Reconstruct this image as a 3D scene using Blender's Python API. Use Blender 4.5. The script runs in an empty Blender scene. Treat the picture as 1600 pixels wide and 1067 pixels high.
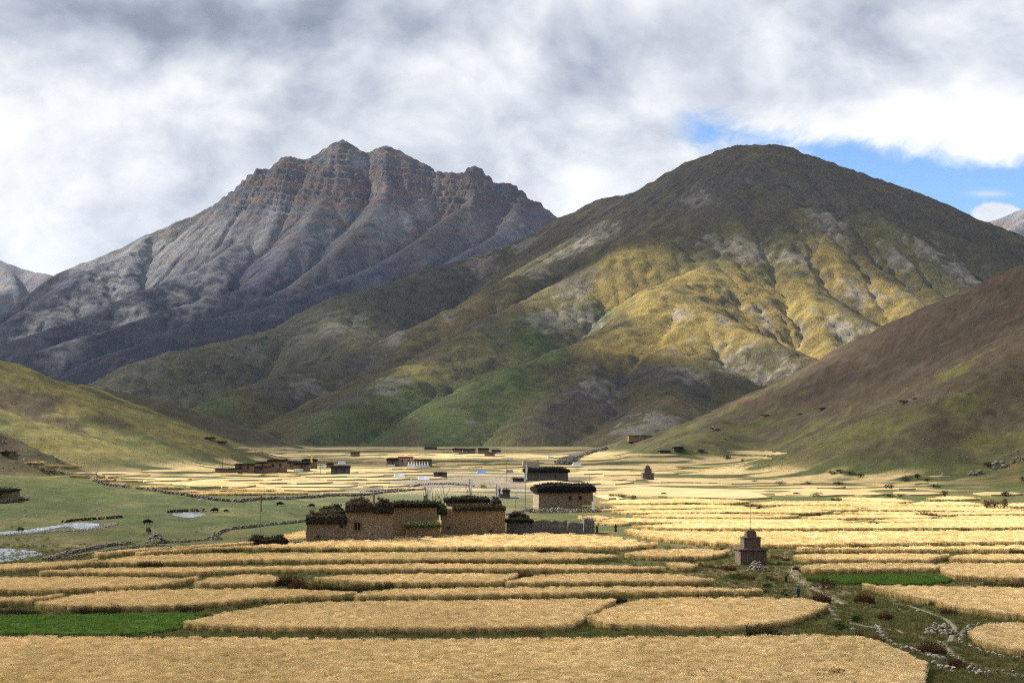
import bpy, bmesh, math, random
import numpy as np
from mathutils import Vector, Matrix, Euler

random.seed(7)
rng = np.random.default_rng(11)
scene = bpy.context.scene
COL = scene.collection

# ------------------------------------------------------------------ camera, world, sun, exposure
IMG_W, IMG_H = 1600.0, 1067.0
FPX = 1600.0 * 50.0 / 36.0
CAM_H = 20.5
TILT = math.atan((680.0 - IMG_H / 2) / FPX)
cam_d = bpy.data.cameras.new('camera')
cam_d.sensor_width = 36.0
cam_d.lens = 50.0
cam_d.clip_start = 0.5
cam_d.clip_end = 120000.0
cam = bpy.data.objects.new('camera', cam_d)
cam.location = (0, 0, CAM_H)
cam.rotation_euler = (math.radians(90) + TILT, 0, 0)
COL.objects.link(cam)
scene.camera = cam

SUN_EL = math.radians(39)
SUN_AZ = math.radians(-64)            # from +Y towards +X; negative = to the left, a little beyond the scene
TO_SUN = Vector((math.sin(SUN_AZ) * math.cos(SUN_EL), math.cos(SUN_AZ) * math.cos(SUN_EL), math.sin(SUN_EL)))
sun_d = bpy.data.lights.new('sun', 'SUN')
sun_d.energy = 5.0
sun_d.angle = math.radians(0.55)
sun_d.color = (1.0, 0.93, 0.82)
sun = bpy.data.objects.new('sun', sun_d)
sun.rotation_euler = TO_SUN.to_track_quat('Z', 'Y').to_euler()
sun.location = (-300, 200, 500)
COL.objects.link(sun)

vs = scene.view_settings
vs.view_transform = 'Standard'
vs.look = 'None'
vs.gamma = 1.0
vs.use_curve_mapping = False
vs.exposure = 1.6
scene.cycles.use_denoising = False
scene.cycles.filter_width = 1.05
scene.cycles.use_adaptive_sampling = True
scene.cycles.adaptive_threshold = 0.012
scene.cycles.max_bounces = 6
scene.cycles.diffuse_bounces = 2
scene.cycles.glossy_bounces = 2
scene.cycles.transmission_bounces = 4
scene.cycles.volume_bounces = 0
scene.cycles.transparent_max_bounces = 24


class NT:
    """tiny node-tree helper"""
    def __init__(self, tree):
        self.t = tree
    def n(self, kind, ins=None, **props):
        nd = self.t.nodes.new(kind)
        for k, v in props.items():
            setattr(nd, k, v)
        for k, v in (ins or {}).items():
            sock = nd.inputs[k]
            if isinstance(v, bpy.types.NodeSocket):
                self.t.links.new(v, sock)
            else:
                sock.default_value = v
        return nd
    def m(self, op, a, b=0.0, c=None, clamp=False):
        nd = self.t.nodes.new('ShaderNodeMath')
        nd.operation = op
        nd.use_clamp = clamp
        for i, v in enumerate((a, b) if c is None else (a, b, c)):
            if isinstance(v, bpy.types.NodeSocket):
                self.t.links.new(v, nd.inputs[i])
            else:
                nd.inputs[i].default_value = v
        return nd.outputs[0]
    def mix(self, f, a, b, blend='MIX'):
        nd = self.t.nodes.new('ShaderNodeMix')
        nd.data_type = 'RGBA'
        nd.blend_type = blend
        nd.clamp_factor = True
        for i, v in ((0, f), (6, a), (7, b)):
            if isinstance(v, bpy.types.NodeSocket):
                self.t.links.new(v, nd.inputs[i])
            else:
                nd.inputs[i].default_value = (*v, 1.0) if isinstance(v, tuple) and len(v) == 3 else v
        return nd.outputs[2]
    def step(self, x, lo, hi):
        nd = self.t.nodes.new('ShaderNodeMapRange')
        nd.interpolation_type = 'SMOOTHSTEP'
        nd.inputs['From Min'].default_value = lo
        nd.inputs['From Max'].default_value = hi
        self.t.links.new(x, nd.inputs['Value'])
        return nd.outputs[0]
    def noise(self, vec, scale, detail=5.0, rough=0.55, dist=0.0):
        nd = self.n('ShaderNodeTexNoise', {'Scale': scale, 'Detail': detail, 'Roughness': rough, 'Distortion': dist})
        if vec is not None:
            self.t.links.new(vec, nd.inputs['Vector'])
        return nd.outputs['Fac']


def pix_dir(px, py):
    cx, cy = (px - IMG_W / 2) / FPX, (IMG_H / 2 - py) / FPX
    c, s = math.cos(TILT), math.sin(TILT)
    d = np.array((cx, c - cy * s, s + cy * c))
    return d / d[1]


def P3(px, py, depth):
    """world point seen at a picture position, at a given distance along the valley"""
    return np.array((0, 0, CAM_H)) + pix_dir(px, py) * depth


# world: physical sky with a broken cloud cover laid over the whole dome
world = bpy.data.worlds.new('World')
scene.world = world
world.use_nodes = True
world.cycles.sampling_method = 'NONE'
wt = world.node_tree
wt.nodes.clear()
W = NT(wt)
sky = W.n('ShaderNodeTexSky', sky_type='NISHITA', sun_disc=False, sun_elevation=SUN_EL, sun_rotation=SUN_AZ,
          altitude=4000.0, air_density=1.0, dust_density=0.6, ozone_density=1.5)
geo = W.n('ShaderNodeTexCoord').outputs['Generated']
sep = W.n('ShaderNodeSeparateXYZ', {0: geo})
dx, dy, dz = sep.outputs
ady = W.m('MAXIMUM', dy, 0.15)
az_t = W.m('DIVIDE', dx, ady)
el_t = W.m('DIVIDE', dz, ady)
stretch = W.n('ShaderNodeVectorMath', {0: geo, 1: (1.0, 1.0, 1.35)}, operation='MULTIPLY').outputs[0]
warp = W.n('ShaderNodeTexNoise', {'Vector': stretch, 'Scale': 5.0, 'Detail': 3.0})
warp_v = W.n('ShaderNodeVectorMath', {0: warp.outputs['Color'], 1: (0.5, 0.5, 0.5)}, operation='SUBTRACT').outputs[0]
warp_s = W.n('ShaderNodeVectorMath', {0: warp_v, 'Scale': 0.09}, operation='SCALE').outputs[0]
cv = W.n('ShaderNodeVectorMath', {0: stretch, 1: warp_s}, operation='ADD').outputs[0]
big = W.noise(cv, 3.4, 4.0, 0.5)
mid = W.noise(cv, 9.0, 5.0, 0.52)
fine = W.noise(cv, 24.0, 8.0, 0.62)


def blob(px, py, rx, ry):
    d = pix_dir(px, py)
    a = W.m('MULTIPLY', W.m('SUBTRACT', az_t, float(d[0])), FPX / rx)
    e = W.m('MULTIPLY', W.m('SUBTRACT', el_t, float(d[2])), FPX / ry)
    r2 = W.m('ADD', W.m('MULTIPLY', a, a), W.m('MULTIPLY', e, e))
    return W.m('EXPONENT', W.m('MULTIPLY', r2, -1.0))


br = W.m('ADD', W.m('MULTIPLY', W.m('SUBTRACT', big, 0.5), 1.3), W.m('MULTIPLY', W.m('SUBTRACT', mid, 0.5), 1.55))
br = W.m('ADD', br, W.m('MULTIPLY', W.m('SUBTRACT', fine, 0.5), 0.40))
# puffs: rounded bright lumps with darker creases, lit from the sun's side
puff_n = W.noise(cv, 15.0, 4.0, 0.5)
lump = W.m('ABSOLUTE', W.m('SUBTRACT', W.m('MULTIPLY', puff_n, 2.0), 1.0))
br = W.m('ADD', br, W.m('MULTIPLY', W.m('SUBTRACT', lump, 0.17), 0.42))
to_sun_off = W.n('ShaderNodeVectorMath', {0: cv, 1: (-0.022, 0.004, 0.030)}, operation='ADD').outputs[0]
mid_off = W.noise(to_sun_off, 9.0, 5.0, 0.52)
br = W.m('ADD', br, W.m('MULTIPLY', W.m('SUBTRACT', mid, mid_off), 0.85))
hz = W.m('EXPONENT', W.m('MULTIPLY', W.m('MULTIPLY', dz, dz), -14.0))
br = W.m('ADD', br, W.m('ADD', W.m('MULTIPLY', hz, 0.26), 0.28))
for bpx, bpy_, rx, ry, amt in ((170, 190, 260, 120, 0.27), (90, 300, 220, 140, 0.17), (260, 30, 420, 60, -0.42), (420, 130, 240, 50, 0.10),
                               (960, 150, 170, 95, -0.26), (1130, 110, 150, 90, -0.16), (1530, 190, 200, 70, 0.34), (640, 120, 160, 60, 0.22),
                               (1360, 215, 140, 45, 0.26), (900, 250, 160, 60, 0.22), (1450, 40, 280, 80, 0.16), (480, 200, 130, 60, 0.05),
                               (700, 190, 100, 70, -0.10), (760, 40, 160, 50, -0.18)):
    br = W.m('ADD', br, W.m('MULTIPLY', blob(bpx, bpy_, rx, ry), amt))
br = W.m('DIVIDE', W.m('ADD', br, 0.33), 1.33)
ramp = W.n('ShaderNodeValToRGB', {0: br})
cr = ramp.color_ramp
cr.interpolation = 'B_SPLINE'
cr.elements[0].position, cr.elements[0].color = 0.0, (0.13, 0.148, 0.185, 1)
cr.elements[1].position, cr.elements[1].color = 1.0, (0.53, 0.53, 0.525, 1)
for pos, c in ((0.2, (0.20, 0.221, 0.262)), (0.4, (0.285, 0.305, 0.34)), (0.6, (0.38, 0.395, 0.415)), (0.8, (0.475, 0.482, 0.488))):
    e = cr.elements.new(pos)
    e.color = (*c, 1)
# clear band of blue low in the sky beyond the grassy mountain
d0 = pix_dir(1190, 216)
d1 = pix_dir(1580, 306)
slope_b = float((d1[2] - d0[2]) / (d1[0] - d0[0]))
da = W.m('SUBTRACT', az_t, float(d0[0]))
line = W.m('ADD', W.m('MULTIPLY', da, slope_b), float(d0[2]))
tt = W.m('SUBTRACT', el_t, line)
half = W.m('ADD', W.m('MULTIPLY', W.m('MAXIMUM', da, 0.0), 0.15), 28 / FPX)
jit = W.m('ADD', W.m('MULTIPLY', W.m('SUBTRACT', mid, 0.5), 0.060), W.m('MULTIPLY', W.m('SUBTRACT', fine, 0.5), 0.05))
gap = W.m('SUBTRACT', half, W.m('ADD', W.m('MAXIMUM', tt, W.m('MULTIPLY', tt, -0.6)), jit))
hole = W.step(gap, -0.004, 0.016)
hole = W.m('MULTIPLY', hole, W.step(W.m('ADD', da, 0.02), -0.05, -0.02))
hole = W.m('MULTIPLY', hole, W.m('SUBTRACT', 1.0, W.step(az_t, 0.48, 0.75)))
puff = W.m('SUBTRACT', blob(1562, 336, 38, 17), W.m('MULTIPLY', W.m('SUBTRACT', 0.5, fine), 1.2))
hole = W.m('MULTIPLY', hole, W.m('SUBTRACT', 1.0, W.step(puff, 0.30, 0.55)))
wisp = W.m('MULTIPLY', blob(1545, 303, 26, 5), 0.6)
hole = W.m('SUBTRACT', hole, W.m('MULTIPLY', hole, wisp))
blue = W.mix(1.0, sky.outputs[0], (0.080, 0.090, 0.094), 'MULTIPLY')
cloudcol = W.mix(0.0, ramp.outputs[0], ramp.outputs[0])
final = W.mix(hole, cloudcol, blue)
bg = W.n('ShaderNodeBackground', {'Color': final, 'Strength': 0.74})
W.n('ShaderNodeOutputWorld', {'Surface': bg.outputs[0]})

# ------------------------------------------------------------------ numeric helpers
_perm = np.random.default_rng(3).permutation(512).astype(np.int64)
_perm = np.concatenate([_perm, _perm])
_ga = np.random.default_rng(4).uniform(0, 2 * math.pi, 1024)
_gx, _gy = np.cos(_ga), np.sin(_ga)


def perlin(x, y, seed=0):
    xi, yi = np.floor(x).astype(np.int64), np.floor(y).astype(np.int64)
    xf, yf = x - xi, y - yi
    u, v = xf * xf * xf * (xf * (xf * 6 - 15) + 10), yf * yf * yf * (yf * (yf * 6 - 15) + 10)
    def g(a, b, fx, fy):
        h = _perm[(_perm[(a + seed * 57) & 511] + b) & 511]
        return _gx[h] * fx + _gy[h] * fy
    n00, n10 = g(xi, yi, xf, yf), g(xi + 1, yi, xf - 1, yf)
    n01, n11 = g(xi, yi + 1, xf, yf - 1), g(xi + 1, yi + 1, xf - 1, yf - 1)
    return (n00 * (1 - u) + n10 * u) * (1 - v) + (n01 * (1 - u) + n11 * u) * v


def fbm(x, y, scale, octaves=5, gain=0.5, seed=0, ridged=False):
    x, y = np.asarray(x, float) / scale, np.asarray(y, float) / scale
    out, amp, tot = np.zeros(np.broadcast(x, y).shape), 1.0, 0.0
    for o in range(octaves):
        n = perlin(x, y, seed + o * 3)
        if ridged:
            n = 1 - 2.2 * np.abs(n)
            n = n * 1.0 - 0.5
        out += amp * n
        tot += amp
        amp *= gain
        x, y = x * 2.03 + 17.7, y * 2.03 - 9.1
    return out / tot * 1.6


def sstep(x, lo, hi):
    t = np.clip((x - lo) / (hi - lo), 0, 1)
    return t * t * (3 - 2 * t)


def ridge_height(X, Y, ridges, rnd, k, concave=0.0):
    """height of a terrain made of ridge lines: each [(x,y,z)...] falls away at a slope; soft union"""
    acc = None
    for pts, slope in ridges:
        for (ax, ay, az), (bx, by, bz) in zip(pts[:-1], pts[1:]):
            ex, ey = bx - ax, by - ay
            L2 = ex * ex + ey * ey + 1e-9
            t = np.clip(((X - ax) * ex + (Y - ay) * ey) / L2, 0, 1)
            d = np.hypot(X - ax - t * ex, Y - ay - t * ey)
            d = np.sqrt(d * d + rnd * rnd) - rnd
            h = az + t * (bz - az) - slope * d * (1 - concave * d / (d + 900.0))
            if acc is None:
                acc = h
            else:
                m = np.maximum(acc, h)
                acc = m + k * np.log(np.exp((acc - m) / k) + np.exp((h - m) / k)) - k * 0.0
    return acc


def bilin(H, gx, gy):
    ny, nx = H.shape
    gx, gy = np.clip(gx, 0, nx - 1.001), np.clip(gy, 0, ny - 1.001)
    x0, y0 = gx.astype(np.int64), gy.astype(np.int64)
    fx, fy = gx - x0, gy - y0
    return (H[y0, x0] * (1 - fx) + H[y0, x0 + 1] * fx) * (1 - fy) + (H[y0 + 1, x0] * (1 - fx) + H[y0 + 1, x0 + 1] * fx) * fy


def erode(H, cell, drops, batches, steps, rate, cap=6.0, seed=1, inertia=0.06, depo=0.25):
    """water-drop erosion, all drops of a batch at once; returns the carved height and where water ran"""
    r = np.random.default_rng(seed)
    H = H / cell
    ny, nx = H.shape
    flow = np.zeros(ny * nx)
    for b in range(batches):
        x, y = r.uniform(1, nx - 3, drops), r.uniform(1, ny - 3, drops)
        vx, vy = np.zeros(drops), np.zeros(drops)
        vel, water, sed = np.ones(drops), np.ones(drops), np.zeros(drops)
        Hf = H.ravel()
        for s in range(steps):
            x0, y0 = x.astype(np.int64), y.astype(np.int64)
            fx, fy = x - x0, y - y0
            i = y0 * nx + x0
            a, bb, c, d = Hf[i], Hf[i + 1], Hf[i + nx], Hf[i + nx + 1]
            gx = (bb - a) * (1 - fy) + (d - c) * fy
            gy = (c - a) * (1 - fx) + (d - bb) * fx
            h0 = (a * (1 - fx) + bb * fx) * (1 - fy) + (c * (1 - fx) + d * fx) * fy
            vx, vy = vx * inertia - gx * (1 - inertia), vy * inertia - gy * (1 - inertia)
            ln = np.hypot(vx, vy) + 1e-9
            vx, vy = vx / ln, vy / ln
            xn, yn = np.clip(x + vx, 1, nx - 3), np.clip(y + vy, 1, ny - 3)
            h1 = bilin(Hf.reshape(ny, nx), xn, yn)
            dh = h1 - h0
            capac = np.maximum(-dh, 0.02) * vel * water * cap
            up = dh > 0
            dep = np.where(up, np.minimum(dh, sed), np.where(sed > capac, (sed - capac) * depo, 0.0))
            ero = np.where(up | (sed > capac), 0.0, np.minimum((capac - sed) * rate, -dh))
            amt = dep - ero
            sed = np.clip(sed - amt, 0, 3.0)
            w00, w10, w01, w11 = (1 - fx) * (1 - fy), fx * (1 - fy), (1 - fx) * fy, fx * fy
            idx = np.concatenate([i, i + 1, i + nx, i + nx + 1])
            wt_ = np.concatenate([amt * w00, amt * w10, amt * w01, amt * w11])
            Hf = Hf + np.clip(np.bincount(idx, wt_, minlength=nx * ny), -0.03, 0.03)
            flow += np.bincount(i, water, minlength=nx * ny)
            vel = np.sqrt(np.maximum(vel * vel - dh * 2.0, 0.02))
            vel = np.minimum(vel, 4.0)
            water *= 0.985
            x, y = xn, yn
        H = Hf.reshape(ny, nx)
    return H * cell, flow.reshape(ny, nx)


def blur(A, n=1):
    for _ in range(n):
        B = np.pad(A, 1, mode='edge')
        A = (B[1:-1, 1:-1] * 4 + 2 * (B[:-2, 1:-1] + B[2:, 1:-1] + B[1:-1, :-2] + B[1:-1, 2:])
             + B[:-2, :-2] + B[2:, 2:] + B[:-2, 2:] + B[2:, :-2]) / 16.0
    return A


def grid_mesh(name, X, Y, Z, attrs=None, smooth=True):
    ny, nx = Z.shape
    co = np.stack([X, Y, Z], -1).reshape(-1, 3).astype(np.float32)
    idx = np.arange(nx * ny).reshape(ny, nx)
    f = np.stack([idx[:-1, :-1], idx[:-1, 1:], idx[1:, 1:], idx[1:, :-1]], -1).reshape(-1, 4).astype(np.int32)
    me = bpy.data.meshes.new(name)
    me.vertices.add(len(co))
    me.vertices.foreach_set('co', co.ravel())
    me.loops.add(f.size)
    me.loops.foreach_set('vertex_index', f.ravel())
    me.polygons.add(len(f))
    me.polygons.foreach_set('loop_start', np.arange(0, f.size, 4, dtype=np.int32))
    me.polygons.foreach_set('loop_total', np.full(len(f), 4, dtype=np.int32))
    me.update(calc_edges=True)
    if smooth:
        me.polygons.foreach_set('use_smooth', np.ones(len(f), dtype=bool))
    for k, v in (attrs or {}).items():
        if v.ndim == 3:
            a = me.attributes.new(k, 'FLOAT_COLOR', 'POINT')
            rgba = np.concatenate([v.reshape(-1, 3), np.ones((nx * ny, 1))], 1)
            a.data.foreach_set('color', rgba.astype(np.float32).ravel())
        else:
            a = me.attributes.new(k, 'FLOAT', 'POINT')
            a.data.foreach_set('value', v.astype(np.float32).ravel())
    return me


def link(name, me, mat=None, parent=None, **props):
    o = bpy.data.objects.new(name, me)
    COL.objects.link(o)
    if mat is not None and me is not None and not me.materials:
        me.materials.append(mat)
    if parent is not None:
        o.parent = parent
    for k, v in props.items():
        o[k] = v
    return o


def mixc(a, b, t):
    t = np.asarray(t)[..., None]
    return a * (1 - t) + np.asarray(b) * t


# ------------------------------------------------------------------ materials for terrain
def terrain_mat(name, s_big, s_small, bump, bump_dist, vary=0.35, rough_scale=None):
    m = bpy.data.materials.new(name)
    m.use_nodes = True
    t = m.node_tree
    t.nodes.clear()
    N = NT(t)
    col = N.n('ShaderNodeAttribute', attribute_name='Col').outputs['Color']
    pos = N.n('ShaderNodeNewGeometry').outputs['Position']
    n1 = N.noise(pos, 1.0 / s_big, 8.0, 0.62)
    n2 = N.noise(pos, 1.0 / s_small, 7.0, 0.75)
    n3 = N.noise(pos, 3.1 / s_small, 3.0, 0.7)
    v = N.m('ADD', N.m('MULTIPLY', N.m('SUBTRACT', n1, 0.5), 2.2 * vary), N.m('MULTIPLY', N.m('SUBTRACT', n2, 0.5), 3.4 * vary))
    v = N.m('ADD', v, N.m('MULTIPLY', N.m('SUBTRACT', n3, 0.5), 2.6 * vary))
    v = N.m('MAXIMUM', N.m('ADD', v, 1.0), 0.25)
    comb = N.n('ShaderNodeCombineXYZ', {0: v, 1: v, 2: v}).outputs[0]
    c = N.mix(1.0, col, comb, 'MULTIPLY')
    h = N.m('ADD', N.m('ADD', N.m('MULTIPLY', n1, 1.0), N.m('MULTIPLY', n2, 0.6)), N.m('MULTIPLY', n3, 0.22))
    b = N.n('ShaderNodeBump', {'Strength': bump, 'Distance': bump_dist, 'Height': h})
    p = N.n('ShaderNodeBsdfPrincipled', {'Base Color': c, 'Roughness': 0.95, 'Specular IOR Level': 0.08, 'Normal': b.outputs[0]})
    N.n('ShaderNodeOutputMaterial', {'Surface': p.outputs[0]})
    return m
# ------------------------------------------------------------------ near terrain: valley floor and the hill feet on both sides
def line3(pts):
    return [tuple(P3(*p)) for p in pts]


R1 = [(line3([(840, 732, 1500), (900, 719, 1480), (990, 694, 1460), (1040, 682, 1450), (1140, 653, 1430), (1200, 633, 1420), (1260, 612, 1410),
              (1320, 582, 1400), (1380, 549, 1400), (1440, 511, 1400), (1500, 473, 1400), (1560, 441, 1390), (1600, 426, 1380)])
       + [(640, 1180, 235), (720, 850, 265), (760, 400, 270), (800, -200, 260)], 0.52),
      (line3([(1650, 520, 900), (1560, 590, 800), (1500, 640, 740), (1430, 690, 690)]), 0.42),
      (line3([(1180, 660, 1330), (1140, 668, 1230), (1090, 690, 1150), (1030, 712, 1080)]), 0.4)]
L1 = [(line3([(-260, 620, 470), (-100, 662, 475), (0, 700, 480), (40, 718, 490), (75, 733, 500), (150, 751, 515), (215, 764, 520), (300, 776, 475)]), 0.42),
      (line3([(-240, 690, 400), (-60, 747, 400), (30, 776, 395), (110, 789, 395), (190, 796, 390)]), 0.07)]
L2 = [(line3([(-400, 470, 950), (-200, 520, 1020), (0, 579, 1100), (87, 608, 1200), (160, 635, 1350), (250, 662, 1500), (325, 687, 1700), (375, 697, 1850), (420, 701, 2000)]), 0.36),
      (line3([(-120, 610, 900), (-20, 668, 850), (40, 696, 820), (110, 718, 790)]), 0.22)]
L3 = [(line3([(-60, 570, 1850), (82, 602, 1900), (175, 616, 1950), (250, 635, 2000), (300, 652, 2100), (375, 677, 2250), (400, 685, 2350), (470, 697, 2600)]), 0.34)]


def spos(h, k):
    return k * np.log1p(np.exp(np.clip(h / k, -40, 40))) * (h < 39 * k) + h * (h >= 39 * k)


def ground_h(X, Y):
    X, Y = np.asarray(X, float), np.asarray(Y, float)
    wx = X + 14 * fbm(X, Y, 170, 3, seed=21)
    wy = Y + 14 * fbm(X, Y, 170, 3, seed=25)
    r1 = spos(ridge_height(wx, wy, R1, 14, 6, 0.0), 5)
    l1 = spos(ridge_height(X, Y, L1, 8, 0.8), 0.6)
    l2 = spos(ridge_height(wx, wy, L2, 16, 4), 2.5)
    l3 = spos(ridge_height(wx, wy, L3, 20, 4), 3)
    h = np.maximum(np.maximum(r1, l1), np.maximum(l2, l3)) + 0.25 * (r1 + l1 + l2 + l3 - np.maximum(np.maximum(r1, l1), np.maximum(l2, l3)))
    on = np.clip(h / 14, 0, 1)
    h = h - 1.2 * (1 - on)
    h += on * (5.0 * fbm(X, Y, 95, 5, 0.55, 31, True) * np.clip(h / 50, 0.25, 1.1) + 2.6 * fbm(X, Y, 28, 4, 0.55, 41) + 0.9 * fbm(X, Y, 9, 3, 0.6, 45))
    h += 0.35 * fbm(X, Y, 40, 3, seed=51) * np.clip(Y / 300, 0.3, 2)
    # rise under the photographer
    h += 18.0 * np.clip(1 - Y / 104.0, 0, 1.6) ** 1.15 * (Y < 104)
    return h + 1.2


# ------------------------------------------------------------------ mountains
def membrane(X, Y, ridges, extra, spacing=140.0):
    """smooth surface stretched over the ridge lines and extra points"""
    pts = []
    for rp, _ in ridges:
        for a, b in zip(rp[:-1], rp[1:]):
            a, b = np.array(a), np.array(b)
            n = max(1, int(np.hypot(*(b - a)[:2]) / spacing))
            pts += [a + (b - a) * (i / n) for i in range(n)]
        pts.append(np.array(rp[-1]))
    pts = np.array(pts + [np.array(e, float) for e in extra])
    keep = []
    for i, p in enumerate(pts):
        if all(np.hypot(*(pts[j] - p)[:2]) > 30 for j in keep):
            keep.append(i)
    pts = pts[keep]
    n = len(pts)
    s = 1000.0
    D = np.hypot(pts[:, None, 0] - pts[None, :, 0], pts[:, None, 1] - pts[None, :, 1]) / s
    A = np.zeros((n + 1, n + 1))
    A[:n, :n] = -np.sqrt(D * D + 0.0012)
    A[:n, n] = A[n, :n] = 1
    w = np.linalg.solve(A, np.append(pts[:, 2], 0.0))
    out = np.full(X.shape, w[n])
    for i in range(n):
        out -= w[i] * np.sqrt(((X - pts[i, 0]) ** 2 + (Y - pts[i, 1]) ** 2) / s / s + 0.0012)
    return out


def build_mountain(name, x0, x1, y0, y1, cell, ridges, rnd, k, noise_fn, passes, concave, colour_fn, mat, floor=-40.0, label=None, extra=(), tent=1.0, warp=34.0, crisp=None, post=None, rills=0.3, soft=1):
    nx, ny = int((x1 - x0) / cell) // 2 * 2 + 1, int((y1 - y0) / cell) // 2 * 2 + 1
    xs, ys = x0 + np.arange(nx) * cell, y0 + np.arange(ny) * cell
    Xc, Yc = np.meshgrid(xs[::2], ys[::2])
    wx = Xc + warp * fbm(Xc, Yc, 420, 4, seed=61)
    wy = Yc + warp * fbm(Xc, Yc, 420, 4, seed=67)
    H = ridge_height(wx, wy, ridges, rnd, k, concave)
    if tent < 1.0:
        mem = membrane(wx, wy, ridges, extra)
        wt_ = tent + (1 - tent) * (sstep(mem, crisp, crisp + 260) if crisp else 0.0)
        H = H * wt_ + mem * (1 - wt_)
    H = spos(H - floor, 12.0) + floor
    H = H + noise_fn(Xc, Yc, H, 0)
    (d1, b1, s1, r1, c1), (d2, b2, s2, r2, c2) = passes
    H, fl1 = erode(H, cell * 2, d1, b1, s1, r1, c1, seed=5)
    H = blur(H, soft)
    X, Y = np.meshgrid(xs, ys)
    gx, gy = (X - x0) / (2 * cell), (Y - y0) / (2 * cell)
    H, fl1 = bilin(H, gx, gy), bilin(fl1, gx, gy)
    H = H + noise_fn(X, Y, H, 1)
    H, fl2 = erode(H, cell, d2, b2, s2, r2, c2, seed=9)
    H = H * 0.85 + blur(H, 1) * 0.15
    if post is not None:
        H = H + post(X, Y, H)
    gyy, gxx = np.gradient(H, cell)
    slope = np.hypot(gxx, gyy)
    rill = np.log1p(fl2 / (fl2.mean() + 1e-9))
    rill = rill - blur(rill, 8)
    flow = np.log1p(blur(fl1 / (fl1.mean() + 1e-9) * 0.6 + fl2 / (fl2.mean() + 1e-9), 1))
    curv = blur(H, 6) - H
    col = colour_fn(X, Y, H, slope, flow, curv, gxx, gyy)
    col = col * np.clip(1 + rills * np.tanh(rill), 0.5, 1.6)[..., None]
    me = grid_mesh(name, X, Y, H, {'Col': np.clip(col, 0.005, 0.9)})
    o = link(name, me, mat, kind='structure')
    if label:
        o['label'] = label
    return o, (x0, y0, cell, H)


M3_R = [
    (line3([(1185, 229, 5000), (1155, 231, 5050), (1120, 242, 5100), (1080, 258, 5200), (1020, 298, 5350), (955, 312, 5500), (881, 342, 5600), (845, 365, 5500),
            (780, 392, 5300), (676, 420, 5000), (542, 461, 4600), (500, 487, 4500), (415, 520, 4300), (280, 548, 4000), (225, 565, 3900),
            (140, 610, 3700), (40, 668, 3500)]), 0.62),
    (line3([(1185, 229, 5000), (1215, 228, 5000), (1265, 245, 4950), (1330, 270, 4900), (1400, 295, 4850), (1465, 322, 4800), (1520, 345, 4750),
            (1600, 374, 4700), (1800, 440, 4600)]), 0.62),
    (line3([(1080, 262, 5150), (1010, 326, 4850), (930, 388, 4600), (800, 437, 4300), (715, 480, 4100), (645, 512, 3950), (560, 550, 3750),
            (475, 578, 3500), (375, 612, 3250), (290, 655, 3000)]), 0.68),
    (line3([(505, 490, 4450), (530, 512, 4250), (600, 545, 4000)]), 0.6),
    (line3([(640, 520, 3900), (600, 580, 3550), (520, 620, 3200), (430, 665, 2850)]), 0.66),
    (line3([(1200, 235, 5000), (1200, 290, 4700), (1140, 307, 4600), (1080, 340, 4450), (1020, 365, 4300), (965, 400, 4150), (900, 435, 4000),
            (800, 482, 3750), (720, 530, 3500), (640, 575, 3250), (560, 625, 3000), (470, 685, 2700)]), 0.64),
    (line3([(1150, 306, 4600), (1150, 360, 4350), (1120, 405, 4100), (1045, 448, 3800), (1085, 490, 3600), (1180, 528, 3400), (1260, 563, 3250),
            (1312, 590, 3150), (1380, 640, 3000)]), 0.62),
    (line3([(1045, 448, 3800), (985, 510, 3500), (930, 560, 3250), (880, 610, 3000), (820, 660, 2750)]), 0.62),
    (line3([(960, 520, 3450), (900, 545, 3300), (800, 580, 3100), (720, 620, 2900), (660, 670, 2700)]), 0.6),
    (line3([(1085, 490, 3600), (1040, 545, 3300), (1050, 580, 3100), (1045, 620, 2880), (1020, 645, 2700), (960, 690, 2480)]), 0.6),
    (line3([(1100, 560, 3250), (1160, 600, 3000), (1180, 640, 2800)]), 0.6),
    (line3([(1250, 290, 4800), (1270, 340, 4550), (1285, 400, 4250), (1370, 432, 4080), (1440, 470, 3900), (1510, 510, 3750)]), 0.62),
    (line3([(1200, 330, 4500), (1230, 400, 4200), (1250, 440, 4000), (1290, 470, 3850), (1400, 522, 3620), (1440, 560, 3450)]), 0.62),
    (line3([(1400, 300, 4800), (1440, 350, 4600), (1500, 395, 4400), (1580, 420, 4250), (1700, 470, 4050)]), 0.62),
]


def m3_noise(X, Y, H, lvl):
    up = np.clip((H + 10) / 120, 0, 1)
    if lvl == 0:
        return up * (13 * fbm(X, Y, 620, 4, 0.5, 71) + 6 * fbm(X, Y, 300, 4, 0.5, 75, True))
    return up * (8 * fbm(X, Y, 90, 4, 0.55, 81, True) + 3.0 * fbm(X, Y, 30, 3, 0.55, 85))


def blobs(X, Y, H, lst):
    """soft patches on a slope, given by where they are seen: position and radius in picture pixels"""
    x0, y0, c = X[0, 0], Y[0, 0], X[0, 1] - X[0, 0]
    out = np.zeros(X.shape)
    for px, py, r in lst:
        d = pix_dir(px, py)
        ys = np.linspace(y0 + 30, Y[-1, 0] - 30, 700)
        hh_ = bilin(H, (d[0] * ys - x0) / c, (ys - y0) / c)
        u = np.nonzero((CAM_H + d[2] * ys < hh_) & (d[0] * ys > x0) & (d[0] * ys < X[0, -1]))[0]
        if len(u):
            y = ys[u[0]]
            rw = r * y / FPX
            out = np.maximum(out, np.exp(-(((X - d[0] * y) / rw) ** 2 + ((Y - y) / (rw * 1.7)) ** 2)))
    return out


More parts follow.
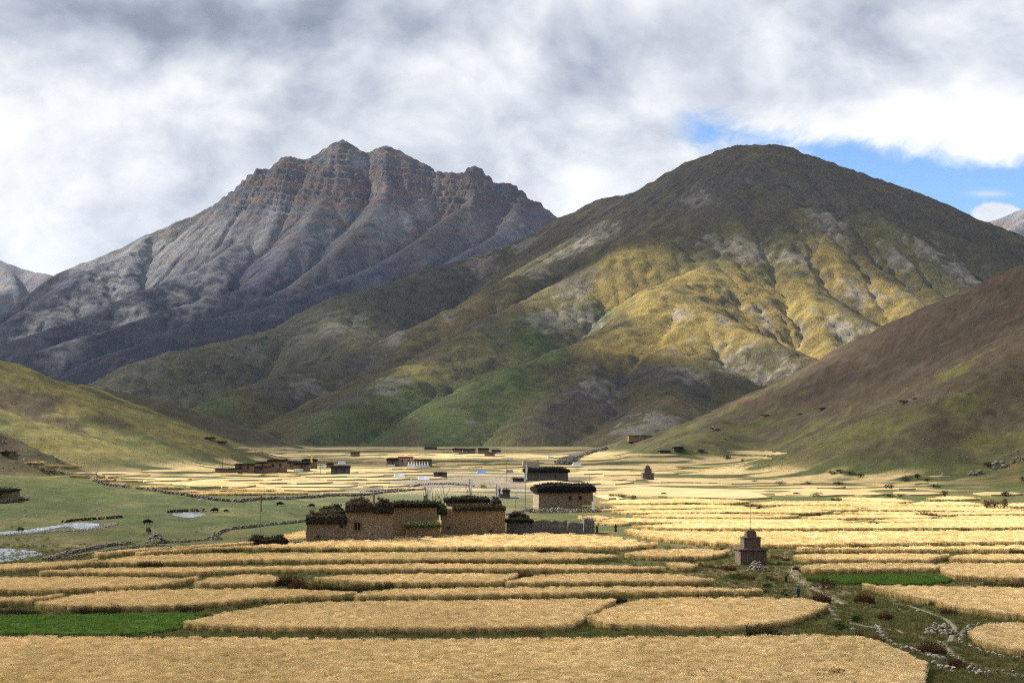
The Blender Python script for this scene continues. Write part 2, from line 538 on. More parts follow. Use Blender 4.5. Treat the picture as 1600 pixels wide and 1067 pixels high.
def m3_colour(X, Y, H, slope, flow, curv, gx, gy):
    n1, n2, n3 = fbm(X, Y, 600, 5, 0.55, 91), fbm(X, Y, 160, 5, 0.6, 95), fbm(X, Y, 50, 4, 0.6, 99)
    n5 = fbm(X + 0.6 * Y, Y, 90, 5, 0.65, 107)
    jit = 0.7 * n2 + 0.5 * n3 + 0.45 * n5
    out = np.ones(X.shape + (3,)) * np.array((0.078, 0.068, 0.032))
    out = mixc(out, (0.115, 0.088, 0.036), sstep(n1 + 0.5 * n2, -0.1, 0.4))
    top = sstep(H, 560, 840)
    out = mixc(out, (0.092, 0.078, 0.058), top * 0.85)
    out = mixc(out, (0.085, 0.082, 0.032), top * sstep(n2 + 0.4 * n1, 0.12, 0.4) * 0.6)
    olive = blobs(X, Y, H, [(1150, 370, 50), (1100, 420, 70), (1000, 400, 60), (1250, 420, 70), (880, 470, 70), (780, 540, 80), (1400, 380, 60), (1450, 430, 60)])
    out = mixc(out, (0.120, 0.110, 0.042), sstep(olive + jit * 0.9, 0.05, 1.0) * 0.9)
    gold = blobs(X, Y, H, [(1020, 480, 70), (1110, 505, 90), (1200, 520, 90), (1270, 545, 60), (1300, 425, 60), (1240, 470, 70), (1370, 470, 50), (1400, 510, 50), (960, 465, 60), (1040, 540, 70), (960, 540, 60), (1090, 440, 60), (650, 585, 40), (1000, 410, 60), (1180, 450, 60)])  # yellow grass, its colour lightened further where the sunlit band crosses
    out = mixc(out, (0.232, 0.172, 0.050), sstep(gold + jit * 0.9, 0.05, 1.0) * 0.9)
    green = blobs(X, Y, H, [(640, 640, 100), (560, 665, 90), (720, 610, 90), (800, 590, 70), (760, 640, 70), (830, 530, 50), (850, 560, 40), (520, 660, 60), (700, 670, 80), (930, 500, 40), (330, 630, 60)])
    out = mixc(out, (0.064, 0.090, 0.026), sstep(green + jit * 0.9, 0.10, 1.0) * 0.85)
    heath = blobs(X, Y, H, [(930, 625, 70), (1000, 590, 60), (860, 660, 60), (1080, 610, 60), (960, 660, 60), (750, 500, 50), (900, 440, 40), (480, 620, 60), (560, 570, 60), (700, 430, 70), (620, 450, 60), (420, 600, 60), (540, 620, 50)])  # dark tone put where cloud shade lies on the slope, coloured as heath
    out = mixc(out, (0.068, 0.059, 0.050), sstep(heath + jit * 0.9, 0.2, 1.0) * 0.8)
    rk = m3_rock(X, Y, H)
    scat = sstep(0.7 * n2 + 0.8 * n3 + 0.35 * n1 + 0.35 * (slope - 0.5), 0.42, 0.75)
    rock = np.ones_like(out) * np.array((0.225, 0.202, 0.170)) * (1 + 0.55 * n3[..., None])
    out = mixc(out, rock, np.clip(np.maximum(rk * 0.68, scat * 0.4), 0, 1))
    left = sstep(X, -100, -700) * sstep(Y, 3000, 3700)
    out = mixc(out, (0.072, 0.073, 0.052), left * 0.7)
    steep = sstep(slope + 0.2 * n3, 0.85, 1.15)
    out = mixc(out, (0.12, 0.108, 0.092), steep * 0.6)
    out *= (1 - 0.32 * sstep(n3, 0.10, 0.45))[..., None]
    return out


M1_R = [
    (line3([(-160, 560, 7600), (0, 492, 7700), (80, 433, 8000), (130, 411, 8100), (180, 393, 8150), (230, 368, 8200), (280, 346, 8250), (330, 325, 8300),
            (352, 318, 8300), (385, 300, 8350), (398, 284, 8350), (402, 268, 8350), (430, 262, 8400), (447, 246, 8400), (470, 253, 8400), (485, 250, 8420),
            (500, 243, 8450), (520, 226, 8500), (534, 217, 8500), (550, 229, 8500), (574, 242, 8480), (588, 232, 8500), (601, 227, 8500), (622, 236, 8480),
            (660, 258, 8450), (690, 271, 8400), (703, 278, 8400), (708, 267, 8400), (716, 279, 8400), (727, 270, 8400), (740, 261, 8400), (756, 276, 8380),
            (776, 285, 8350), (801, 293, 8350), (816, 307, 8300), (838, 317, 8300), (848, 327, 8250), (885, 346, 8200), (980, 400, 8000)]), 0.95),
    (line3([(385, 318, 8200), (400, 345, 7950), (375, 380, 7700), (330, 410, 7400), (275, 436, 7200), (220, 456, 7000), (150, 486, 6800), (60, 520, 6500), (-60, 560, 6300)]), 0.82),
    (line3([(520, 262, 8330), (505, 312, 7980), (470, 360, 7600), (440, 405, 7300), (400, 446, 7000), (320, 467, 6800), (250, 487, 6600), (140, 524, 6350), (0, 565, 6100), (-80, 600, 5900)]), 0.86),
    (line3([(601, 231, 8500), (605, 295, 8050), (570, 345, 7600), (520, 400, 7200), (450, 450, 6850), (330, 500, 6500), (240, 530, 6250), (150, 560, 6000), (60, 600, 5800)]), 0.86),
    (line3([(760, 290, 8330), (725, 325, 7900), (650, 380, 7350), (580, 420, 7000), (500, 448, 6700), (425, 477, 6400), (300, 505, 6150), (200, 545, 5900), (75, 597, 5650)]), 0.78),
    (line3([(816, 308, 8300), (790, 360, 7700), (720, 400, 7200), (640, 440, 6800), (560, 475, 6400), (460, 510, 6100), (380, 545, 5800)]), 0.78),
    (line3([(230, 370, 8150), (190, 400, 7850), (130, 425, 7600), (90, 460, 7350), (20, 500, 7100), (-60, 540, 6900)]), 0.78),
]


def m1_noise(X, Y, H, lvl):
    up = sstep(H, 100, 500)
    hi = sstep(H, 1150, 1500)
    if lvl == 0:
        return up * (12 * fbm(X, Y, 500, 4, 0.5, 121, True) + hi * 16 * fbm(X, Y, 190, 4, 0.55, 125, True))
    st = 0.0
    z = H + 20 * fbm(X, Y, 300, 3, seed=127) + 0.10 * X
    q = 48.0
    ph = (z / q) % 1.0
    st = (sstep(ph, 0.28, 0.72) - ph) * q * 0.42 * sstep(H, 1640, 1480)
    return up * (10 * fbm(X, Y, 110, 4, 0.6, 131, True)) + hi * (st + 8 * fbm(X, Y, 60, 4, 0.6, 135, True))


def m1_post(X, Y, H):
    """broken cliff bands and ribs on the crown, finer ledges below"""
    hi = sstep(H + 90 * fbm(X, Y, 240, 3, 0.5, 299), 1230, 1420)
    wob = 40 * fbm(X, Y, 180, 3, 0.5, 301)
    rib = np.abs(perlin((X + wob) / 95.0, Y / 900.0, 3)) + 0.5 * np.abs(perlin((X + wob) / 42.0, Y / 500.0, 5)) + 0.3 * np.abs(perlin((X - wob) / 20.0, Y / 200.0, 6))
    z = H + 0.10 * X + 14 * fbm(X, Y, 200, 3, 0.5, 303)
    q = 44.0
    ph = (z / q) % 1.0
    step_ = (sstep(ph, 0.34, 0.66) - ph) * q
    ph2 = (z / 17.0) % 1.0
    step2 = (sstep(ph2, 0.3, 0.7) - ph2) * 17.0
    crest = sstep(H, 1660, 1560) * 0.75 + 0.25
    return hi * ((rib - 0.35) * 32 * crest + (step_ * 0.8 + step2 * 0.6) * crest + 5 * fbm(X, Y, 40, 3, 0.6, 305, True)) + sstep(H, 200, 600) * 4 * fbm(X, Y, 60, 4, 0.6, 307, True)


def m3_rock(X, Y, H):
    n2, n3, n4 = fbm(X, Y, 160, 5, 0.6, 95), fbm(X, Y, 50, 4, 0.6, 99), fbm(X, Y, 24, 3, 0.6, 315)
    rockb = blobs(X, Y, H, M3_ROCK)
    return sstep(rockb + 0.8 * n2 + 0.8 * n3 + 0.7 * n4, 0.5, 0.95)


def m3_post(X, Y, H):
    up = sstep(H, 10, 120)
    crag = np.maximum(m3_rock(X, Y, H), 0.55 * sstep(fbm(X, Y, 260, 3, 0.5, 311), 0.1, 0.45))
    rid = fbm(X, Y, 85, 4, 0.6, 317, True)
    return up * (5.0 * fbm(X, Y, 70, 4, 0.6, 313, True) + crag * (5 * rid + 4 * fbm(X, Y, 26, 3, 0.6, 319, True)))


M3_ROCK = [(905, 490, 55), (860, 500, 40), (1150, 575, 55), (1200, 590, 55), (1260, 590, 34), (1160, 385, 42), (1120, 380, 34), (1330, 540, 38), (1310, 520, 26), (1500, 430, 44), (1060, 490, 26), (1030, 655, 42), (990, 670, 40),
           (1190, 495, 26), (1130, 500, 20), (1340, 455, 34), (515, 510, 40), (480, 525, 34), (560, 500, 26), (945, 360, 34), (915, 382, 34), (875, 405, 30), (840, 425, 28), (700, 490, 20), (1090, 310, 34), (1290, 350, 34), (1400, 400, 34), (230, 580, 46), (180, 600, 36), (620, 520, 34),
           (380, 545, 36), (930, 600, 40), (1080, 590, 40), (760, 410, 40), (820, 380, 34), (600, 600, 30), (480, 600, 40), (1450, 390, 40), (1240, 400, 30)]


def m1_colour(X, Y, H, slope, flow, curv, gx, gy):
    n1, n2, n3 = fbm(X, Y, 700, 5, 0.55, 141), fbm(X, Y, 150, 5, 0.6, 145), fbm(X, Y, 50, 4, 0.6, 149)
    scree = np.ones(X.shape + (3,)) * np.array((0.142, 0.143, 0.148))
    scree = mixc(scree, (0.125, 0.103, 0.09), sstep(n1 + 0.4 * n2, 0.05, 0.45))
    scree = mixc(scree, (0.22, 0.21, 0.205), sstep(flow, 1.0, 2.1) * 0.7)
    veg = np.ones_like(scree) * np.array((0.052, 0.054, 0.042)) * (1 + 0.6 * n2[..., None])
    vm = sstep(H + 230 * n1 + 130 * n2, 1000, 640)
    out = mixc(scree, veg, vm * 0.9)
    z = H + 20 * fbm(X, Y, 300, 3, seed=127) + 0.10 * X
    haze_blue = sstep(H + 120 * n2, 1150, 820)  # blue of distant haze put into the lower rock colour
    out = mixc(out, out.mean(-1, keepdims=True) * np.array((0.86, 0.90, 1.20)), haze_blue * 0.85)
    band = 0.5 + 0.5 * np.sin(z / 21.0 + 2 * n2)
    rock = mixc(np.ones_like(scree) * np.array((0.13, 0.128, 0.13)), (0.20, 0.145, 0.122), sstep(band + n3 * 0.6, 0.5, 0.95) * 0.8)
    rock = mixc(rock, (0.24, 0.225, 0.215), sstep(n2, 0.1, 0.5) * 0.6)
    rm = sstep(slope + 0.15 * n3, 0.78, 1.0) * sstep(H + 100 * n2, 700, 1150)
    out = mixc(out, rock, rm)
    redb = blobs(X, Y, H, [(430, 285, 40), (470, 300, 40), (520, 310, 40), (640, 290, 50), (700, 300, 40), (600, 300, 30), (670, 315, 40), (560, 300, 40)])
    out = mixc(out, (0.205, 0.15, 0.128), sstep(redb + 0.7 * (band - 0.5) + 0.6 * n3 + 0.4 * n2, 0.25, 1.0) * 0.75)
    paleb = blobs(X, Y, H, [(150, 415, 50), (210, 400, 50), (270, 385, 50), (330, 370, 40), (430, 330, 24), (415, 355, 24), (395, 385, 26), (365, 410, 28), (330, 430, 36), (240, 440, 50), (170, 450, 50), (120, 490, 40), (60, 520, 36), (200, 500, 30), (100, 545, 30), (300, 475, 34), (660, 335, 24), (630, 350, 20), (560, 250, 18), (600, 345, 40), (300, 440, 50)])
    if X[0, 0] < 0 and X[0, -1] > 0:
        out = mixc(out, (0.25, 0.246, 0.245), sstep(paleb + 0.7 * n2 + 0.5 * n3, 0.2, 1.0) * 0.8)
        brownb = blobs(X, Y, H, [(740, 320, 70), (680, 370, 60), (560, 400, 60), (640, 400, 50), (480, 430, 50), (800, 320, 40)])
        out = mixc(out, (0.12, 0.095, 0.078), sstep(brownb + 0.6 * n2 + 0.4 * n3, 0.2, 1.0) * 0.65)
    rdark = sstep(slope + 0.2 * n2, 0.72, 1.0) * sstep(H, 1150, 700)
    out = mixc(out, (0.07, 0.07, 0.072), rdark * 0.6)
    return out


mat_m3 = terrain_mat('grassy_slope', 42.0, 8.0, 0.9, 11.0, 0.55)
mat_m1 = terrain_mat('rock_and_scree', 70.0, 14.0, 1.0, 22.0, 0.48)
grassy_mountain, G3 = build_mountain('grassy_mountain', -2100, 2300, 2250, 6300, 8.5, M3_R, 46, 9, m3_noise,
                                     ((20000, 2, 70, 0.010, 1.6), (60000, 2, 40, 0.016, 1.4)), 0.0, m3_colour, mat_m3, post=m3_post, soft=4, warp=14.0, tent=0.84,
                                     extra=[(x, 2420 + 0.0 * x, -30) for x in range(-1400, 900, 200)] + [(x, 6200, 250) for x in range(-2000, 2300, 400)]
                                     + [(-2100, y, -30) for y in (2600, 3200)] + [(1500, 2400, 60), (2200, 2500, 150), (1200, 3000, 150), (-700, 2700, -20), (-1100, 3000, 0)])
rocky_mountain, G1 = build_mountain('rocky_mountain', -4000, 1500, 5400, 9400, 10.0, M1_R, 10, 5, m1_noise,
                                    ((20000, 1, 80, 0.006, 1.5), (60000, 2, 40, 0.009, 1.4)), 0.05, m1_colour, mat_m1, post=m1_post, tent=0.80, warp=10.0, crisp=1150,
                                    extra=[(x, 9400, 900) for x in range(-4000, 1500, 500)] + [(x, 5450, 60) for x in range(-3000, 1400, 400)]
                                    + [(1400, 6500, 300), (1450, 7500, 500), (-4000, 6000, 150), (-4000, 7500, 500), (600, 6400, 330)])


def far_noise(X, Y, H, lvl):
    return 40 * fbm(X, Y, 400, 4, 0.5, 161 + lvl, True) * (1.0 if lvl == 0 else 0.4)


build_mountain('far_mountain', -6800, -3200, 10500, 13500, 24.0,
               [(line3([(-160, 380, 12500), (-60, 390, 12400), (0, 404, 12300), (18, 408, 12250), (40, 419, 12200), (78, 428, 12000), (140, 450, 11800)]), 0.7),
                (line3([(0, 404, 12300), (30, 440, 11800), (-60, 470, 11300)]), 0.7)],
               12, 6, far_noise, ((6000, 3, 50, 0.3, 5.0), (9000, 3, 40, 0.2, 4.0)), 0.0, m1_colour, mat_m1)
build_mountain('far_mountain', 2600, 5400, 8200, 11200, 24.0,
               [(line3([(1490, 380, 9600), (1545, 347, 9600), (1572, 338, 9600), (1600, 324, 9600), (1660, 305, 9700), (1800, 330, 9700)]), 0.6),
                (line3([(1620, 318, 9600), (1590, 350, 9200), (1540, 372, 8800)]), 0.6)],
               12, 6, far_noise, ((6000, 3, 50, 0.3, 5.0), (9000, 3, 40, 0.2, 4.0)), 0.0, m1_colour, mat_m1)


def hf(G, x, y):
    x0, y0, c, H = G
    return bilin(H, (np.asarray(x, float) - x0) / c, (np.asarray(y, float) - y0) / c)


def on_mountain(px, py):
    d = pix_dir(px, py)
    for G, y0, y1 in ((G3, 2300, 6200), (G1, 5450, 9300)):
        ys = np.linspace(y0, y1, 800)
        x = d[0] * ys
        ok = (x > G[0]) & (x < G[0] + G[2] * (G[3].shape[1] - 1))
        u = np.nonzero(ok & (CAM_H + d[2] * ys < hf(G, x, ys)))[0]
        if len(u):
            y = ys[u[0]]
            return Vector((d[0] * y, y, CAM_H + d[2] * y))
    return None


# ground sheet: fine near the camera, coarser towards the horizon
def ground_colour(X, Y, H):
    n1, n2, n3 = fbm(X, Y, 70, 5, 0.55, 171), fbm(X, Y, 22, 5, 0.6, 175), fbm(X, Y, 6, 4, 0.6, 179)
    base = np.ones(X.shape + (3,)) * np.array((0.070, 0.078, 0.028))
    out = mixc(base, (0.125, 0.10, 0.042), sstep(n1 + 0.5 * n2, -0.1, 0.35))
    # meadow along the stream: grazed, greyish green
    mead = sstep(X, 10, -20) * sstep(Y, 285, 310) * sstep(Y, 560, 480)
    mc = mixc(np.ones_like(out) * np.array((0.074, 0.092, 0.036)), (0.125, 0.118, 0.048), sstep(n2 + 0.5 * n1, -0.05, 0.4))
    mc = mixc(mc, (0.052, 0.088, 0.022), sstep(-n1 + 0.5 * n2, 0.05, 0.4) * 0.8)
    out = mixc(out, mc, mead * 0.9)
    # right hill: brown heath, green lower apron
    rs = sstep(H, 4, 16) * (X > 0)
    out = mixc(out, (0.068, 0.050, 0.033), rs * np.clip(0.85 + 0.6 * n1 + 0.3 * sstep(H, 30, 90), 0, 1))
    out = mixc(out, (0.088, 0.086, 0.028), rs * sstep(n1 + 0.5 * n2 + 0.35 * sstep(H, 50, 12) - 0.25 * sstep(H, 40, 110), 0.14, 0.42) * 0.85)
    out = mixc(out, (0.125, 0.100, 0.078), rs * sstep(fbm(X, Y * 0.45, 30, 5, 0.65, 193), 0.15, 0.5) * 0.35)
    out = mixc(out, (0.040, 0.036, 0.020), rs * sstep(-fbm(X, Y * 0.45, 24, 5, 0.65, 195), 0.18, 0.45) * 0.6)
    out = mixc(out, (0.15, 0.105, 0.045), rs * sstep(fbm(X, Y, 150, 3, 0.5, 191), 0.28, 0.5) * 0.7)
    # left hill: dry yellow green with darker heath bands
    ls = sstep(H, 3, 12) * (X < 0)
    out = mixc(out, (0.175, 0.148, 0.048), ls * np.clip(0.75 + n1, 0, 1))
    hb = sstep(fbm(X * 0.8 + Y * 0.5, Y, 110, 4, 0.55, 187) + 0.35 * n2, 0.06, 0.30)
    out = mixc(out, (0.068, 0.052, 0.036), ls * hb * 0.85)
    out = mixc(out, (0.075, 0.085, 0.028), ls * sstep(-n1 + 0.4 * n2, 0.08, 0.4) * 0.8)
    tr = perlin(H / 2.2 + 2.5 * n2, X / 60.0 + Y / 60.0, 9)
    out *= (1 + 0.35 * tr * np.clip(ls + rs, 0, 1))[..., None]
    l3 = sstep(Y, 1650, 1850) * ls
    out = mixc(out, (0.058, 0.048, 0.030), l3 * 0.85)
    # ripe and cut plots too far off to stand apart
    fl = sstep(H, 6.5, 2.5) * sstep(Y, 470, 540) * sstep(Y, 2700, 2200) * sstep(np.abs(X - 0.02 * Y) / Y, 0.33, 0.24)
    lg = np.log(np.maximum(Y, 50.0))
    sn = perlin(X / (0.085 * Y) + 31.0, lg * 26.0, 5) + 0.6 * perlin(X / (0.04 * Y), lg * 55.0 + 9.0, 7)
    out = mixc(out, (0.43, 0.32, 0.155), fl * sstep(sn + 0.25 * n1, -0.08, 0.08) * 0.95)
    # stony ground among the far houses
    st = np.exp(-(((X + 20) / 55) ** 2 + ((Y - 640) / 150) ** 2))
    out = mixc(out, (0.15, 0.135, 0.115), np.clip(st * (0.9 + n2), 0, 0.85))
    # bare trodden soil close to the path
    near = sstep(Y, 330, 250) * sstep(X, 10, 30)
    out = mixc(out, (0.12, 0.088, 0.050), near * sstep(n2 + 0.5 * n3, 0.0, 0.4) * 0.8)
    out = mixc(out, (0.055, 0.075, 0.022), near * sstep(-n2 + 0.4 * n1, 0.1, 0.4) * 0.8)
    return out * (1 + 0.42 * n3[..., None] + 0.2 * n2[..., None])


def fan(u0, u1, nu, y0, y1, ny):
    U, V = np.meshgrid(np.linspace(u0, u1, nu), np.exp(np.linspace(math.log(y0), math.log(y1), ny)))
    return U * V, V


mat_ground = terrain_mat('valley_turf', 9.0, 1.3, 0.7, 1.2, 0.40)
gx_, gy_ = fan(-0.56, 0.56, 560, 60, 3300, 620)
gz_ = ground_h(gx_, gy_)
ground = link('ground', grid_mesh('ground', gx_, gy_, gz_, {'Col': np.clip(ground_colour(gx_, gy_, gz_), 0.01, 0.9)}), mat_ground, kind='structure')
# the rest of the land sheet, out to the horizon on all sides and under the mountains
ax_ = np.concatenate([-np.geomspace(30000, 400, 26), np.linspace(-380, 380, 39), np.geomspace(400, 16000, 24)])
ay_ = np.concatenate([-np.geomspace(6000, 60, 18), np.linspace(-55, 60, 24), np.geomspace(70, 17000, 70)])
hx_, hy_ = np.meshgrid(ax_, ay_)
inside = (np.abs(hx_) < 0.53 * hy_) & (hy_ > 66) & (hy_ < 3000)
hz_ = np.where(inside, -6.0, np.clip(ground_h(hx_, np.clip(hy_, -50, 3300)), -1, 300) - 0.4)
hz_ = np.where((hy_ > 3000) & (np.abs(hx_) < 3000), np.minimum(hz_, 0.0) - 0.5, hz_)
outer = link('ground', grid_mesh('ground_outer', hx_, hy_, hz_, {'Col': np.clip(ground_colour(hx_, hy_, hz_), 0.01, 0.9)}), mat_ground, kind='structure')


_gU0, _gU1, _gV0, _gV1 = -0.56, 0.56, math.log(60), math.log(3300)


def gfast(X, Y):
    """height of the ground sheet as built"""
    X, Y = np.asarray(X, float), np.asarray(Y, float)
    return bilin(gz_, (X / Y - _gU0) / (_gU1 - _gU0) * 559.0, (np.log(np.maximum(Y, 1.0)) - _gV0) / (_gV1 - _gV0) * 619.0)


def gh(x, y):
    return float(gfast(np.array([x]), np.array([y]))[0])


_Ys = np.exp(np.linspace(math.log(85), math.log(3200), 2400))


def on_ground(px, py, lift=0.0):
    """first ground point hit by the line of sight through a picture position"""
    d = pix_dir(px, py)
    gap_ = CAM_H + d[2] * _Ys - lift - gfast(d[0] * _Ys, _Ys)
    under = np.nonzero(gap_ < 0)[0]
    if len(under) == 0:
        return None
    i = under[0]
    if i == 0:
        y = _Ys[0]
    else:
        t = gap_[i - 1] / (gap_[i - 1] - gap_[i])
        y = _Ys[i - 1] + t * (_Ys[i] - _Ys[i - 1])
    return Vector((d[0] * y, y, gh(d[0] * y, y)))

# ------------------------------------------------------------------ air: clouds out of view, thickness shaped so their shade falls as listed, and haze
CLOUD_Z = 4500.0
CLOUD_SIGMA = 0.005
SHADE = [  # picture position of a sunlit or shaded patch of land, and how much sun reaches it
    (100, 1060, 0.31), (500, 1060, 0.31), (900, 1060, 0.31), (1300, 1060, 0.31), (1560, 1060, 0.31), (100, 960, 0.33), (500, 960, 0.33), (900, 960, 0.33),
    (1300, 960, 0.35), (1560, 960, 0.38), (200, 905, 0.38), (600, 905, 0.38), (1000, 905, 0.38), (1350, 900, 0.39), (1560, 905, 0.41), (1300, 876, .50), (1550, 876, .55),
    (1000, 878, .40), (600, 880, .40), (200, 885, .40), (600, 862, .55), (900, 862, .55), (1190, 862, .7), (1300, 852, .95), (1550, 856, .95), (300, 862, .6), (600, 843, .85), (900, 843, .9),
    (1100, 835, 1), (1300, 835, 1), (1550, 835, 1), (1000, 810, 1), (1250, 810, 1), (1550, 810, 1), (1000, 785, 1), (1300, 785, 1), (1550, 785, .95),
    (1000, 765, .95), (1200, 765, .9), (1500, 765, .6), (700, 835, .9), (880, 790, 1), (700, 790, .9), (450, 850, .9),
    (200, 822, .40), (380, 805, .40), (520, 800, .42), (80, 860, .6), (30, 830, .45), (300, 770, 1), (200, 752, 1), (480, 765, 1), (450, 735, .95), (600, 750, .95), (700, 725, 1), (600, 710, .95),
    (800, 715, .9), (900, 745, 1), (1000, 740, .9), (750, 750, .7), (50, 775, .5), (150, 785, .45), (280, 788, .5), (60, 655, .8), (30, 600, 1), (120, 690, .6), (250, 685, .9), (300, 700, .9), (180, 720, .75),
    (20, 705, .6), (150, 615, .10), (250, 648, .10), (340, 672, .12), (420, 692, .2),
    (1500, 500, .16), (1400, 560, .16), (1300, 605, .18), (1200, 655, .25), (1560, 460, .15), (1500, 600, .25), (1580, 560, .7), (1530, 620, .5), (1200, 695, .45), (1100, 722, .5), (1400, 690, .25),
    (1550, 700, .2), (1350, 735, .25), (1000, 712, .5), (1550, 740, .3), (1150, 735, .45),
    (1185, 240, .2), (1100, 285, .15), (1300, 295, .18), (1450, 345, .2), (1550, 385, .12), (1200, 330, .28), (1020, 335, .10), (950, 340, .35), (915, 385, .9), (820, 425, .9), (1000, 365, .08), (900, 415, .08), (1130, 390, .55), (1250, 395, .45),
    (1350, 380, .25), (1000, 420, .7), (940, 460, .95), (1050, 465, 1), (870, 490, .8), (1100, 510, 1), (1200, 475, .9), (1300, 430, .95), (1400, 455, .95), (1250, 520, 1), (1350, 520, 1), (1180, 560, 1),
    (1000, 540, .75), (1280, 570, 1), (1450, 440, .6), (1520, 440, .7), (920, 600, .10), (1000, 595, .10), (1100, 605, .25), (1030, 650, .4), (850, 650, .3), (800, 560, .7), (700, 575, .75), (640, 590, .7), (600, 640, .7), (700, 650, .7),
    (560, 680, .55), (480, 670, .12), (750, 510, .12), (700, 545, .4),
    (760, 412, .10), (600, 462, .10), (510, 510, .6), (450, 545, .25), (300, 590, .22), (340, 565, .15), (640, 522, .4), (550, 565, .10), (420, 620, .15), (200, 592, .4), (480, 610, .10),
    (150, 420, .85), (250, 395, .7), (330, 350, .6), (420, 345, .55), (480, 290, .5), (540, 260, .55), (600, 270, .5), (680, 300, .5), (760, 300, .35), (820, 330, .2), (700, 370, .10), (600, 380, .25), (550, 330, .25),
    (400, 430, .4), (200, 470, .6), (100, 540, .3), (300, 500, .25), (450, 470, .2), (600, 430, .15), (60, 590, .18), (180, 560, .18), (50, 480, .45), (140, 490, .55), (500, 440, .3), (360, 480, .35)]
_q, _T, _r = [], [], []
for px_, py_, T_ in SHADE:
    p = on_ground(px_, py_) if py_ > 570 else None
    if p is None:
        p = on_ground(px_, py_)
    m = on_mountain(px_, py_)
    if p is None or (m is not None and m.y < p.y):
        p = m
    if p is None:
        continue
    s_ = (CLOUD_Z - p.z) / TO_SUN.z
    _q.append((p.x + TO_SUN.x * s_, p.y + TO_SUN.y * s_))
    _T.append(T_)
    _r.append(p.y)
_q, _T, _r = np.array(_q), np.array(_T), np.array(_r)


def knots(segs):
    return np.concatenate([np.arange(a, b, c) for a, b, c in segs])


cxs = knots([(-9600, -6000, 75), (-6000, -5300, 35), (-5300, -4640, 11), (-4640, -4300, 25), (-4300, -1000, 60)])
cys = knots([(1500, 2400, 60), (2400, 2480, 20), (2480, 2900, 9), (2900, 3500, 22), (3500, 5000, 45), (5000, 11600, 70)])
cX, cY = np.meshgrid(cxs, cys)
num, den = np.zeros(cX.shape), np.zeros(cX.shape)
for (qx, qy), T_, r_ in zip(_q, _T, _r):
    w_ = 1.0 / ((((cX - qx) ** 2 + (cY - qy) ** 2) / (0.05 * r_) ** 2 + 0.15) ** 2)
    num += w_ * math.log(max(T_, 0.02)) * (1.35 if r_ > 600 else 1.0)
    den += w_
far_w = 0.004
tau = -(num + far_w * math.log(0.3)) / (den + far_w)
tau = tau * (1 + 0.55 * fbm(cX, cY, 420, 5, 0.55, 201) + 0.25 * fbm(cX, cY, 90, 4, 0.55, 205))
edge_ = sstep(cX, -9600, -9000) * sstep(cX, -1000, -1600) * sstep(cY, 1500, 1900) * sstep(cY, 11600, 10900)
tau = np.maximum(tau * edge_ - 0.045, 0.0)
thick = tau * TO_SUN.z / CLOUD_SIGMA
bump_ = 1 + 0.4 * fbm(cX, cY, 260, 4, 0.55, 211)
nyc, nxc = cX.shape
top = np.stack([cX, cY, CLOUD_Z + thick * 0.72], -1).reshape(-1, 3)
bot = np.stack([cX, cY, CLOUD_Z - thick * 0.28], -1).reshape(-1, 3)
ii = np.arange(nxc * nyc).reshape(nyc, nxc)
qf = np.stack([ii[:-1, :-1], ii[:-1, 1:], ii[1:, 1:], ii[1:, :-1]], -1).reshape(-1, 4)
live = thick.reshape(-1)[qf].max(1) > 0
qf = qf[live]
me = bpy.data.meshes.new('clouds')
me.from_pydata(np.concatenate([top, bot]).tolist(), [], qf.tolist() + (qf[:, ::-1] + nxc * nyc).tolist())


def volume_mat(name, color, density, aniso):
    m = bpy.data.materials.new(name)
    m.use_nodes = True
    m.node_tree.nodes.clear()
    N = NT(m.node_tree)
    v = N.n('ShaderNodeVolumePrincipled', {'Color': (*color, 1), 'Density': density, 'Anisotropy': aniso})
    N.n('ShaderNodeOutputMaterial', {'Volume': v.outputs[0]})
    return m


link('clouds', me, volume_mat('cloud', (0.97, 0.98, 1.0), CLOUD_SIGMA, 0.25), kind='stuff')
bm = bmesh.new()
bmesh.ops.create_cube(bm, size=1.0)
for v in bm.verts:
    v.co = Vector((v.co.x * 33000, 5500 + v.co.y * 24000, -52 if v.co.z < 0 else 1960))
me = bpy.data.meshes.new('haze')
bm.to_mesh(me)
bm.free()
link('haze', me, volume_mat('haze_air', (0.36, 0.57, 1.0), 1.2e-5, 0.0), kind='stuff')

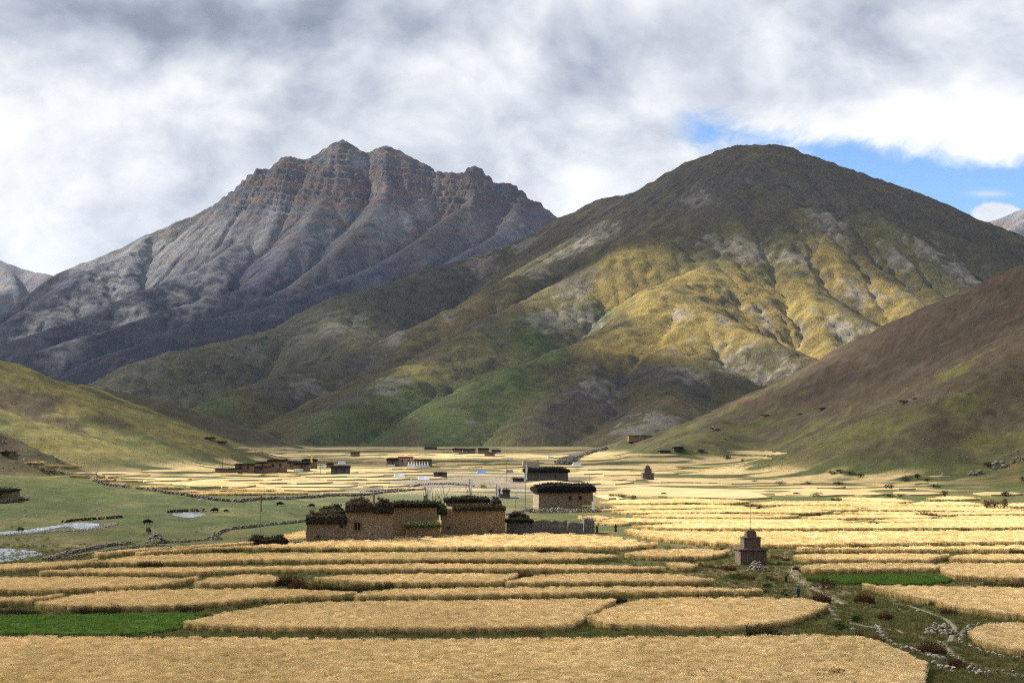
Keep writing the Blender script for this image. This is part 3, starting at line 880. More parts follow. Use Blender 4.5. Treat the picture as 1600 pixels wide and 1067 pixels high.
# ------------------------------------------------------------------ crops, grass
def plant_mat(name, attr=True, hue_noise=0.25, transl=0.35, tint=(1, 1, 1), patch=9.0):
    m = bpy.data.materials.new(name)
    m.use_nodes = True
    m.node_tree.nodes.clear()
    N = NT(m.node_tree)
    col = N.n('ShaderNodeAttribute', attribute_name='Col').outputs['Color']
    rnd = N.n('ShaderNodeObjectInfo').outputs['Random']
    pos = N.n('ShaderNodeNewGeometry').outputs['Position']
    n = N.noise(pos, 1.0 / patch, 4.0, 0.6)
    v = N.m('ADD', N.m('MULTIPLY', N.m('SUBTRACT', rnd, 0.5), hue_noise), N.m('MULTIPLY', N.m('SUBTRACT', n, 0.5), 1.1 * hue_noise + 0.12))
    big_ = N.noise(pos, 1.0 / 55.0, 2.0, 0.5)
    v = N.m('ADD', v, N.m('ADD', N.m('MULTIPLY', N.m('SUBTRACT', big_, 0.5), 0.55), 1.0))
    comb = N.n('ShaderNodeCombineXYZ', {0: N.m('MULTIPLY', v, tint[0]), 1: N.m('MULTIPLY', v, tint[1]), 2: N.m('MULTIPLY', N.m('POWER', v, 1.3), tint[2])}).outputs[0]
    c = N.mix(1.0, col, comb, 'MULTIPLY')
    d = N.n('ShaderNodeBsdfDiffuse', {'Color': c})
    t = N.n('ShaderNodeBsdfTranslucent', {'Color': c})
    mx = N.n('ShaderNodeMixShader', {0: transl, 1: d.outputs[0], 2: t.outputs[0]})
    N.n('ShaderNodeOutputMaterial', {'Surface': mx.outputs[0]})
    return m


class MB:
    """collects faces with a colour each, then builds one mesh"""
    def __init__(self):
        self.v, self.f, self.c = [], [], []
    def face(self, pts, cols):
        i = len(self.v)
        self.v += [tuple(p) for p in pts]
        self.c += [tuple(c) for c in cols]
        self.f.append(tuple(range(i, i + len(pts))))
    def blade(self, base, tip, w, side, c0, c1, bend=None):
        """tapered two-segment blade"""
        base, tip, side = Vector(base), Vector(tip), Vector(side) * (w * 0.5)
        mid = (base + tip) * 0.5 + (Vector(bend) if bend is not None else Vector((0, 0, 0)))
        cm = tuple((a + b) * 0.5 for a, b in zip(c0, c1))
        self.face([base - side, base + side, mid + side * 0.9, mid - side * 0.9], [c0, c0, cm, cm])
        self.face([mid - side * 0.9, mid + side * 0.9, tip], [cm, cm, c1])
    def spindle(self, a, b, w, c, sides=3):
        a, b = Vector(a), Vector(b)
        ax = (b - a).normalized()
        u = ax.orthogonal().normalized()
        v = ax.cross(u)
        mid = a + (b - a) * 0.42
        ring = [mid + (u * math.cos(k * 2 * math.pi / sides) + v * math.sin(k * 2 * math.pi / sides)) * w * 0.5 for k in range(sides)]
        for k in range(sides):
            self.face([a, ring[(k + 1) % sides], ring[k]], [c] * 3)
            self.face([ring[k], ring[(k + 1) % sides], b], [c] * 3)
    def mesh(self, name, mat=None):
        me = bpy.data.meshes.new(name)
        me.from_pydata(self.v, [], self.f)
        a = me.attributes.new('Col', 'FLOAT_COLOR', 'POINT')
        a.data.foreach_set('color', np.array([(*c, 1.0) for c in self.c], dtype=np.float32).ravel())
        if mat:
            me.materials.append(mat)
        return me


def vary(c, r, a=0.15):
    k = 1 + r.uniform(-a, a)
    return tuple(max(0.0, x * k * (1 + r.uniform(-a, a) * 0.4)) for x in c)


def wheat_clump(seed, rad, n, h, wide, lum=1.0):
    r = random.Random(seed)
    m = MB()
    L = lambda c: tuple(min(0.92, x * lum) for x in c)
    for i in range(n):
        a, d = r.uniform(0, 6.283), rad * math.sqrt(r.random())
        x, y = d * math.cos(a), d * math.sin(a)
        hh = h * r.uniform(0.84, 1.08)
        lx, ly = r.gauss(0.05, 0.07), r.gauss(-0.02, 0.07)
        top = Vector((x + lx, y + ly, hh))
        s = Vector((math.cos(a * 3.1), math.sin(a * 3.1), 0))
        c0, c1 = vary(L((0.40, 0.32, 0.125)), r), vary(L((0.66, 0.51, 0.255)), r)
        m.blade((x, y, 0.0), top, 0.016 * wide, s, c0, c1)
        dirn = Vector((r.gauss(0.35, 0.3), r.gauss(0.0, 0.3), r.uniform(0.15, 0.8))).normalized()
        m.spindle(top - dirn * 0.02, top + dirn * r.uniform(0.11, 0.16) * (0.6 + 0.4 * wide), 0.030 * wide, vary(L((0.80, 0.645, 0.375)), r, 0.18))
        if i % 2 == 0:
            q = top * r.uniform(0.45, 0.75)
            e = q + Vector((r.uniform(-0.16, 0.16), r.uniform(-0.16, 0.16), r.uniform(-0.05, 0.12)))
            m.blade(q, e, 0.02 * wide, s.cross(Vector((0, 0, 1))), c1, vary(L((0.66, 0.5, 0.24)), r))
    return m


def leafy_clump(seed, rad, n, h, c_lo, c_hi, w=0.05):
    r = random.Random(seed)
    m = MB()
    for i in range(n):
        a, d = r.uniform(0, 6.283), rad * math.sqrt(r.random())
        x, y = d * math.cos(a), d * math.sin(a)
        out = Vector((math.cos(a), math.sin(a), 0)) * r.uniform(0.2, 0.8) * h
        tip = Vector((x, y, 0)) + out * 0.6 + Vector((0, 0, h * r.uniform(0.5, 1.1)))
        s = Vector((-math.sin(a + r.uniform(-1, 1)), math.cos(a + r.uniform(-1, 1)), r.uniform(-0.3, 0.3)))
        m.blade((x, y, 0), tip, w * r.uniform(0.7, 1.4), s, vary(c_lo, r), vary(c_hi, r, 0.25), bend=(0, 0, h * 0.12))
    return m


mat_wheat = plant_mat('ripe_wheat', hue_noise=0.26, transl=0.3)
mat_green = plant_mat('green_leaves', hue_noise=0.55, transl=0.4, patch=2.2)
mat_grass = plant_mat('dry_grass', hue_noise=0.5, transl=0.3, patch=5.0)


def proto_collection(name, meshes):
    c = bpy.data.collections.new(name)
    for i, me in enumerate(meshes):
        c.objects.link(bpy.data.objects.new('%s_clump' % name, me))
    return c


col_wheat_near = proto_collection('wheat', [wheat_clump(s, 0.34, 46, 0.76, 1.25).mesh('wheat_clump', mat_wheat) for s in range(5)])
col_wheat_mid = proto_collection('far_wheat', [wheat_clump(20 + s, 0.8, 46, 0.95, 3.0, 1.14).mesh('wheat_clump', mat_wheat) for s in range(4)])
col_green = proto_collection('leaf', [leafy_clump(40 + s, 0.3, 34, 0.42, (0.035, 0.06, 0.012), ((0.10, 0.19, 0.032), (0.075, 0.15, 0.025), (0.13, 0.20, 0.04), (0.09, 0.17, 0.05))[s], 0.07).mesh('leaf_clump', mat_green) for s in range(4)])
col_grass = proto_collection('grass', [leafy_clump(60 + s, 0.28, 26, 0.36, (0.11, 0.11, 0.04), c, 0.03).mesh('grass_clump', mat_grass)
                                       for s, c in enumerate([(0.13, 0.15, 0.045), (0.20, 0.165, 0.07), (0.24, 0.18, 0.09), (0.09, 0.13, 0.035), (0.16, 0.12, 0.06)])])


def scatter_group(name, coll, smin, smax, tilt=0.12):
    g = bpy.data.node_groups.new(name, 'GeometryNodeTree')
    g.interface.new_socket('Geometry', in_out='INPUT', socket_type='NodeSocketGeometry')
    g.interface.new_socket('Geometry', in_out='OUTPUT', socket_type='NodeSocketGeometry')
    N = NT(g)
    gi, go = g.nodes.new('NodeGroupInput'), g.nodes.new('NodeGroupOutput')
    sel = N.n('GeometryNodeInputNamedAttribute', {'Name': 'sel'}, data_type='FLOAT')
    ci = N.n('GeometryNodeCollectionInfo', {'Collection': coll, 'Separate Children': True, 'Reset Children': True})
    rot = N.n('FunctionNodeRandomValue', {0: (-tilt, -tilt, 0.0), 1: (tilt, tilt, 6.283)}, data_type='FLOAT_VECTOR')
    scl = N.n('FunctionNodeRandomValue', {2: smin, 3: smax}, data_type='FLOAT')
    inst = N.n('GeometryNodeInstanceOnPoints', {'Points': gi.outputs[0], 'Selection': sel.outputs[0], 'Instance': ci.outputs[0], 'Pick Instance': True,
                                                'Rotation': rot.outputs[0], 'Scale': scl.outputs[1]})
    j = g.nodes.new('GeometryNodeJoinGeometry')
    g.links.new(inst.outputs[0], j.inputs[0])
    g.links.new(gi.outputs[0], j.inputs[0])
    g.links.new(j.outputs[0], go.inputs[0])
    return g


sg_near = scatter_group('wheat_scatter', col_wheat_near, 0.85, 1.15)
sg_mid = scatter_group('far_wheat_scatter', col_wheat_mid, 0.52, 0.68)
sg_mid_tall = scatter_group('far_wheat_scatter', col_wheat_mid, 0.72, 0.92)
sg_green = scatter_group('leaf_scatter', col_green, 0.7, 1.3)
sg_grass = scatter_group('grass_scatter', col_grass, 0.5, 1.35, 0.25)

# occupancy of the near ground, so that grass keeps out of crops and paths
OC_X0, OC_Y0, OC_C = -170.0, 92.0, 0.5
OCC = np.zeros((int(420 / OC_C), int(340 / OC_C)), dtype=np.uint8)


def mark(X, Y, v=1):
    i, j = ((np.asarray(Y) - OC_Y0) / OC_C).astype(int).ravel(), ((np.asarray(X) - OC_X0) / OC_C).astype(int).ravel()
    ok = (i >= 0) & (i < OCC.shape[0]) & (j >= 0) & (j < OCC.shape[1])
    OCC[i[ok], j[ok]] = v


def resample(pts, n):
    p = np.array(pts, float)
    s = np.concatenate([[0], np.cumsum(np.hypot(*np.diff(p, axis=0).T))])
    t = np.linspace(0, s[-1], n)
    return np.stack([np.interp(t, s, p[:, 0]), np.interp(t, s, p[:, 1])], 1)


def field(name, label, back, front, h=0.74, kind='wheat', group=None, cat='wheat field'):
    """a crop plot between its far top edge and its near foot edge, both read off the picture and laid on the ground"""
    B, Fr = resample(back, 90), resample(front, 90)
    wb, wf = [], []
    for b, f in zip(B, Fr):
        pb, pf = on_ground(b[0], b[1], h), on_ground(f[0], f[1], 0.0)
        if pb is None or pf is None:
            return None
        if pb.y < pf.y + 0.4:
            pb = Vector((pf.x * (pf.y + 0.4) / pf.y, pf.y + 0.4, 0))
        wb.append((pb.x, pb.y))
        wf.append((pf.x, pf.y))
    wb, wf = np.array(wb), np.array(wf)
    # smooth the outlines: they were ploughed, not traced
    for _ in range(3):
        wb[1:-1] = 0.25 * wb[:-2] + 0.5 * wb[1:-1] + 0.25 * wb[2:]
        wf[1:-1] = 0.25 * wf[:-2] + 0.5 * wf[1:-1] + 0.25 * wf[2:]
    dist = wf[:, 1].mean()
    length = np.hypot(*np.diff(wf, axis=0).T).sum()
    n = int(np.clip(length / (1.2 if dist < 260 else 0.006 * dist), 12, 160))
    wb, wf = resample(wb, n), resample(wf, n)
    depth = np.hypot(*(wb - wf).T)
    m = int(np.clip(depth.max() / (1.6 if dist < 260 else 0.009 * dist), 3, 34))
    ins = np.minimum(0.45, (0.55 if dist < 250 else 0.5 if dist < 460 else 0.0) / np.maximum(depth, 0.3))[None, :, None]
    T = np.linspace(0, 1, m)[:, None, None]
    T = ins + (1 - 1.6 * ins) * T
    S = wf[None] * (1 - T) + wb[None] * T
    if dist < 460:
        S[:, 0] = S[:, 0] * 0.5 + S[:, 1] * 0.5
        S[:, -1] = S[:, -1] * 0.5 + S[:, -2] * 0.5
    wob = 0.10 if dist < 260 else 0.30
    X = S[..., 0] + wob * 2 * fbm(S[..., 0], S[..., 1], 5, 3, seed=221)
    Y = S[..., 1] + wob * 3 * fbm(S[..., 0], S[..., 1], 6, 3, seed=225)
    G = gfast(X, Y)
    near_f = dist < 250
    core = (0.84 if dist < 250 else 0.88 if dist < 460 else 0.97) * h
    rag = fbm(X, Y, 2.2 if dist < 460 else 5.0, 4, 0.7, 231)
    Zt = G + core * (1 + 0.07 * rag)
    nv = n * m
    verts = np.concatenate([np.stack([X, Y, Zt], -1).reshape(-1, 3), np.stack([X, Y, G - 0.25], -1).reshape(-1, 3)])
    ii = np.arange(nv).reshape(m, n)
    faces = np.stack([ii[:-1, :-1], ii[:-1, 1:], ii[1:, 1:], ii[1:, :-1]], -1).reshape(-1, 4).tolist()
    for e in (ii[0], ii[-1][::-1], ii[:, -1], ii[::-1, 0]):
        for a, b in zip(e[:-1], e[1:]):
            faces.append([int(a) + nv, int(b) + nv, int(b), int(a)])
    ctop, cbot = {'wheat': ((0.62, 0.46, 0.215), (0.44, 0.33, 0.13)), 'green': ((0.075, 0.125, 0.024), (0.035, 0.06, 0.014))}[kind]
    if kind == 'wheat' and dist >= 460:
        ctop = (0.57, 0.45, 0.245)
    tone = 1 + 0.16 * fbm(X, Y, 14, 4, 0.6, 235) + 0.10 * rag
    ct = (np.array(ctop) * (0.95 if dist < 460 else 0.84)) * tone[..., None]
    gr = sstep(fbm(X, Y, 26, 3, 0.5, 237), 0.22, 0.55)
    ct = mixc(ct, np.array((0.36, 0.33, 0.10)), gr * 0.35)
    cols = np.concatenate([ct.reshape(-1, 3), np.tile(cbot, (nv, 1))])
    sel = np.zeros(2 * nv)
    grp = None
    if dist < 460:
        area = depth.mean() * length
        near = dist < 250
        if kind == 'wheat':
            dens, grp = (4.6, sg_near) if near else (0.42, sg_mid_tall if h > 0.6 else sg_mid)
        else:
            dens, grp = 7.0, sg_green
        k = int(min(area * dens, 24000))
        kr = int(length * (7.0 if near else 2.6)) if kind == 'wheat' else 0
        k += kr
        # spread evenly over the plot, cells weighted by their size
        cw = (depth[:-1] + depth[1:]) * 0.5 * np.hypot(*np.diff(wf, axis=0).T)
        ci = rng.choice(n - 1, size=k, p=cw / cw.sum())
        u, t = rng.random(k), rng.random(k)
        # thicken the near rim, where one looks into the standing stalks
        rim = np.arange(k) >= k - kr
        ci[rim] = rng.choice(n - 1, size=kr)
        t[rim] = (rng.random(kr) ** 1.3 * 1.25 - 0.42 * np.clip(fbm(wf[ci[rim], 0], wf[ci[rim], 1], 3, 3, seed=291) + 0.5, 0, 1.2)) * np.minimum(1.0, 0.75 / np.maximum(depth[ci[rim]], 0.75))
        pf = wf[ci] * (1 - u)[:, None] + wf[ci + 1] * u[:, None]
        pb = wb[ci] * (1 - u)[:, None] + wb[ci + 1] * u[:, None]
        p = pf * (1 - t)[:, None] + pb * t[:, None]
        pz = gfast(p[:, 0], p[:, 1])
        verts = np.concatenate([verts, np.column_stack([p, pz])])
        cols = np.concatenate([cols, np.tile(ctop, (k, 1))])
        sel = np.concatenate([sel, np.ones(k)])
        uu, t2 = rng.integers(0, n - 1, 40000), rng.random(40000)
        q = wf[uu] * (1 - t2)[:, None] + wb[uu] * t2[:, None]
        mark(q[:, 0], q[:, 1])
        mark(X, Y)
    me = bpy.data.meshes.new(name)
    me.from_pydata(verts.tolist(), [], faces)
    a = me.attributes.new('Col', 'FLOAT_COLOR', 'POINT')
    a.data.foreach_set('color', np.column_stack([np.clip(cols, 0.01, 0.95), np.ones(len(cols))]).astype(np.float32).ravel())
    a = me.attributes.new('sel', 'FLOAT', 'POINT')
    a.data.foreach_set('value', sel.astype(np.float32))
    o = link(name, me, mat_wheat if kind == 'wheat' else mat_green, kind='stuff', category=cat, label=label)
    if group:
        o['group'] = group
    if grp:
        md = o.modifiers.new('scatter', 'NODES')
        md.node_group = grp
    return o


NEAR = 'wheat plots in the nearer fields'
WF = [
    ('widest wheat field, running along the bottom edge of the picture',
     [(-260, 997), (70, 995), (150, 996), (290, 997), (420, 997), (560, 999), (700, 999), (850, 998), (1000, 996), (1150, 994), (1300, 992), (1345, 993), (1380, 1006), (1410, 1019), (1432, 1034)],
     [(-260, 1180), (300, 1180), (800, 1180), (1200, 1180), (1400, 1150), (1440, 1080), (1442, 1050)]),
    ('wheat field with a pointed tip beside the large green patch',
     [(292, 975), (310, 968), (340, 961), (380, 953), (430, 946), (500, 941), (600, 940), (700, 939), (800, 938), (900, 937), (945, 938), (957, 942)],
     [(290, 984), (340, 988), (400, 990), (600, 992), (800, 991), (890, 988), (908, 974), (940, 955), (958, 947)]),
    ('wheat field with a rounded end just below the person in blue',
     [(922, 967), (945, 955), (985, 942), (1010, 936), (1080, 934), (1170, 934), (1250, 935), (1278, 942), (1289, 952)],
     [(922, 975), (950, 985), (1080, 990), (1180, 987), (1230, 979), (1275, 963), (1290, 955)]),
    ('wheat strip directly above the large green patch', 
     [(58, 943), (90, 936), (124, 930), (173, 924), (288, 921), (400, 920), (470, 922), (531, 925), (553, 931)],
     [(58, 953), (110, 956), (201, 957), (300, 954), (400, 944), (470, 941), (531, 939), (556, 935)]),
    ('small wheat corner at the picture edge above the green patch',
     [(-260, 934), (0, 934), (75, 933), (95, 935)], [(-260, 950), (0, 949), (60, 945), (97, 938)]),
    ('broad wheat strip at the left edge, left of the dark weeds',
     [(-260, 904), (0, 903), (115, 902), (220, 903), (305, 906)], [(-260, 931), (0, 930), (80, 930), (160, 926), (250, 922), (306, 911)]),
    ('wheat strip ending against the dark weed thicket',
     [(306, 911), (325, 904), (360, 900), (400, 898), (425, 900), (434, 904)], [(306, 920), (340, 920), (400, 919), (434, 915)]),
    ('lens of wheat right of the dark weed thicket',
     [(492, 908), (505, 904), (531, 900), (600, 898), (662, 897), (740, 897), (802, 899), (807, 902)], [(494, 911), (560, 917), (619, 918), (700, 918), (781, 917), (807, 905)]),
    ('wheat strip with an arched right end above the field of the person in blue',
     [(793, 915), (806, 907), (820, 901), (870, 898), (925, 896), (1000, 896), (1056, 897), (1091, 903), (1112, 911)],
     [(793, 918), (900, 917), (1000, 916), (1090, 916), (1114, 914)]),
    ('long wheat strip tapering to the right towards the person in blue',
     [(555, 931), (570, 926), (597, 922), (706, 920), (837, 918), (969, 917), (1090, 918), (1150, 920), (1188, 927)],
     [(557, 940), (620, 940), (706, 939), (881, 935), (1000, 933), (1100, 932), (1160, 932), (1190, 931)]),
    ('wheat strip with a thin left tip, third row before the ruined houses',
     [(63, 895), (85, 892), (115, 889), (201, 888), (300, 887), (400, 886), (520, 883), (662, 881), (840, 882), (970, 884), (1030, 887), (1037, 890)],
     [(63, 901), (200, 902), (288, 902), (400, 897), (600, 896), (837, 896), (960, 896), (1020, 896), (1038, 893)]),
    ('wheat strip in the second row before the ruined houses',
     [(142, 881), (180, 873), (216, 869), (300, 866), (400, 865), (600, 864), (789, 863), (900, 864), (955, 868), (963, 872)],
     [(144, 886), (213, 886), (300, 884), (400, 881), (600, 881), (789, 880), (900, 880), (964, 876)]),
    ('small wheat corner at the left edge below the stream',
     [(-260, 885), (0, 883), (60, 879), (127, 876), (150, 877)], [(-260, 897), (0, 896), (60, 894), (130, 888), (151, 881)]),
    ('wheat field reaching up to the walls of the ruined houses',
     [(215, 867), (276, 861), (340, 857), (400, 853), (440, 850), (479, 847), (540, 843), (619, 839), (700, 836), (789, 834), (881, 833), (947, 837), (1000, 846), (1028, 852)],
     [(216, 870), (300, 864), (400, 861), (600, 861), (789, 860), (900, 860), (970, 861), (1029, 855)]),
    ('short rounded wheat plot left of the stone tower',
     [(976, 867), (990, 863), (1012, 860), (1075, 858), (1125, 860), (1135, 864)], [(978, 873), (1020, 876), (1050, 876), (1100, 876), (1125, 872), (1136, 867)]),
    ('tiny wheat patch among weeds left of the stone tower',
     [(1044, 883), (1056, 879), (1075, 881), (1087, 886)], [(1045, 888), (1058, 893), (1076, 894), (1088, 890)]),
    ('short wheat plot right of the tower, first before the bright fields',
     [(1241, 871), (1255, 867), (1300, 866), (1375, 866), (1440, 866), (1475, 867), (1480, 870)], [(1243, 876), (1265, 881), (1375, 881), (1450, 881), (1480, 874)]),
    ('short wheat plot directly behind the small green patch',
     [(1252, 889), (1265, 883), (1290, 881), (1375, 880), (1450, 881), (1471, 885)], [(1254, 894), (1262, 897), (1375, 896), (1460, 895), (1473, 890)]),
    ('wheat plot at the right edge, behind a grassy notch',
     [(1484, 873), (1495, 868), (1520, 866), (1600, 866), (1900, 866)], [(1486, 879), (1520, 881), (1600, 881), (1900, 881)]),
    ('wheat plot at the right edge beside the small green patch',
     [(1471, 887), (1487, 880), (1540, 880), (1600, 880), (1900, 881)], [(1476, 900), (1490, 907), (1540, 909), (1600, 911), (1900, 912)]),
    ('wheat field at the right edge below the small green patch',
     [(1349, 919), (1381, 915), (1444, 916), (1530, 918), (1600, 919), (1900, 921)], [(1351, 922), (1412, 938), (1459, 948), (1506, 960), (1550, 966), (1600, 972), (1900, 978)]),
    ('rounded wheat field at the right edge inside the curved stone wall',
     [(1520, 994), (1524, 986), (1535, 979), (1553, 975), (1600, 972), (1900, 970)], [(1520, 1000), (1530, 1012), (1553, 1020), (1600, 1029), (1900, 1036)]),
    ('big sunlit wheat field right behind the stone tower',
     [(977, 830), (990, 827), (1075, 829), (1162, 830), (1250, 830), (1300, 831), (1400, 829), (1500, 829), (1900, 829)],
     [(978, 833), (1000, 840), (1025, 846), (1080, 851), (1125, 854), (1200, 857), (1300, 856), (1450, 853), (1900, 850)]),
    ('narrow sunlit wheat strip below the big sunlit field',
     [(1246, 859), (1300, 856), (1400, 854), (1500, 852), (1900, 850)], [(1248, 863), (1300, 864), (1400, 864), (1500, 864), (1900, 864)]),
    ('sunlit wheat beside the low ridge of stones by the stream',
     [(146, 869), (170, 866), (213, 862), (290, 857), (350, 853), (400, 847), (440, 838), (478, 828)], [(148, 872), (213, 866), (290, 861), (350, 858), (400, 853), (440, 850), (478, 846)]),
]
for lab, b, f in WF:
    field('wheat_field', lab, b, f, group=NEAR)
field('green_field', 'large vivid green crop patch at the left edge among wheat',
      [(-260, 962), (0, 961), (100, 959), (200, 957), (290, 957), (320, 958)], [(-260, 994), (0, 994), (100, 995), (200, 995), (262, 990), (300, 975), (322, 962)], h=0.4, kind='green', cat='crop field')
field('green_field', 'small vivid green crop patch at the right, before short wheat plots',
      [(1262, 902), (1280, 898), (1375, 897), (1450, 896), (1475, 899), (1482, 904)], [(1264, 907), (1300, 913), (1381, 916), (1440, 915), (1480, 911), (1484, 908)], h=0.4, kind='green', cat='crop field')

# the bright terraces further up the valley: left end, right end, far top edge, near foot, tilt of the right end
STRIPS = [
    (986, 1900, 818, 828, 0), (935, 1340, 811, 818.5, 1), (1345, 1900, 812, 819, 0), (990, 1250, 804, 811.5, 0), (1255, 1465, 806, 813, 0), (1470, 1900, 807, 815, 0),
    (956, 1300, 797, 803.5, 0), (1305, 1900, 800, 806, 1), (932, 1180, 789.5, 796.5, 1), (1190, 1600, 791, 799, 3), (938, 1170, 781, 788.5, 0), (1172, 1420, 783, 790, 3), (1412, 1540, 785, 792, 1), (1548, 1900, 788, 794, 0),
    (1305, 1425, 777, 784, 3), (1448, 1530, 777, 783, 0), (1212, 1382, 769, 776, -1), (1386, 1475, 769, 774, 0), (1520, 1600, 769, 774, 0), (951, 1206, 761, 774, 8), (930, 976, 770, 779, 4),
    (1014, 1266, 749.5, 755, 2), (1254, 1322, 759.5, 763, 0), (1402, 1432, 762.5, 766, 0), (1440, 1485, 743.5, 746, 0), (1420, 1452, 753, 757, 0), (925, 1010, 745, 751, 0), (905, 990, 752, 757, 0),
    (892, 995, 736, 741, 1), (900, 1068, 728, 733.5, 2), (935, 1060, 740, 744, -2), (968, 1082, 717, 722.5, -1), (968, 1060, 709.5, 713, 0), (1136, 1206, 704, 706, 1), (1140, 1230, 706.5, 710.5, 0), (1125, 1206, 713, 716.5, 1), (1085, 1110, 704, 706, 0),
    (820, 905, 752, 758, 1), (930, 1000, 794, 800, 0), (905, 960, 806, 812, 2), (930, 985, 815, 822, 0)]
SG = 'sunlit wheat terraces on the right'


def strip(i, s, group, lab):
    x0, x1, yt, yb, tl = s
    yt -= 0.28 * (yb - yt)
    r = random.Random(i * 7 + 3)
    n = 14
    b, f = [], []
    w = (yb - yt)
    ph, am = r.uniform(0, 6), min(1.6, 0.16 * w + 0.004 * (x1 - x0))
    for k in range(n):
        t = k / (n - 1)
        e = min(1.0, min(t, 1 - t) * (x1 - x0) / max(14.0, 3.2 * w))
        e = math.sqrt(max(e, 0.0))
        wob = am * 0.5 * math.sin(ph + t * 7 + 1.7 * math.sin(ph * 2 + t * 4))
        x = x0 + (x1 - x0) * t
        mid = yb - 0.25 * w + tl * t + wob
        b.append((x, mid - 0.75 * w * e + tl * 0))
        f.append((x, mid + 0.25 * w * e))
    return field('wheat_field', lab, b, f, h=0.56 if yb < 830 else 0.8, group=group)


for i, s in enumerate(STRIPS):
    strip(i, s, SG, 'thin sunlit wheat terrace on the right side of the valley, beyond the stone tower')
LSTRIPS = [
    (40, 68, 723, 725, 0), (70, 128, 727, 729, 1), (105, 225, 737.5, 741, 1), (108, 185, 743, 746.5, 0), (140, 180, 748.5, 752, 0), (172, 205, 754, 758, 2), (185, 235, 741, 744, 0), (188, 300, 746, 749, 1), (190, 240, 751.5, 754, 0), (220, 345, 734, 738, 0),
    (235, 300, 748.5, 752, 0), (205, 285, 758.5, 763.5, 1), (290, 400, 757, 763, -1), (265, 340, 767, 771, 1), (296, 420, 770, 775, -1), (330, 430, 765, 768.5, 0), (345, 470, 740.5, 744, 1), (300, 395, 733, 737, 2), (340, 440, 748, 751, 0),
    (400, 520, 752, 756, 0), (420, 560, 758, 762, -1), (430, 540, 764, 768, 0), (400, 480, 769, 773, 0), (470, 600, 742, 745.5, 0), (500, 640, 747, 750.5, 0), (530, 610, 752, 755, 1), (560, 640, 757, 761, 0), (480, 560, 736, 739, 0), (560, 660, 735.5, 738.5, 0), (590, 690, 740, 743, 0),
    (640, 700, 746, 749, 0), (600, 665, 762, 766, -1), (500, 590, 769.5, 772.5, -1),
    (365, 430, 698.5, 702, 2), (380, 470, 703.5, 707, 1), (470, 560, 700, 702.5, 0), (440, 545, 708, 711, 0), (560, 690, 702, 704, 0), (500, 600, 714, 717, 0), (565, 700, 707.5, 710.5, 0), (680, 790, 709, 712, 1), (700, 800, 716, 719, 1), (675, 760, 723, 726, 0),
    (720, 820, 728, 731, 0), (600, 660, 730.5, 733, 0), (760, 850, 722, 725, 0), (800, 870, 712, 715, 1), (560, 640, 719, 722, 0), (450, 520, 717.5, 720.5, 0), (780, 860, 734, 737, 0), (830, 900, 717, 720, 0)]
LG = 'far sunlit wheat terraces by the village'
for i, s in enumerate(LSTRIPS):
    strip(100 + i, s, LG, 'thin far sunlit wheat terrace on the left or middle of the valley floor')

# ------------------------------------------------------------------ path, stream
def ribbon(name, pts, w0, w1, lift, mat, rag=0.2, **props):
    P = [on_ground(*p) for p in pts]
    P = resample([(p.x, p.y) for p in P], 70)
    d = np.gradient(P, axis=0)
    d /= np.hypot(*d.T)[:, None] + 1e-9
    nrm = np.stack([-d[:, 1], d[:, 0]], 1)
    wd = np.linspace(w0, w1, 70) * (1 + rag * 2 * fbm(P[:, 0], P[:, 1], 4, 3, seed=241))
    T = np.linspace(-0.5, 0.5, 5)[:, None, None]
    S = P[None] + nrm[None] * wd[None, :, None] * T
    Z = gfast(S[..., 0], S[..., 1]) + lift
    Z[0] -= lift + 0.05
    Z[-1] -= lift + 0.05
    mark(S[..., 0], S[..., 1], 2)
    return link(name, grid_mesh(name, S[..., 0], S[..., 1], Z), mat, **props)


def simple_mat(name, c1, c2, scale, rough=0.95, bump=0.4, bdist=0.05, spec=0.1, detail=8.0):
    m = bpy.data.materials.new(name)
    m.use_nodes = True
    m.node_tree.nodes.clear()
    N = NT(m.node_tree)
    pos = N.n('ShaderNodeNewGeometry').outputs['Position']
    n = N.noise(pos, scale, detail, 0.65)
    c = N.mix(N.step(n, 0.3, 0.7), c1, c2)
    b = N.n('ShaderNodeBump', {'Strength': bump, 'Distance': bdist, 'Height': n})
    p = N.n('ShaderNodeBsdfPrincipled', {'Base Color': c, 'Roughness': rough, 'Specular IOR Level': spec, 'Normal': b.outputs[0]})
    N.n('ShaderNodeOutputMaterial', {'Surface': p.outputs[0]})
    return m


mat_dirt = simple_mat('trodden_dirt', (0.13, 0.105, 0.075), (0.235, 0.20, 0.155), 1.6)
ribbon('path', [(1244, 883), (1239, 893), (1246, 905), (1262, 914), (1280, 924), (1302, 935), (1318, 944)], 1.6, 1.1, 0.02, mat_dirt, kind='structure', label='dusty footpath running down past the stone tower')
ribbon('path', [(1282, 938), (1300, 955), (1305, 966), (1330, 974), (1360, 979), (1400, 984), (1430, 993), (1462, 1000), (1478, 1008), (1484, 1020), (1510, 1034), (1560, 1049), (1640, 1066)], 0.8, 1.3, 0.024, mat_dirt, kind='structure', label='dusty footpath between the stone walls at the lower right')
ribbon('path', [(1390, 942), (1420, 946), (1450, 956), (1480, 968), (1492, 980), (1484, 1003)], 0.6, 0.8, 0.028, mat_dirt, kind='structure', label='thin dusty footpath curving round the stone heap')
ribbon('path', [(1000, 862), (1020, 859), (1040, 857)], 0.8, 0.8, 0.02, mat_dirt, kind='structure', label='short stretch of pale footpath between wheat plots')

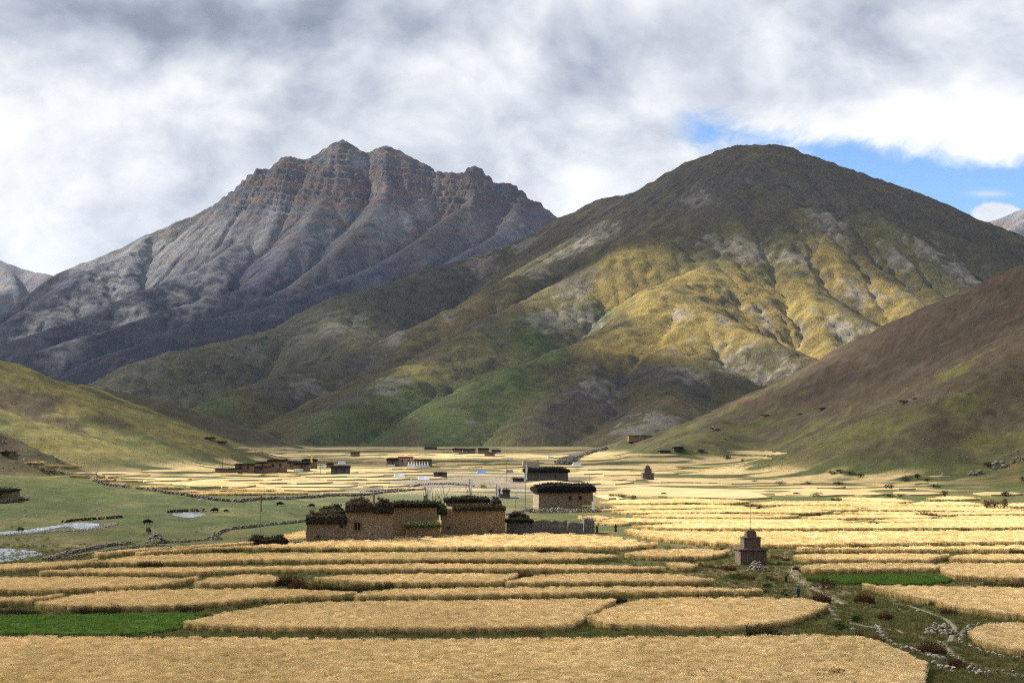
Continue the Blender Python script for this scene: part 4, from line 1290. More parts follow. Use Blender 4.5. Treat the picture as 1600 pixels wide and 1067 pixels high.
m = bpy.data.materials.new('stream_water')
m.use_nodes = True
m.node_tree.nodes.clear()
N = NT(m.node_tree)
pos = N.n('ShaderNodeNewGeometry').outputs['Position']
n_a, n_b = N.noise(pos, 0.35, 6.0, 0.6, 0.6), N.noise(pos, 1.6, 6.0, 0.65, 0.4)
foam = N.step(N.m('ADD', N.m('MULTIPLY', n_a, 0.6), N.m('MULTIPLY', n_b, 0.5)), 0.50, 0.76)
c = N.mix(foam, (0.10, 0.14, 0.165), (0.50, 0.54, 0.57))
bmp = N.n('ShaderNodeBump', {'Strength': 0.6, 'Distance': 0.12, 'Height': n_b})
p = N.n('ShaderNodeBsdfPrincipled', {'Base Color': c, 'Roughness': 0.22, 'Specular IOR Level': 0.5, 'Normal': bmp.outputs[0]})
N.n('ShaderNodeOutputMaterial', {'Surface': p.outputs[0]})
mat_water = m


SHORE = []


def sheet(name, back, front, lift, mat, n=40, rows=7, **props):
    B, Fr = resample(back, n), resample(front, n)
    wb = np.array([tuple(on_ground(*b))[:2] for b in B])
    wf = np.array([tuple(on_ground(*f))[:2] for f in Fr])
    T = np.linspace(0, 1, rows)[:, None, None]
    S = wf[None] * (1 - T) + wb[None] * T
    X, Y = S[..., 0] + 0.8 * fbm(S[..., 0], S[..., 1], 6, 3, seed=251), S[..., 1] + 1.2 * fbm(S[..., 0], S[..., 1], 6, 3, seed=255)
    mark(X, Y, 2)
    rim_ = np.concatenate([np.stack([X[k], Y[k]], -1) for k in (0, -1)] + [np.stack([X[:, k], Y[:, k]], -1) for k in (0, -1)])
    SHORE.append(np.repeat(rim_[::2], 2, 0))
    return link(name, grid_mesh(name, X, Y, gfast(X, Y) + lift), mat, **props)


sheet('stream', [(-40, 858), (0, 857), (40, 859), (66, 863)], [(-40, 884), (0, 879), (30, 874), (67, 866)], 0.05, mat_water, kind='structure', label='white water of the stream at the left picture edge')
sheet('stream', [(100, 818), (125, 816), (156, 818)], [(101, 822), (125, 828), (156, 821)], 0.05, mat_water, kind='structure', label='white water of the stream beside a stony bank')
sheet('stream', [(268, 802), (295, 801), (322, 803)], [(270, 805), (295, 809.5), (322, 805)], 0.05, mat_water, kind='structure', label='far white stretch of the stream on the meadow')
sheet('stream', [(-20, 832), (40, 828), (101, 819)], [(-20, 836), (40, 833), (101, 823)], 0.045, mat_water, kind='structure', label='narrow stony stretch of the stream at the left')

# grass on the open ground between the plots
k = 60000
gy2 = np.exp(rng.uniform(math.log(104), math.log(300), k * 2))
gx2 = gy2 * rng.uniform(-0.46, 0.50, k * 2)
i_, j_ = ((gy2 - OC_Y0) / OC_C).astype(int), ((gx2 - OC_X0) / OC_C).astype(int)
ok = (i_ >= 0) & (i_ < OCC.shape[0]) & (j_ >= 0) & (j_ < OCC.shape[1])
ok[ok] = OCC[i_[ok], j_[ok]] == 0
gx2, gy2 = gx2[ok], gy2[ok]
keepg = (fbm(gx2, gy2, 9, 3, seed=261) + rng.uniform(-0.5, 0.5, len(gx2)) - 0.9 * sstep(gy2, 235, 300) > -0.15) | (gy2 < 165)
gx2, gy2 = gx2[keepg], gy2[keepg]
me = bpy.data.meshes.new('grass')
me.from_pydata(np.column_stack([gx2, gy2, gfast(gx2, gy2) - 0.02]).tolist(), [], [])
a = me.attributes.new('sel', 'FLOAT', 'POINT')
a.data.foreach_set('value', np.ones(len(gx2), dtype=np.float32))
o = link('grass', me, mat_grass, kind='stuff', label='rough grass on the open ground between the fields')
o.modifiers.new('scatter', 'NODES').node_group = sg_grass

# ------------------------------------------------------------------ stones, walls, houses
def tag(o, label, cat, group=None):
    o['label'] = label
    o['category'] = cat
    if group:
        o['group'] = group
    return o


def empty(name, loc, rz=0.0):
    o = bpy.data.objects.new(name, None)
    o.location = loc
    o.rotation_euler = (0, 0, rz)
    COL.objects.link(o)
    return o


def masonry_mat(name, c_dark, c_light, c_mortar, size=0.4):
    m = bpy.data.materials.new(name)
    m.use_nodes = True
    m.node_tree.nodes.clear()
    N = NT(m.node_tree)
    tc = N.n('ShaderNodeTexCoord').outputs['Object']
    sc = N.n('ShaderNodeVectorMath', {0: tc, 1: (1.0, 1.0, 1.9)}, operation='MULTIPLY').outputs[0]
    vo = N.n('ShaderNodeTexVoronoi', {'Vector': sc, 'Scale': 1.0 / size, 'Randomness': 0.9})
    ve = N.n('ShaderNodeTexVoronoi', {'Vector': sc, 'Scale': 1.0 / size, 'Randomness': 0.9}, feature='DISTANCE_TO_EDGE')
    r = N.n('ShaderNodeSeparateColor', {0: vo.outputs['Color']}).outputs[0]
    n = N.noise(tc, 0.55, 5.0, 0.6)
    c = N.mix(r, c_dark, c_light)
    c = N.mix(N.m('MULTIPLY', N.step(n, 0.35, 0.7), 0.6), c, tuple(x * 0.72 for x in c_light))
    e = N.step(ve.outputs['Distance'], 0.0, 0.09)
    c = N.mix(e, c_mortar, c)
    h = N.m('ADD', N.m('MULTIPLY', e, 0.7), N.m('MULTIPLY', r, 0.5))
    b = N.n('ShaderNodeBump', {'Strength': 1.0, 'Distance': 0.09, 'Height': h})
    p = N.n('ShaderNodeBsdfPrincipled', {'Base Color': c, 'Roughness': 0.95, 'Specular IOR Level': 0.1, 'Normal': b.outputs[0]})
    N.n('ShaderNodeOutputMaterial', {'Surface': p.outputs[0]})
    return m


mat_wall = masonry_mat('stone_masonry', (0.17, 0.13, 0.088), (0.38, 0.30, 0.205), (0.11, 0.083, 0.056))
mat_wall_grey = masonry_mat('grey_stone_masonry', (0.12, 0.105, 0.09), (0.27, 0.24, 0.21), (0.08, 0.07, 0.06))
mat_wall_brown = masonry_mat('brown_stone_masonry', (0.19, 0.135, 0.077), (0.39, 0.275, 0.16), (0.125, 0.087, 0.053), 0.36)
mat_tower = masonry_mat('chorten_masonry', (0.10, 0.075, 0.06), (0.22, 0.165, 0.13), (0.07, 0.05, 0.042), 0.28)
mat_lime = simple_mat('limewash', (0.62, 0.61, 0.58), (0.80, 0.79, 0.77), 0.8, 0.9)
mat_red = simple_mat('red_ochre_wash', (0.22, 0.075, 0.05), (0.30, 0.11, 0.075), 0.8, 0.9)
mat_pink = simple_mat('faded_ochre_wash', (0.36, 0.25, 0.20), (0.46, 0.34, 0.28), 0.8, 0.9)
mat_wood = simple_mat('weathered_wood', (0.10, 0.075, 0.05), (0.20, 0.155, 0.11), 3.0, 0.85)
mat_redwood = simple_mat('reddish_wood', (0.20, 0.075, 0.04), (0.27, 0.11, 0.06), 3.0, 0.85)
mat_dark = simple_mat('painted_dark', (0.012, 0.011, 0.010), (0.02, 0.018, 0.016), 3.0, 0.9)
mat_flag = simple_mat('white_cloth', (0.70, 0.70, 0.70), (0.82, 0.82, 0.80), 2.0, 0.9)
mat_yellow = simple_mat('yellow_cloth', (0.75, 0.52, 0.05), (0.85, 0.62, 0.08), 2.0, 0.9)
mat_blue_tarp = simple_mat('blue_tarp', (0.10, 0.22, 0.50), (0.16, 0.30, 0.60), 2.0, 0.7)
mat_canvas = simple_mat('white_canvas', (0.42, 0.45, 0.5), (0.6, 0.62, 0.66), 1.0, 0.8)
mat_stone = simple_mat('grey_stone', (0.13, 0.12, 0.105), (0.30, 0.28, 0.25), 2.2, 0.9, 0.6, 0.08)
mat_pale_stone = simple_mat('pale_stone', (0.14, 0.122, 0.10), (0.30, 0.27, 0.235), 2.2, 0.9, 0.6, 0.08)
mat_dark_stone = simple_mat('dark_stone', (0.10, 0.085, 0.07), (0.22, 0.19, 0.16), 2.2, 0.9, 0.6, 0.08)
mat_earth = simple_mat('dark_earth', (0.035, 0.028, 0.02), (0.075, 0.06, 0.045), 1.2, 0.95)
mat_roof = simple_mat('earth_roof', (0.16, 0.125, 0.085), (0.25, 0.20, 0.145), 0.8, 0.95)
mat_brush = plant_mat('stacked_brushwood', hue_noise=0.3, transl=0.1, patch=2.0)


def rock_mesh(name, seed, mat, flat=0.65, sub=1):
    r = random.Random(seed)
    bm = bmesh.new()
    bmesh.ops.create_icosphere(bm, subdivisions=sub, radius=0.5)
    off = Vector((r.uniform(-9, 9), r.uniform(-9, 9), r.uniform(-9, 9)))
    from mathutils import noise as mn
    for v in bm.verts:
        k = 1 + 0.42 * mn.noise(v.co * 2.2 + off)
        v.co *= k
        v.co.z *= flat
    # chop a few flat facets
    for _ in range(3):
        nrm = Vector((r.gauss(0, 1), r.gauss(0, 1), r.gauss(0, 1))).normalized()
        lim = r.uniform(0.26, 0.36)
        for v in bm.verts:
            d = v.co.dot(nrm)
            if d > lim:
                v.co -= nrm * (d - lim)
    me = bpy.data.meshes.new(name)
    bm.to_mesh(me)
    bm.free()
    if mat:
        me.materials.append(mat)
    return me


ROCKS = [rock_mesh('stone', s, mat_pale_stone if s % 3 else mat_stone, random.Random(s).uniform(0.5, 0.75)) for s in range(8)]
DROCKS = [rock_mesh('stone', 20 + s, mat_stone if s % 2 else mat_dark_stone, 0.6) for s in range(6)]


def put_stone(parent, loc, size, meshes, r):
    o = bpy.data.objects.new('stone', r.choice(meshes))
    o.parent = parent
    o.location = loc
    o.rotation_euler = (r.uniform(-0.3, 0.3), r.uniform(-0.3, 0.3), r.uniform(0, 6.28))
    s = size * r.uniform(0.75, 1.3)
    o.scale = (s * r.uniform(0.9, 1.4), s * r.uniform(0.8, 1.1), s * r.uniform(0.8, 1.1))
    COL.objects.link(o)
    return o


def stone_wall(label, pts, size, step, layers, seed, meshes, width=0.5):
    """dry stone wall, every stone its own piece"""
    r = random.Random(seed)
    P = [on_ground(*p) for p in pts]
    root = empty('dry_stone_wall', P[0])
    tag(root, label, 'wall')
    W2 = resample([(p.x, p.y) for p in P], max(3, int(sum((b - a).length for a, b in zip(P[:-1], P[1:])) / step)))
    for x, y in W2:
        for k in range(layers):
            if k and r.random() < 0.25 * k:
                continue
            xx, yy = x + r.gauss(0, width * 0.4 / (1 + k * 0.4)), y + r.gauss(0, width * 0.4 / (1 + k * 0.4))
            put_stone(root, Vector((xx, yy, gh(xx, yy) + size * (0.18 + 0.42 * k))) - P[0], size, meshes, r)
    return root


def stone_heap(label, px, py, w, h, size, n, seed, meshes, name='stone_heap', cat='stone heap'):
    r = random.Random(seed)
    c = on_ground(px, py)
    root = empty(name, c)
    tag(root, label, cat)
    for i in range(n):
        a, d = r.uniform(0, 6.283), math.sqrt(r.random())
        x, y = math.cos(a) * d * w * 0.5, math.sin(a) * d * w * 0.4
        z = h * (1 - d ** 1.4) * r.uniform(0.55, 1.0)
        put_stone(root, (x, y, z + size * 0.15 + gh(c.x + x, c.y + y) - c.z), size, meshes, r)
    return root


stone_wall('broken dry stone wall beside the footpath at the lower right', [(1372, 981), (1376, 990), (1381, 1000), (1400, 1009), (1431, 1019), (1459, 1028), (1472, 1033)], 0.46, 0.52, 2, 1, ROCKS)
stone_wall('ragged dry stone wall along the bottom right corner', [(1457, 1040), (1470, 1046), (1491, 1051), (1516, 1050), (1537, 1058), (1562, 1054), (1584, 1056), (1625, 1062)], 0.42, 0.46, 3, 2, ROCKS, 0.7)
stone_wall('curved dry stone wall round the wheat at the right edge', [(1530, 977), (1512, 983), (1503, 992), (1501, 1001), (1509, 1009), (1537, 1020), (1569, 1028), (1590, 1031)], 0.38, 0.50, 2, 3, ROCKS)
stone_heap('pile of pale stones on the grass beside the footpath', 1468, 989, 3.4, 1.1, 0.48, 60, 4, ROCKS)
stone_heap('pale rubble heap at the foot of the stone tower', 1183, 892, 3.2, 1.6, 0.42, 80, 5, ROCKS)
put = [(1333, 985, 0.7), (1264, 916, 0.45), (1352, 951, 0.4), (1435, 955, 0.6), (1405, 953, 0.35), (1392, 995, 0.4), (1566, 1012, 0.4)]
for i, (px, py, s) in enumerate(put):
    p = on_ground(px, py)
    o = bpy.data.objects.new('stone', ROCKS[(i * 3) % 8])
    o.location = p + Vector((0, 0, s * 0.15))
    o.scale = (s * 1.5, s, s)
    o.rotation_euler = (0, 0, i * 1.3)
    COL.objects.link(o)
    tag(o, 'single pale stone lying on the grass by the footpath', 'stone', 'loose stones by the footpath')


def rubble_wall(name, label, pts, h, w, size, seed, mat, cat='wall', dens=2.4, lean=0.0):
    """low wall seen from afar: its many small stones joined to one mass"""
    r = random.Random(seed)
    P = [on_ground(*p) for p in pts]
    L = sum((b - a).length for a, b in zip(P[:-1], P[1:]))
    W2 = resample([(p.x, p.y) for p in P], max(4, int(L / (size * 0.75))))
    src = [rock_mesh('tmp', seed * 10 + k, None, 0.65) for k in range(3)]
    vs_, fs_ = [], []
    data = [([v.co.copy() for v in m_.vertices], [tuple(p_.vertices) for p_ in m_.polygons]) for m_ in src]
    for m_ in src:
        bpy.data.meshes.remove(m_)
    lay = max(1, int(h / (size * 0.5)))
    for i, (x, y) in enumerate(W2):
        hh = lay * (0.75 + 0.5 * perlin(np.array([i * 0.21]), np.array([seed * 1.7]))[0] + 0.15)
        for k in range(max(1, int(round(hh)))):
            for q in range(max(1, int(w / size * 0.7))):
                co, fa = data[r.randrange(3)]
                xx, yy = x + r.gauss(0, w * 0.25), y + r.gauss(0, w * 0.25)
                s = size * r.uniform(0.8, 1.35)
                M = Matrix.Rotation(r.uniform(0, 6.28), 3, 'Z') @ Matrix.Rotation(r.uniform(-0.3, 0.3), 3, 'X')
                b0 = len(vs_)
                z = gh(xx, yy) + size * (0.15 + 0.5 * k)
                vs_ += [tuple(M @ (c * s) + Vector((xx, yy, z))) for c in co]
                fs_ += [tuple(b0 + j for j in f) for f in fa]
    me = bpy.data.meshes.new(name)
    me.from_pydata(vs_, [], fs_)
    root = empty(name, P[0])
    o = link('stones', me, mat, root, kind='stuff')
    o.location = -P[0]
    return tag(root, label, cat)


rubble_wall('dry_stone_wall', 'long low dark stone wall below the far left wheat terraces', [(62, 733), (105, 741), (150, 752), (215, 764), (262, 771), (300, 776), (350, 783), (375, 784), (402, 781), (475, 778), (550, 775), (600, 770), (647, 766)], 1.0, 1.0, 0.85, 11, mat_dark_stone)
rubble_wall('dry_stone_wall', 'grey stone wall on the meadow left of the ruined houses', [(338, 838), (345, 832), (362, 827), (400, 823), (425, 820), (450, 818), (478, 815)], 0.7, 0.6, 0.45, 12, mat_dark_stone)
rubble_wall('dry_stone_wall', 'broken stone bank between the stream and the wheat', [(74, 876), (98, 868), (120, 863), (138, 859), (165, 854), (198, 850)], 0.7, 1.6, 0.45, 13, mat_dark_stone)
rubble_wall('dry_stone_wall', 'second broken stone bank just above the wheat by the stream', [(100, 874), (130, 868), (165, 862), (200, 857), (240, 852), (280, 856)], 0.5, 1.0, 0.45, 14, mat_dark_stone)
rubble_wall('dry_stone_wall', 'thin dark stone line edging wheat below the cairn', [(255, 848), (290, 847), (325, 844)], 0.5, 0.5, 0.45, 15, mat_dark_stone)
rubble_wall('dry_stone_wall', 'stony wall running behind the ruined houses', [(560, 772), (600, 768), (640, 764), (655, 758), (700, 757), (740, 760)], 0.9, 1.0, 0.6, 16, mat_dark_stone)
rubble_wall('dry_stone_wall', 'pale stone terrace wall below the house with two windows', [(822, 801), (850, 801), (900, 801), (930, 800), (955, 797)], 1.5, 0.8, 0.45, 17, mat_pale_stone)
rubble_wall('dry_stone_wall', 'low stone wall on the meadow before the house with two windows', [(790, 805), (815, 800), (830, 796)], 0.8, 0.8, 0.45, 18, mat_stone)
rubble_wall('dry_stone_wall', 'yard wall beside the small house at the left picture edge', [(-10, 786), (18, 785), (30, 780), (44, 782)], 0.9, 0.7, 0.5, 19, mat_dark_stone)
rubble_wall('stony_bank', 'bank of pale pebbles along the stream at the left', [(10, 836), (45, 833), (80, 830), (110, 829), (150, 826), (180, 818)], 0.3, 3.0, 0.4, 20, mat_pale_stone, 'stones')
rubble_wall('stony_bank', 'dark cut bank behind the white water of the stream', [(98, 816), (125, 813), (160, 811), (190, 808)], 0.7, 0.8, 0.6, 21, mat_earth, 'bank')
rubble_wall('stony_bank', 'dark cut bank behind the far stretch of the stream', [(262, 801), (285, 799), (318, 798)], 0.6, 0.7, 0.6, 22, mat_earth, 'bank')
rubble_wall('stony_bank', 'grey boulder slope with ruined walls at the foot of the right hill', [(880, 726), (892, 718), (905, 712), (925, 706), (945, 703)], 3.2, 9.0, 1.5, 23, mat_dark_stone, 'ruin')
stone_heap('stone cairn with a white stone on top beside the meadow wall', 244, 848, 4.0, 2.2, 0.6, 60, 31, DROCKS, 'cairn', 'cairn')
stone_heap('heap of grey stones at the end of the meadow wall', 335, 843, 3.0, 1.6, 0.55, 36, 32, DROCKS)


# ---- building blocks
def rough_box(m, x0, x1, y0, y1, z0, z1, cell=0.7, jit=0.05, batter=0.03, top_jit=0.0, seed=0):
    """masonry block with leaning, slightly uneven faces; appends to vertex and face lists"""
    V, F = m
    r = random.Random(seed)
    nx, ny, nz = [max(1, int(round(abs(b - a) / cell))) for a, b in ((x0, x1), (y0, y1), (z0, z1))]
    cache = {}
    cx, cy = (x0 + x1) / 2, (y0 + y1) / 2
    def vid(i, j, k):
        key = (i, j, k)
        if key not in cache:
            t = k / nz
            s = 1 - batter * (z1 - z0) * t / max(3.0, min(x1 - x0, y1 - y0))
            x = cx + (x0 + (x1 - x0) * i / nx - cx) * s + r.uniform(-jit, jit)
            y = cy + (y0 + (y1 - y0) * j / ny - cy) * s + r.uniform(-jit, jit)
            z = z0 + (z1 - z0) * t + (r.uniform(-jit, jit) if 0 < k < nz else 0) + (r.uniform(-top_jit, top_jit) if k == nz else 0)
            cache[key] = len(V)
            V.append((x, y, z))
        return cache[key]
    for k in range(nz):
        for i in range(nx):
            F.append((vid(i, 0, k), vid(i + 1, 0, k), vid(i + 1, 0, k + 1), vid(i, 0, k + 1)))
            F.append((vid(i + 1, ny, k), vid(i, ny, k), vid(i, ny, k + 1), vid(i + 1, ny, k + 1)))
        for j in range(ny):
            F.append((vid(0, j + 1, k), vid(0, j, k), vid(0, j, k + 1), vid(0, j + 1, k + 1)))
            F.append((vid(nx, j, k), vid(nx, j + 1, k), vid(nx, j + 1, k + 1), vid(nx, j, k + 1)))
    for i in range(nx):
        for j in range(ny):
            F.append((vid(i, j, nz), vid(i + 1, j, nz), vid(i + 1, j + 1, nz), vid(i, j + 1, nz)))


def part(name, mat, parent, boxes, cell=0.7, jit=0.05, batter=0.03, top_jit=0.0, seed=0):
    V, F = [], []
    for q, b in enumerate(boxes):
        rough_box((V, F), *b, cell=cell, jit=jit, batter=batter, top_jit=top_jit, seed=seed + q)
    me = bpy.data.meshes.new(name)
    me.from_pydata(V, [], F)
    return link(name, me, mat, parent)


def plain(name, mat, parent, boxes):
    V, F = [], []
    for b in boxes:
        rough_box((V, F), *b, cell=1e9, jit=0.0, batter=0.0)
    me = bpy.data.meshes.new(name)
    me.from_pydata(V, [], F)
    return link(name, me, mat, parent)


def brush(parent, x0, x1, y0, y1, z0, z1, n, c_lo, c_hi, seed, over=0.35, ln=0.7, green=None, name='brushwood_parapet'):
    """shaggy stack of cut brushwood laid round a roof edge: twig ends hang over the wall"""
    r = random.Random(seed)
    z1 = z0 + (z1 - z0) * 0.84
    m = MB()
    # solid dark heart of the stack
    w, d, h = x1 - x0, y1 - y0, z1 - z0
    segs = max(3, int(w / 0.9))
    prof = [(-0.10, 0.0), (-0.16, 0.35), (-0.10, 0.75), (0.2, 0.96), (0.8, 0.96), (1.10, 0.75), (1.16, 0.35), (1.10, 0.0)]
    rows = []
    for i in range(segs + 1):
        t = i / segs
        hv = h * (0.90 + 0.07 * math.sin(t * 9 + seed) + r.uniform(-0.05, 0.05)) * (0.72 + 0.28 * min(1.0, min(t, 1 - t) * 9))
        rows.append([(x0 + w * t + r.uniform(-0.1, 0.1) - (over if i == 0 else 0) * 0.5 + (over if i == segs else 0) * 0.5, y0 + d * a + (over * (-1 if a < 0 else 1) if a < 0 or a > 1 else 0) + r.uniform(-0.06, 0.06), z0 + hv * b) for a, b in prof])
    for A, B in zip(rows[:-1], rows[1:]):
        for k in range(len(prof) - 1):
            m.face([A[k], A[k + 1], B[k + 1], B[k]][::-1], [vary(c_lo, r)] * 4)
    for R, flip in ((rows[0], 1), (rows[-1], -1)):
        m.face(R[::flip], [vary(c_lo, r)] * len(R))
    for i in range(n):
        t = r.random()
        ri = rows[min(segs, int(t * segs + 0.5))]
        k = r.choice([0, 1, 1, 2, 2, 3, 3, 4, 4, 5])
        bx, by, bz = ri[k]
        bx = x0 + w * t
        nx_ = (by - (y0 + y1) / 2)
        out = Vector((r.gauss(0, 0.45), (-1 if nx_ < 0 else 1) * r.uniform(0.2, 0.8) if k not in (3, 4) else r.gauss(0, 0.5), r.uniform(-0.7, 0.5) if k < 3 or k == 5 else r.uniform(0.25, 0.9)))
        if t < 0.04:
            out.x -= 0.8
        if t > 0.96:
            out.x += 0.8
        out.normalize()
        b = Vector((bx, by, bz + r.uniform(-0.15, 0.15)))
        tip = b + out * ln * r.uniform(0.35, 1.0)
        up = k in (2, 3, 4)
        c = (green if green and up and r.random() < 0.85 else c_hi)
        m.blade(b, tip, r.uniform(0.06, 0.16) * (1.5 if green and up else 1.0), Vector((r.gauss(0, 1), r.gauss(0, 1), r.gauss(0, 0.4))).normalized(), vary(c_lo, r, 0.3), vary(c, r, 0.35))
    return link(name, m.mesh(name, mat_brush), None, parent)


LO, HI = (0.022, 0.018, 0.014), (0.085, 0.068, 0.048)
HI2 = (0.20, 0.155, 0.085)
GREENB = (0.115, 0.15, 0.045)


def opening(parent, x, z, w, h, y, kind='window', frame=mat_wood, side=-1):
    """window or door in the wall plane y: near-black block for the unlit inside, within a timber frame with lintel and sill"""
    o = plain(kind, mat_dark, parent, [(x - w / 2, x + w / 2, y - 0.04, y + 0.10, z, z + h)])  # solid block; the dark of the interior is put into its colour
    t = 0.12 if w > 0.7 else 0.08
    bx = [(x - w / 2 - t, x - w / 2, y - 0.12, y + 0.08, z, z + h), (x + w / 2, x + w / 2 + t, y - 0.12, y + 0.08, z, z + h)]
    plain('frame', frame, o, bx)
    plain('lintel', frame, o, [(x - w / 2 - 2.2 * t, x + w / 2 + 2.2 * t, y - 0.16, y + 0.10, z + h, z + h + 0.2)])
    if kind == 'window':
        plain('sill', frame, o, [(x - w / 2 - 1.5 * t, x + w / 2 + 1.5 * t, y - 0.18, y + 0.08, z - 0.12, z)])
        if w > 0.9:
            plain('mullion', frame, o, [(x - 0.05, x + 0.05, y - 0.10, y - 0.045, z, z + h)])
    else:
        plain('door_leaf', frame, o, [(x - w / 2 + 0.03, x + w / 2 - 0.03, y - 0.085, y - 0.045, z, z + h * 0.97)])
    return o


def pole_mesh(name, h, r0, r1, mat, bend=0.0, seed=0):
    V, F = [], []
    n, k = 6, 5
    rr = random.Random(seed)
    for i in range(k + 1):
        t = i / k
        ox, oy = bend * math.sin(t * 2.2) + rr.uniform(-0.02, 0.02), rr.uniform(-0.02, 0.02)
        for j in range(n):
            a = j * 2 * math.pi / n
            q = r0 + (r1 - r0) * t
            V.append((ox + q * math.cos(a), oy + q * math.sin(a), h * t))
    for i in range(k):
        for j in range(n):
            F.append((i * n + j, i * n + (j + 1) % n, (i + 1) * n + (j + 1) % n, (i + 1) * n + j))
    F.append(tuple(k * n + j for j in range(n)))
    me = bpy.data.meshes.new(name)
    me.from_pydata(V, [], F)
    me.materials.append(mat)
    return me


def flag_mesh(w, h, mat, seed):
    r = random.Random(seed)
    V, F = [], []
    nx, nz = 4, 9
    for k in range(nz + 1):
        for i in range(nx + 1):
            x = w * i / nx
            y = 0.16 * w * math.sin(i * 1.6 + k * 0.7 + seed) * i / nx
            V.append((x * (1 - 0.15 * math.sin(k * 0.9 + seed)), y, h * k / nz - 0.12 * x * (1 + 0.4 * r.random())))
    for k in range(nz):
        for i in range(nx):
            a = k * (nx + 1) + i
            F.append((a, a + 1, a + nx + 2, a + nx + 1))
    n0 = len(V)
    V += [(x, y + 0.012, z) for x, y, z in V]
    F += [tuple(n0 + q for q in f[::-1]) for f in F]
    me = bpy.data.meshes.new('flag')
    me.from_pydata(V, [], F)
    me.materials.append(mat)
    return me


def flag_pole(label, px, py, h, flag=None, mat=None, group=None, loc=None, r0=0.06, seed=0):
    p = loc if loc is not None else on_ground(px, py)
    if flag is None:
        o = link('pole', pole_mesh('pole', h, r0, r0 * 0.6, mat_wood, 0.08, seed))
        o.location = p
        return tag(o, label, 'pole', group)
    root = empty('prayer_flag', p)
    tag(root, label, 'flag', group)
    link('pole', pole_mesh('pole', h, r0, r0 * 0.6, mat_wood, 0.08, seed), None, root)
    fo = link('cloth', flag_mesh(flag[0], flag[1], mat or mat_flag, seed), None, root)
    fo.location = (r0 * 0.5, 0, h - flag[1] - 0.1)
    return root


def at(px, py, rz_deg=0.0, name='stone_house'):
    p = on_ground(px, py)
    o = empty(name, p, math.radians(rz_deg))
    return o, p, p.y / FPX          # metres per picture pixel at that spot


# ---- the big ruined house with stepped wings
h1, p1, k1 = at(545, 849, 7)
tag(h1, 'big brown ruined stone house with stepped brush-topped wings in the middle', 'house')
X = lambda px: (px - 545) * k1
part('wall', mat_wall, h1, [(X(479), X(545), 0.3, 7.5, -1.2, 3.9)], seed=1, top_jit=0.12)
part('wall', mat_wall, h1, [(X(540), X(613), 0, 8.5, -1.2, 6.2)], seed=5, top_jit=0.3)
part('wall', mat_wall_brown, h1, [(X(613) + 0.05, X(690), 12.0, 17.0, -1.2, 6.4)], seed=9, top_jit=0.1)
plain('roof', mat_roof, h1, [(X(480), X(544), 0.6, 7.2, 3.95, 4.08)])
brush(h1, X(480), X(541), 0.1, 2.4, 3.7, 6.4, 900, LO, HI2, 1, ln=0.8)
brush(h1, X(500), X(538), 4.6, 6.8, 4.2, 7.6, 350, LO, GREENB, 2, green=GREENB)
brush(h1, X(541), X(581), -0.1, 3.0, 5.9, 8.9, 800, LO, HI2, 3, ln=0.8)
brush(h1, X(585), X(612), -0.1, 3.0, 5.6, 8.9, 550, LO, HI2, 4, ln=0.8)
brush(h1, X(614), X(690), 12.0, 14.0, 6.1, 7.6, 700, LO, HI, 5, green=GREENB, ln=0.6)
opening(h1, X(558), 2.6, 1.15, 1.35, -0.02)
opening(h1, X(534), 3.0, 0.55, 0.6, 0.28)
opening(h1, X(498), 1.2, 0.35, 0.4, 0.28)
po = link('corner_post', pole_mesh('corner_post', 3.8, 0.28, 0.2, mat_wall), None, h1)
po.location = (X(583), 0.1, 5.8)
plain('spout', mat_wood, h1, [(X(610), X(613), -0.7, 0.2, 5.55, 5.65)])

# ---- court wall before it, and the block on the right
h2, p2, k2 = at(740, 838, 6)
tag(h2, 'brown stone house block with mossy parapet, right half of the ruined group', 'house')
X = lambda px: (px - 740) * k2
part('wall', mat_wall_brown, h2, [(X(689), X(790), 0, 9, -1.2, 5.6)], seed=21, top_jit=0.15)
part('wall', mat_wall_brown, h2, [(X(700), X(771), 9.05, 14, -1.2, 6.9)], seed=25, top_jit=0.1)
plain('roof', mat_roof, h2, [(X(691), X(788), 0.3, 8.6, 5.5, 5.58)])
brush(h2, X(709), X(789), 0.0, 1.4, 5.2, 6.6, 1000, LO, HI2, 21, green=(0.17, 0.17, 0.05), ln=0.55)
brush(h2, X(699), X(770), 9.0, 10.6, 6.5, 7.9, 700, LO, HI, 22, green=GREENB, ln=0.6)
brush(h2, X(772), X(786), 6.0, 8.6, 5.5, 8.1, 300, LO, (0.22, 0.19, 0.15), 23, ln=0.6)
brush(h2, X(683), X(697), 0.0, 2.6, 4.4, 7.4, 400, LO, (0.22, 0.28, 0.08), 24, green=(0.22, 0.30, 0.08), ln=0.7, name='leafy_bundle')
opening(h2, X(702), 1.7, 0.3, 0.3, -0.02)
opening(h2, X(767), 0.9, 0.35, 0.35, -0.02)
h2b, p2b, k2b = at(660, 844.5, 4, 'court_wall')
tag(h2b, 'low court wall topped with green fodder before the ruined house', 'wall')
X = lambda px: (px - 660) * k2b
part('wall', mat_wall_brown, h2b, [(X(634), X(689), 0, 0.9, -1.0, 2.9)], seed=31, top_jit=0.1)
part('wall', mat_wall_brown, h2b, [(X(634), X(641), 0.95, 5.5, -1.0, 2.5)], seed=33, top_jit=0.1)
brush(h2b, X(632), X(689), -0.1, 1.0, 2.6, 3.6, 700, (0.04, 0.05, 0.02), (0.20, 0.25, 0.085), 31, green=(0.24, 0.30, 0.10), ln=0.5, name='fodder_layer')
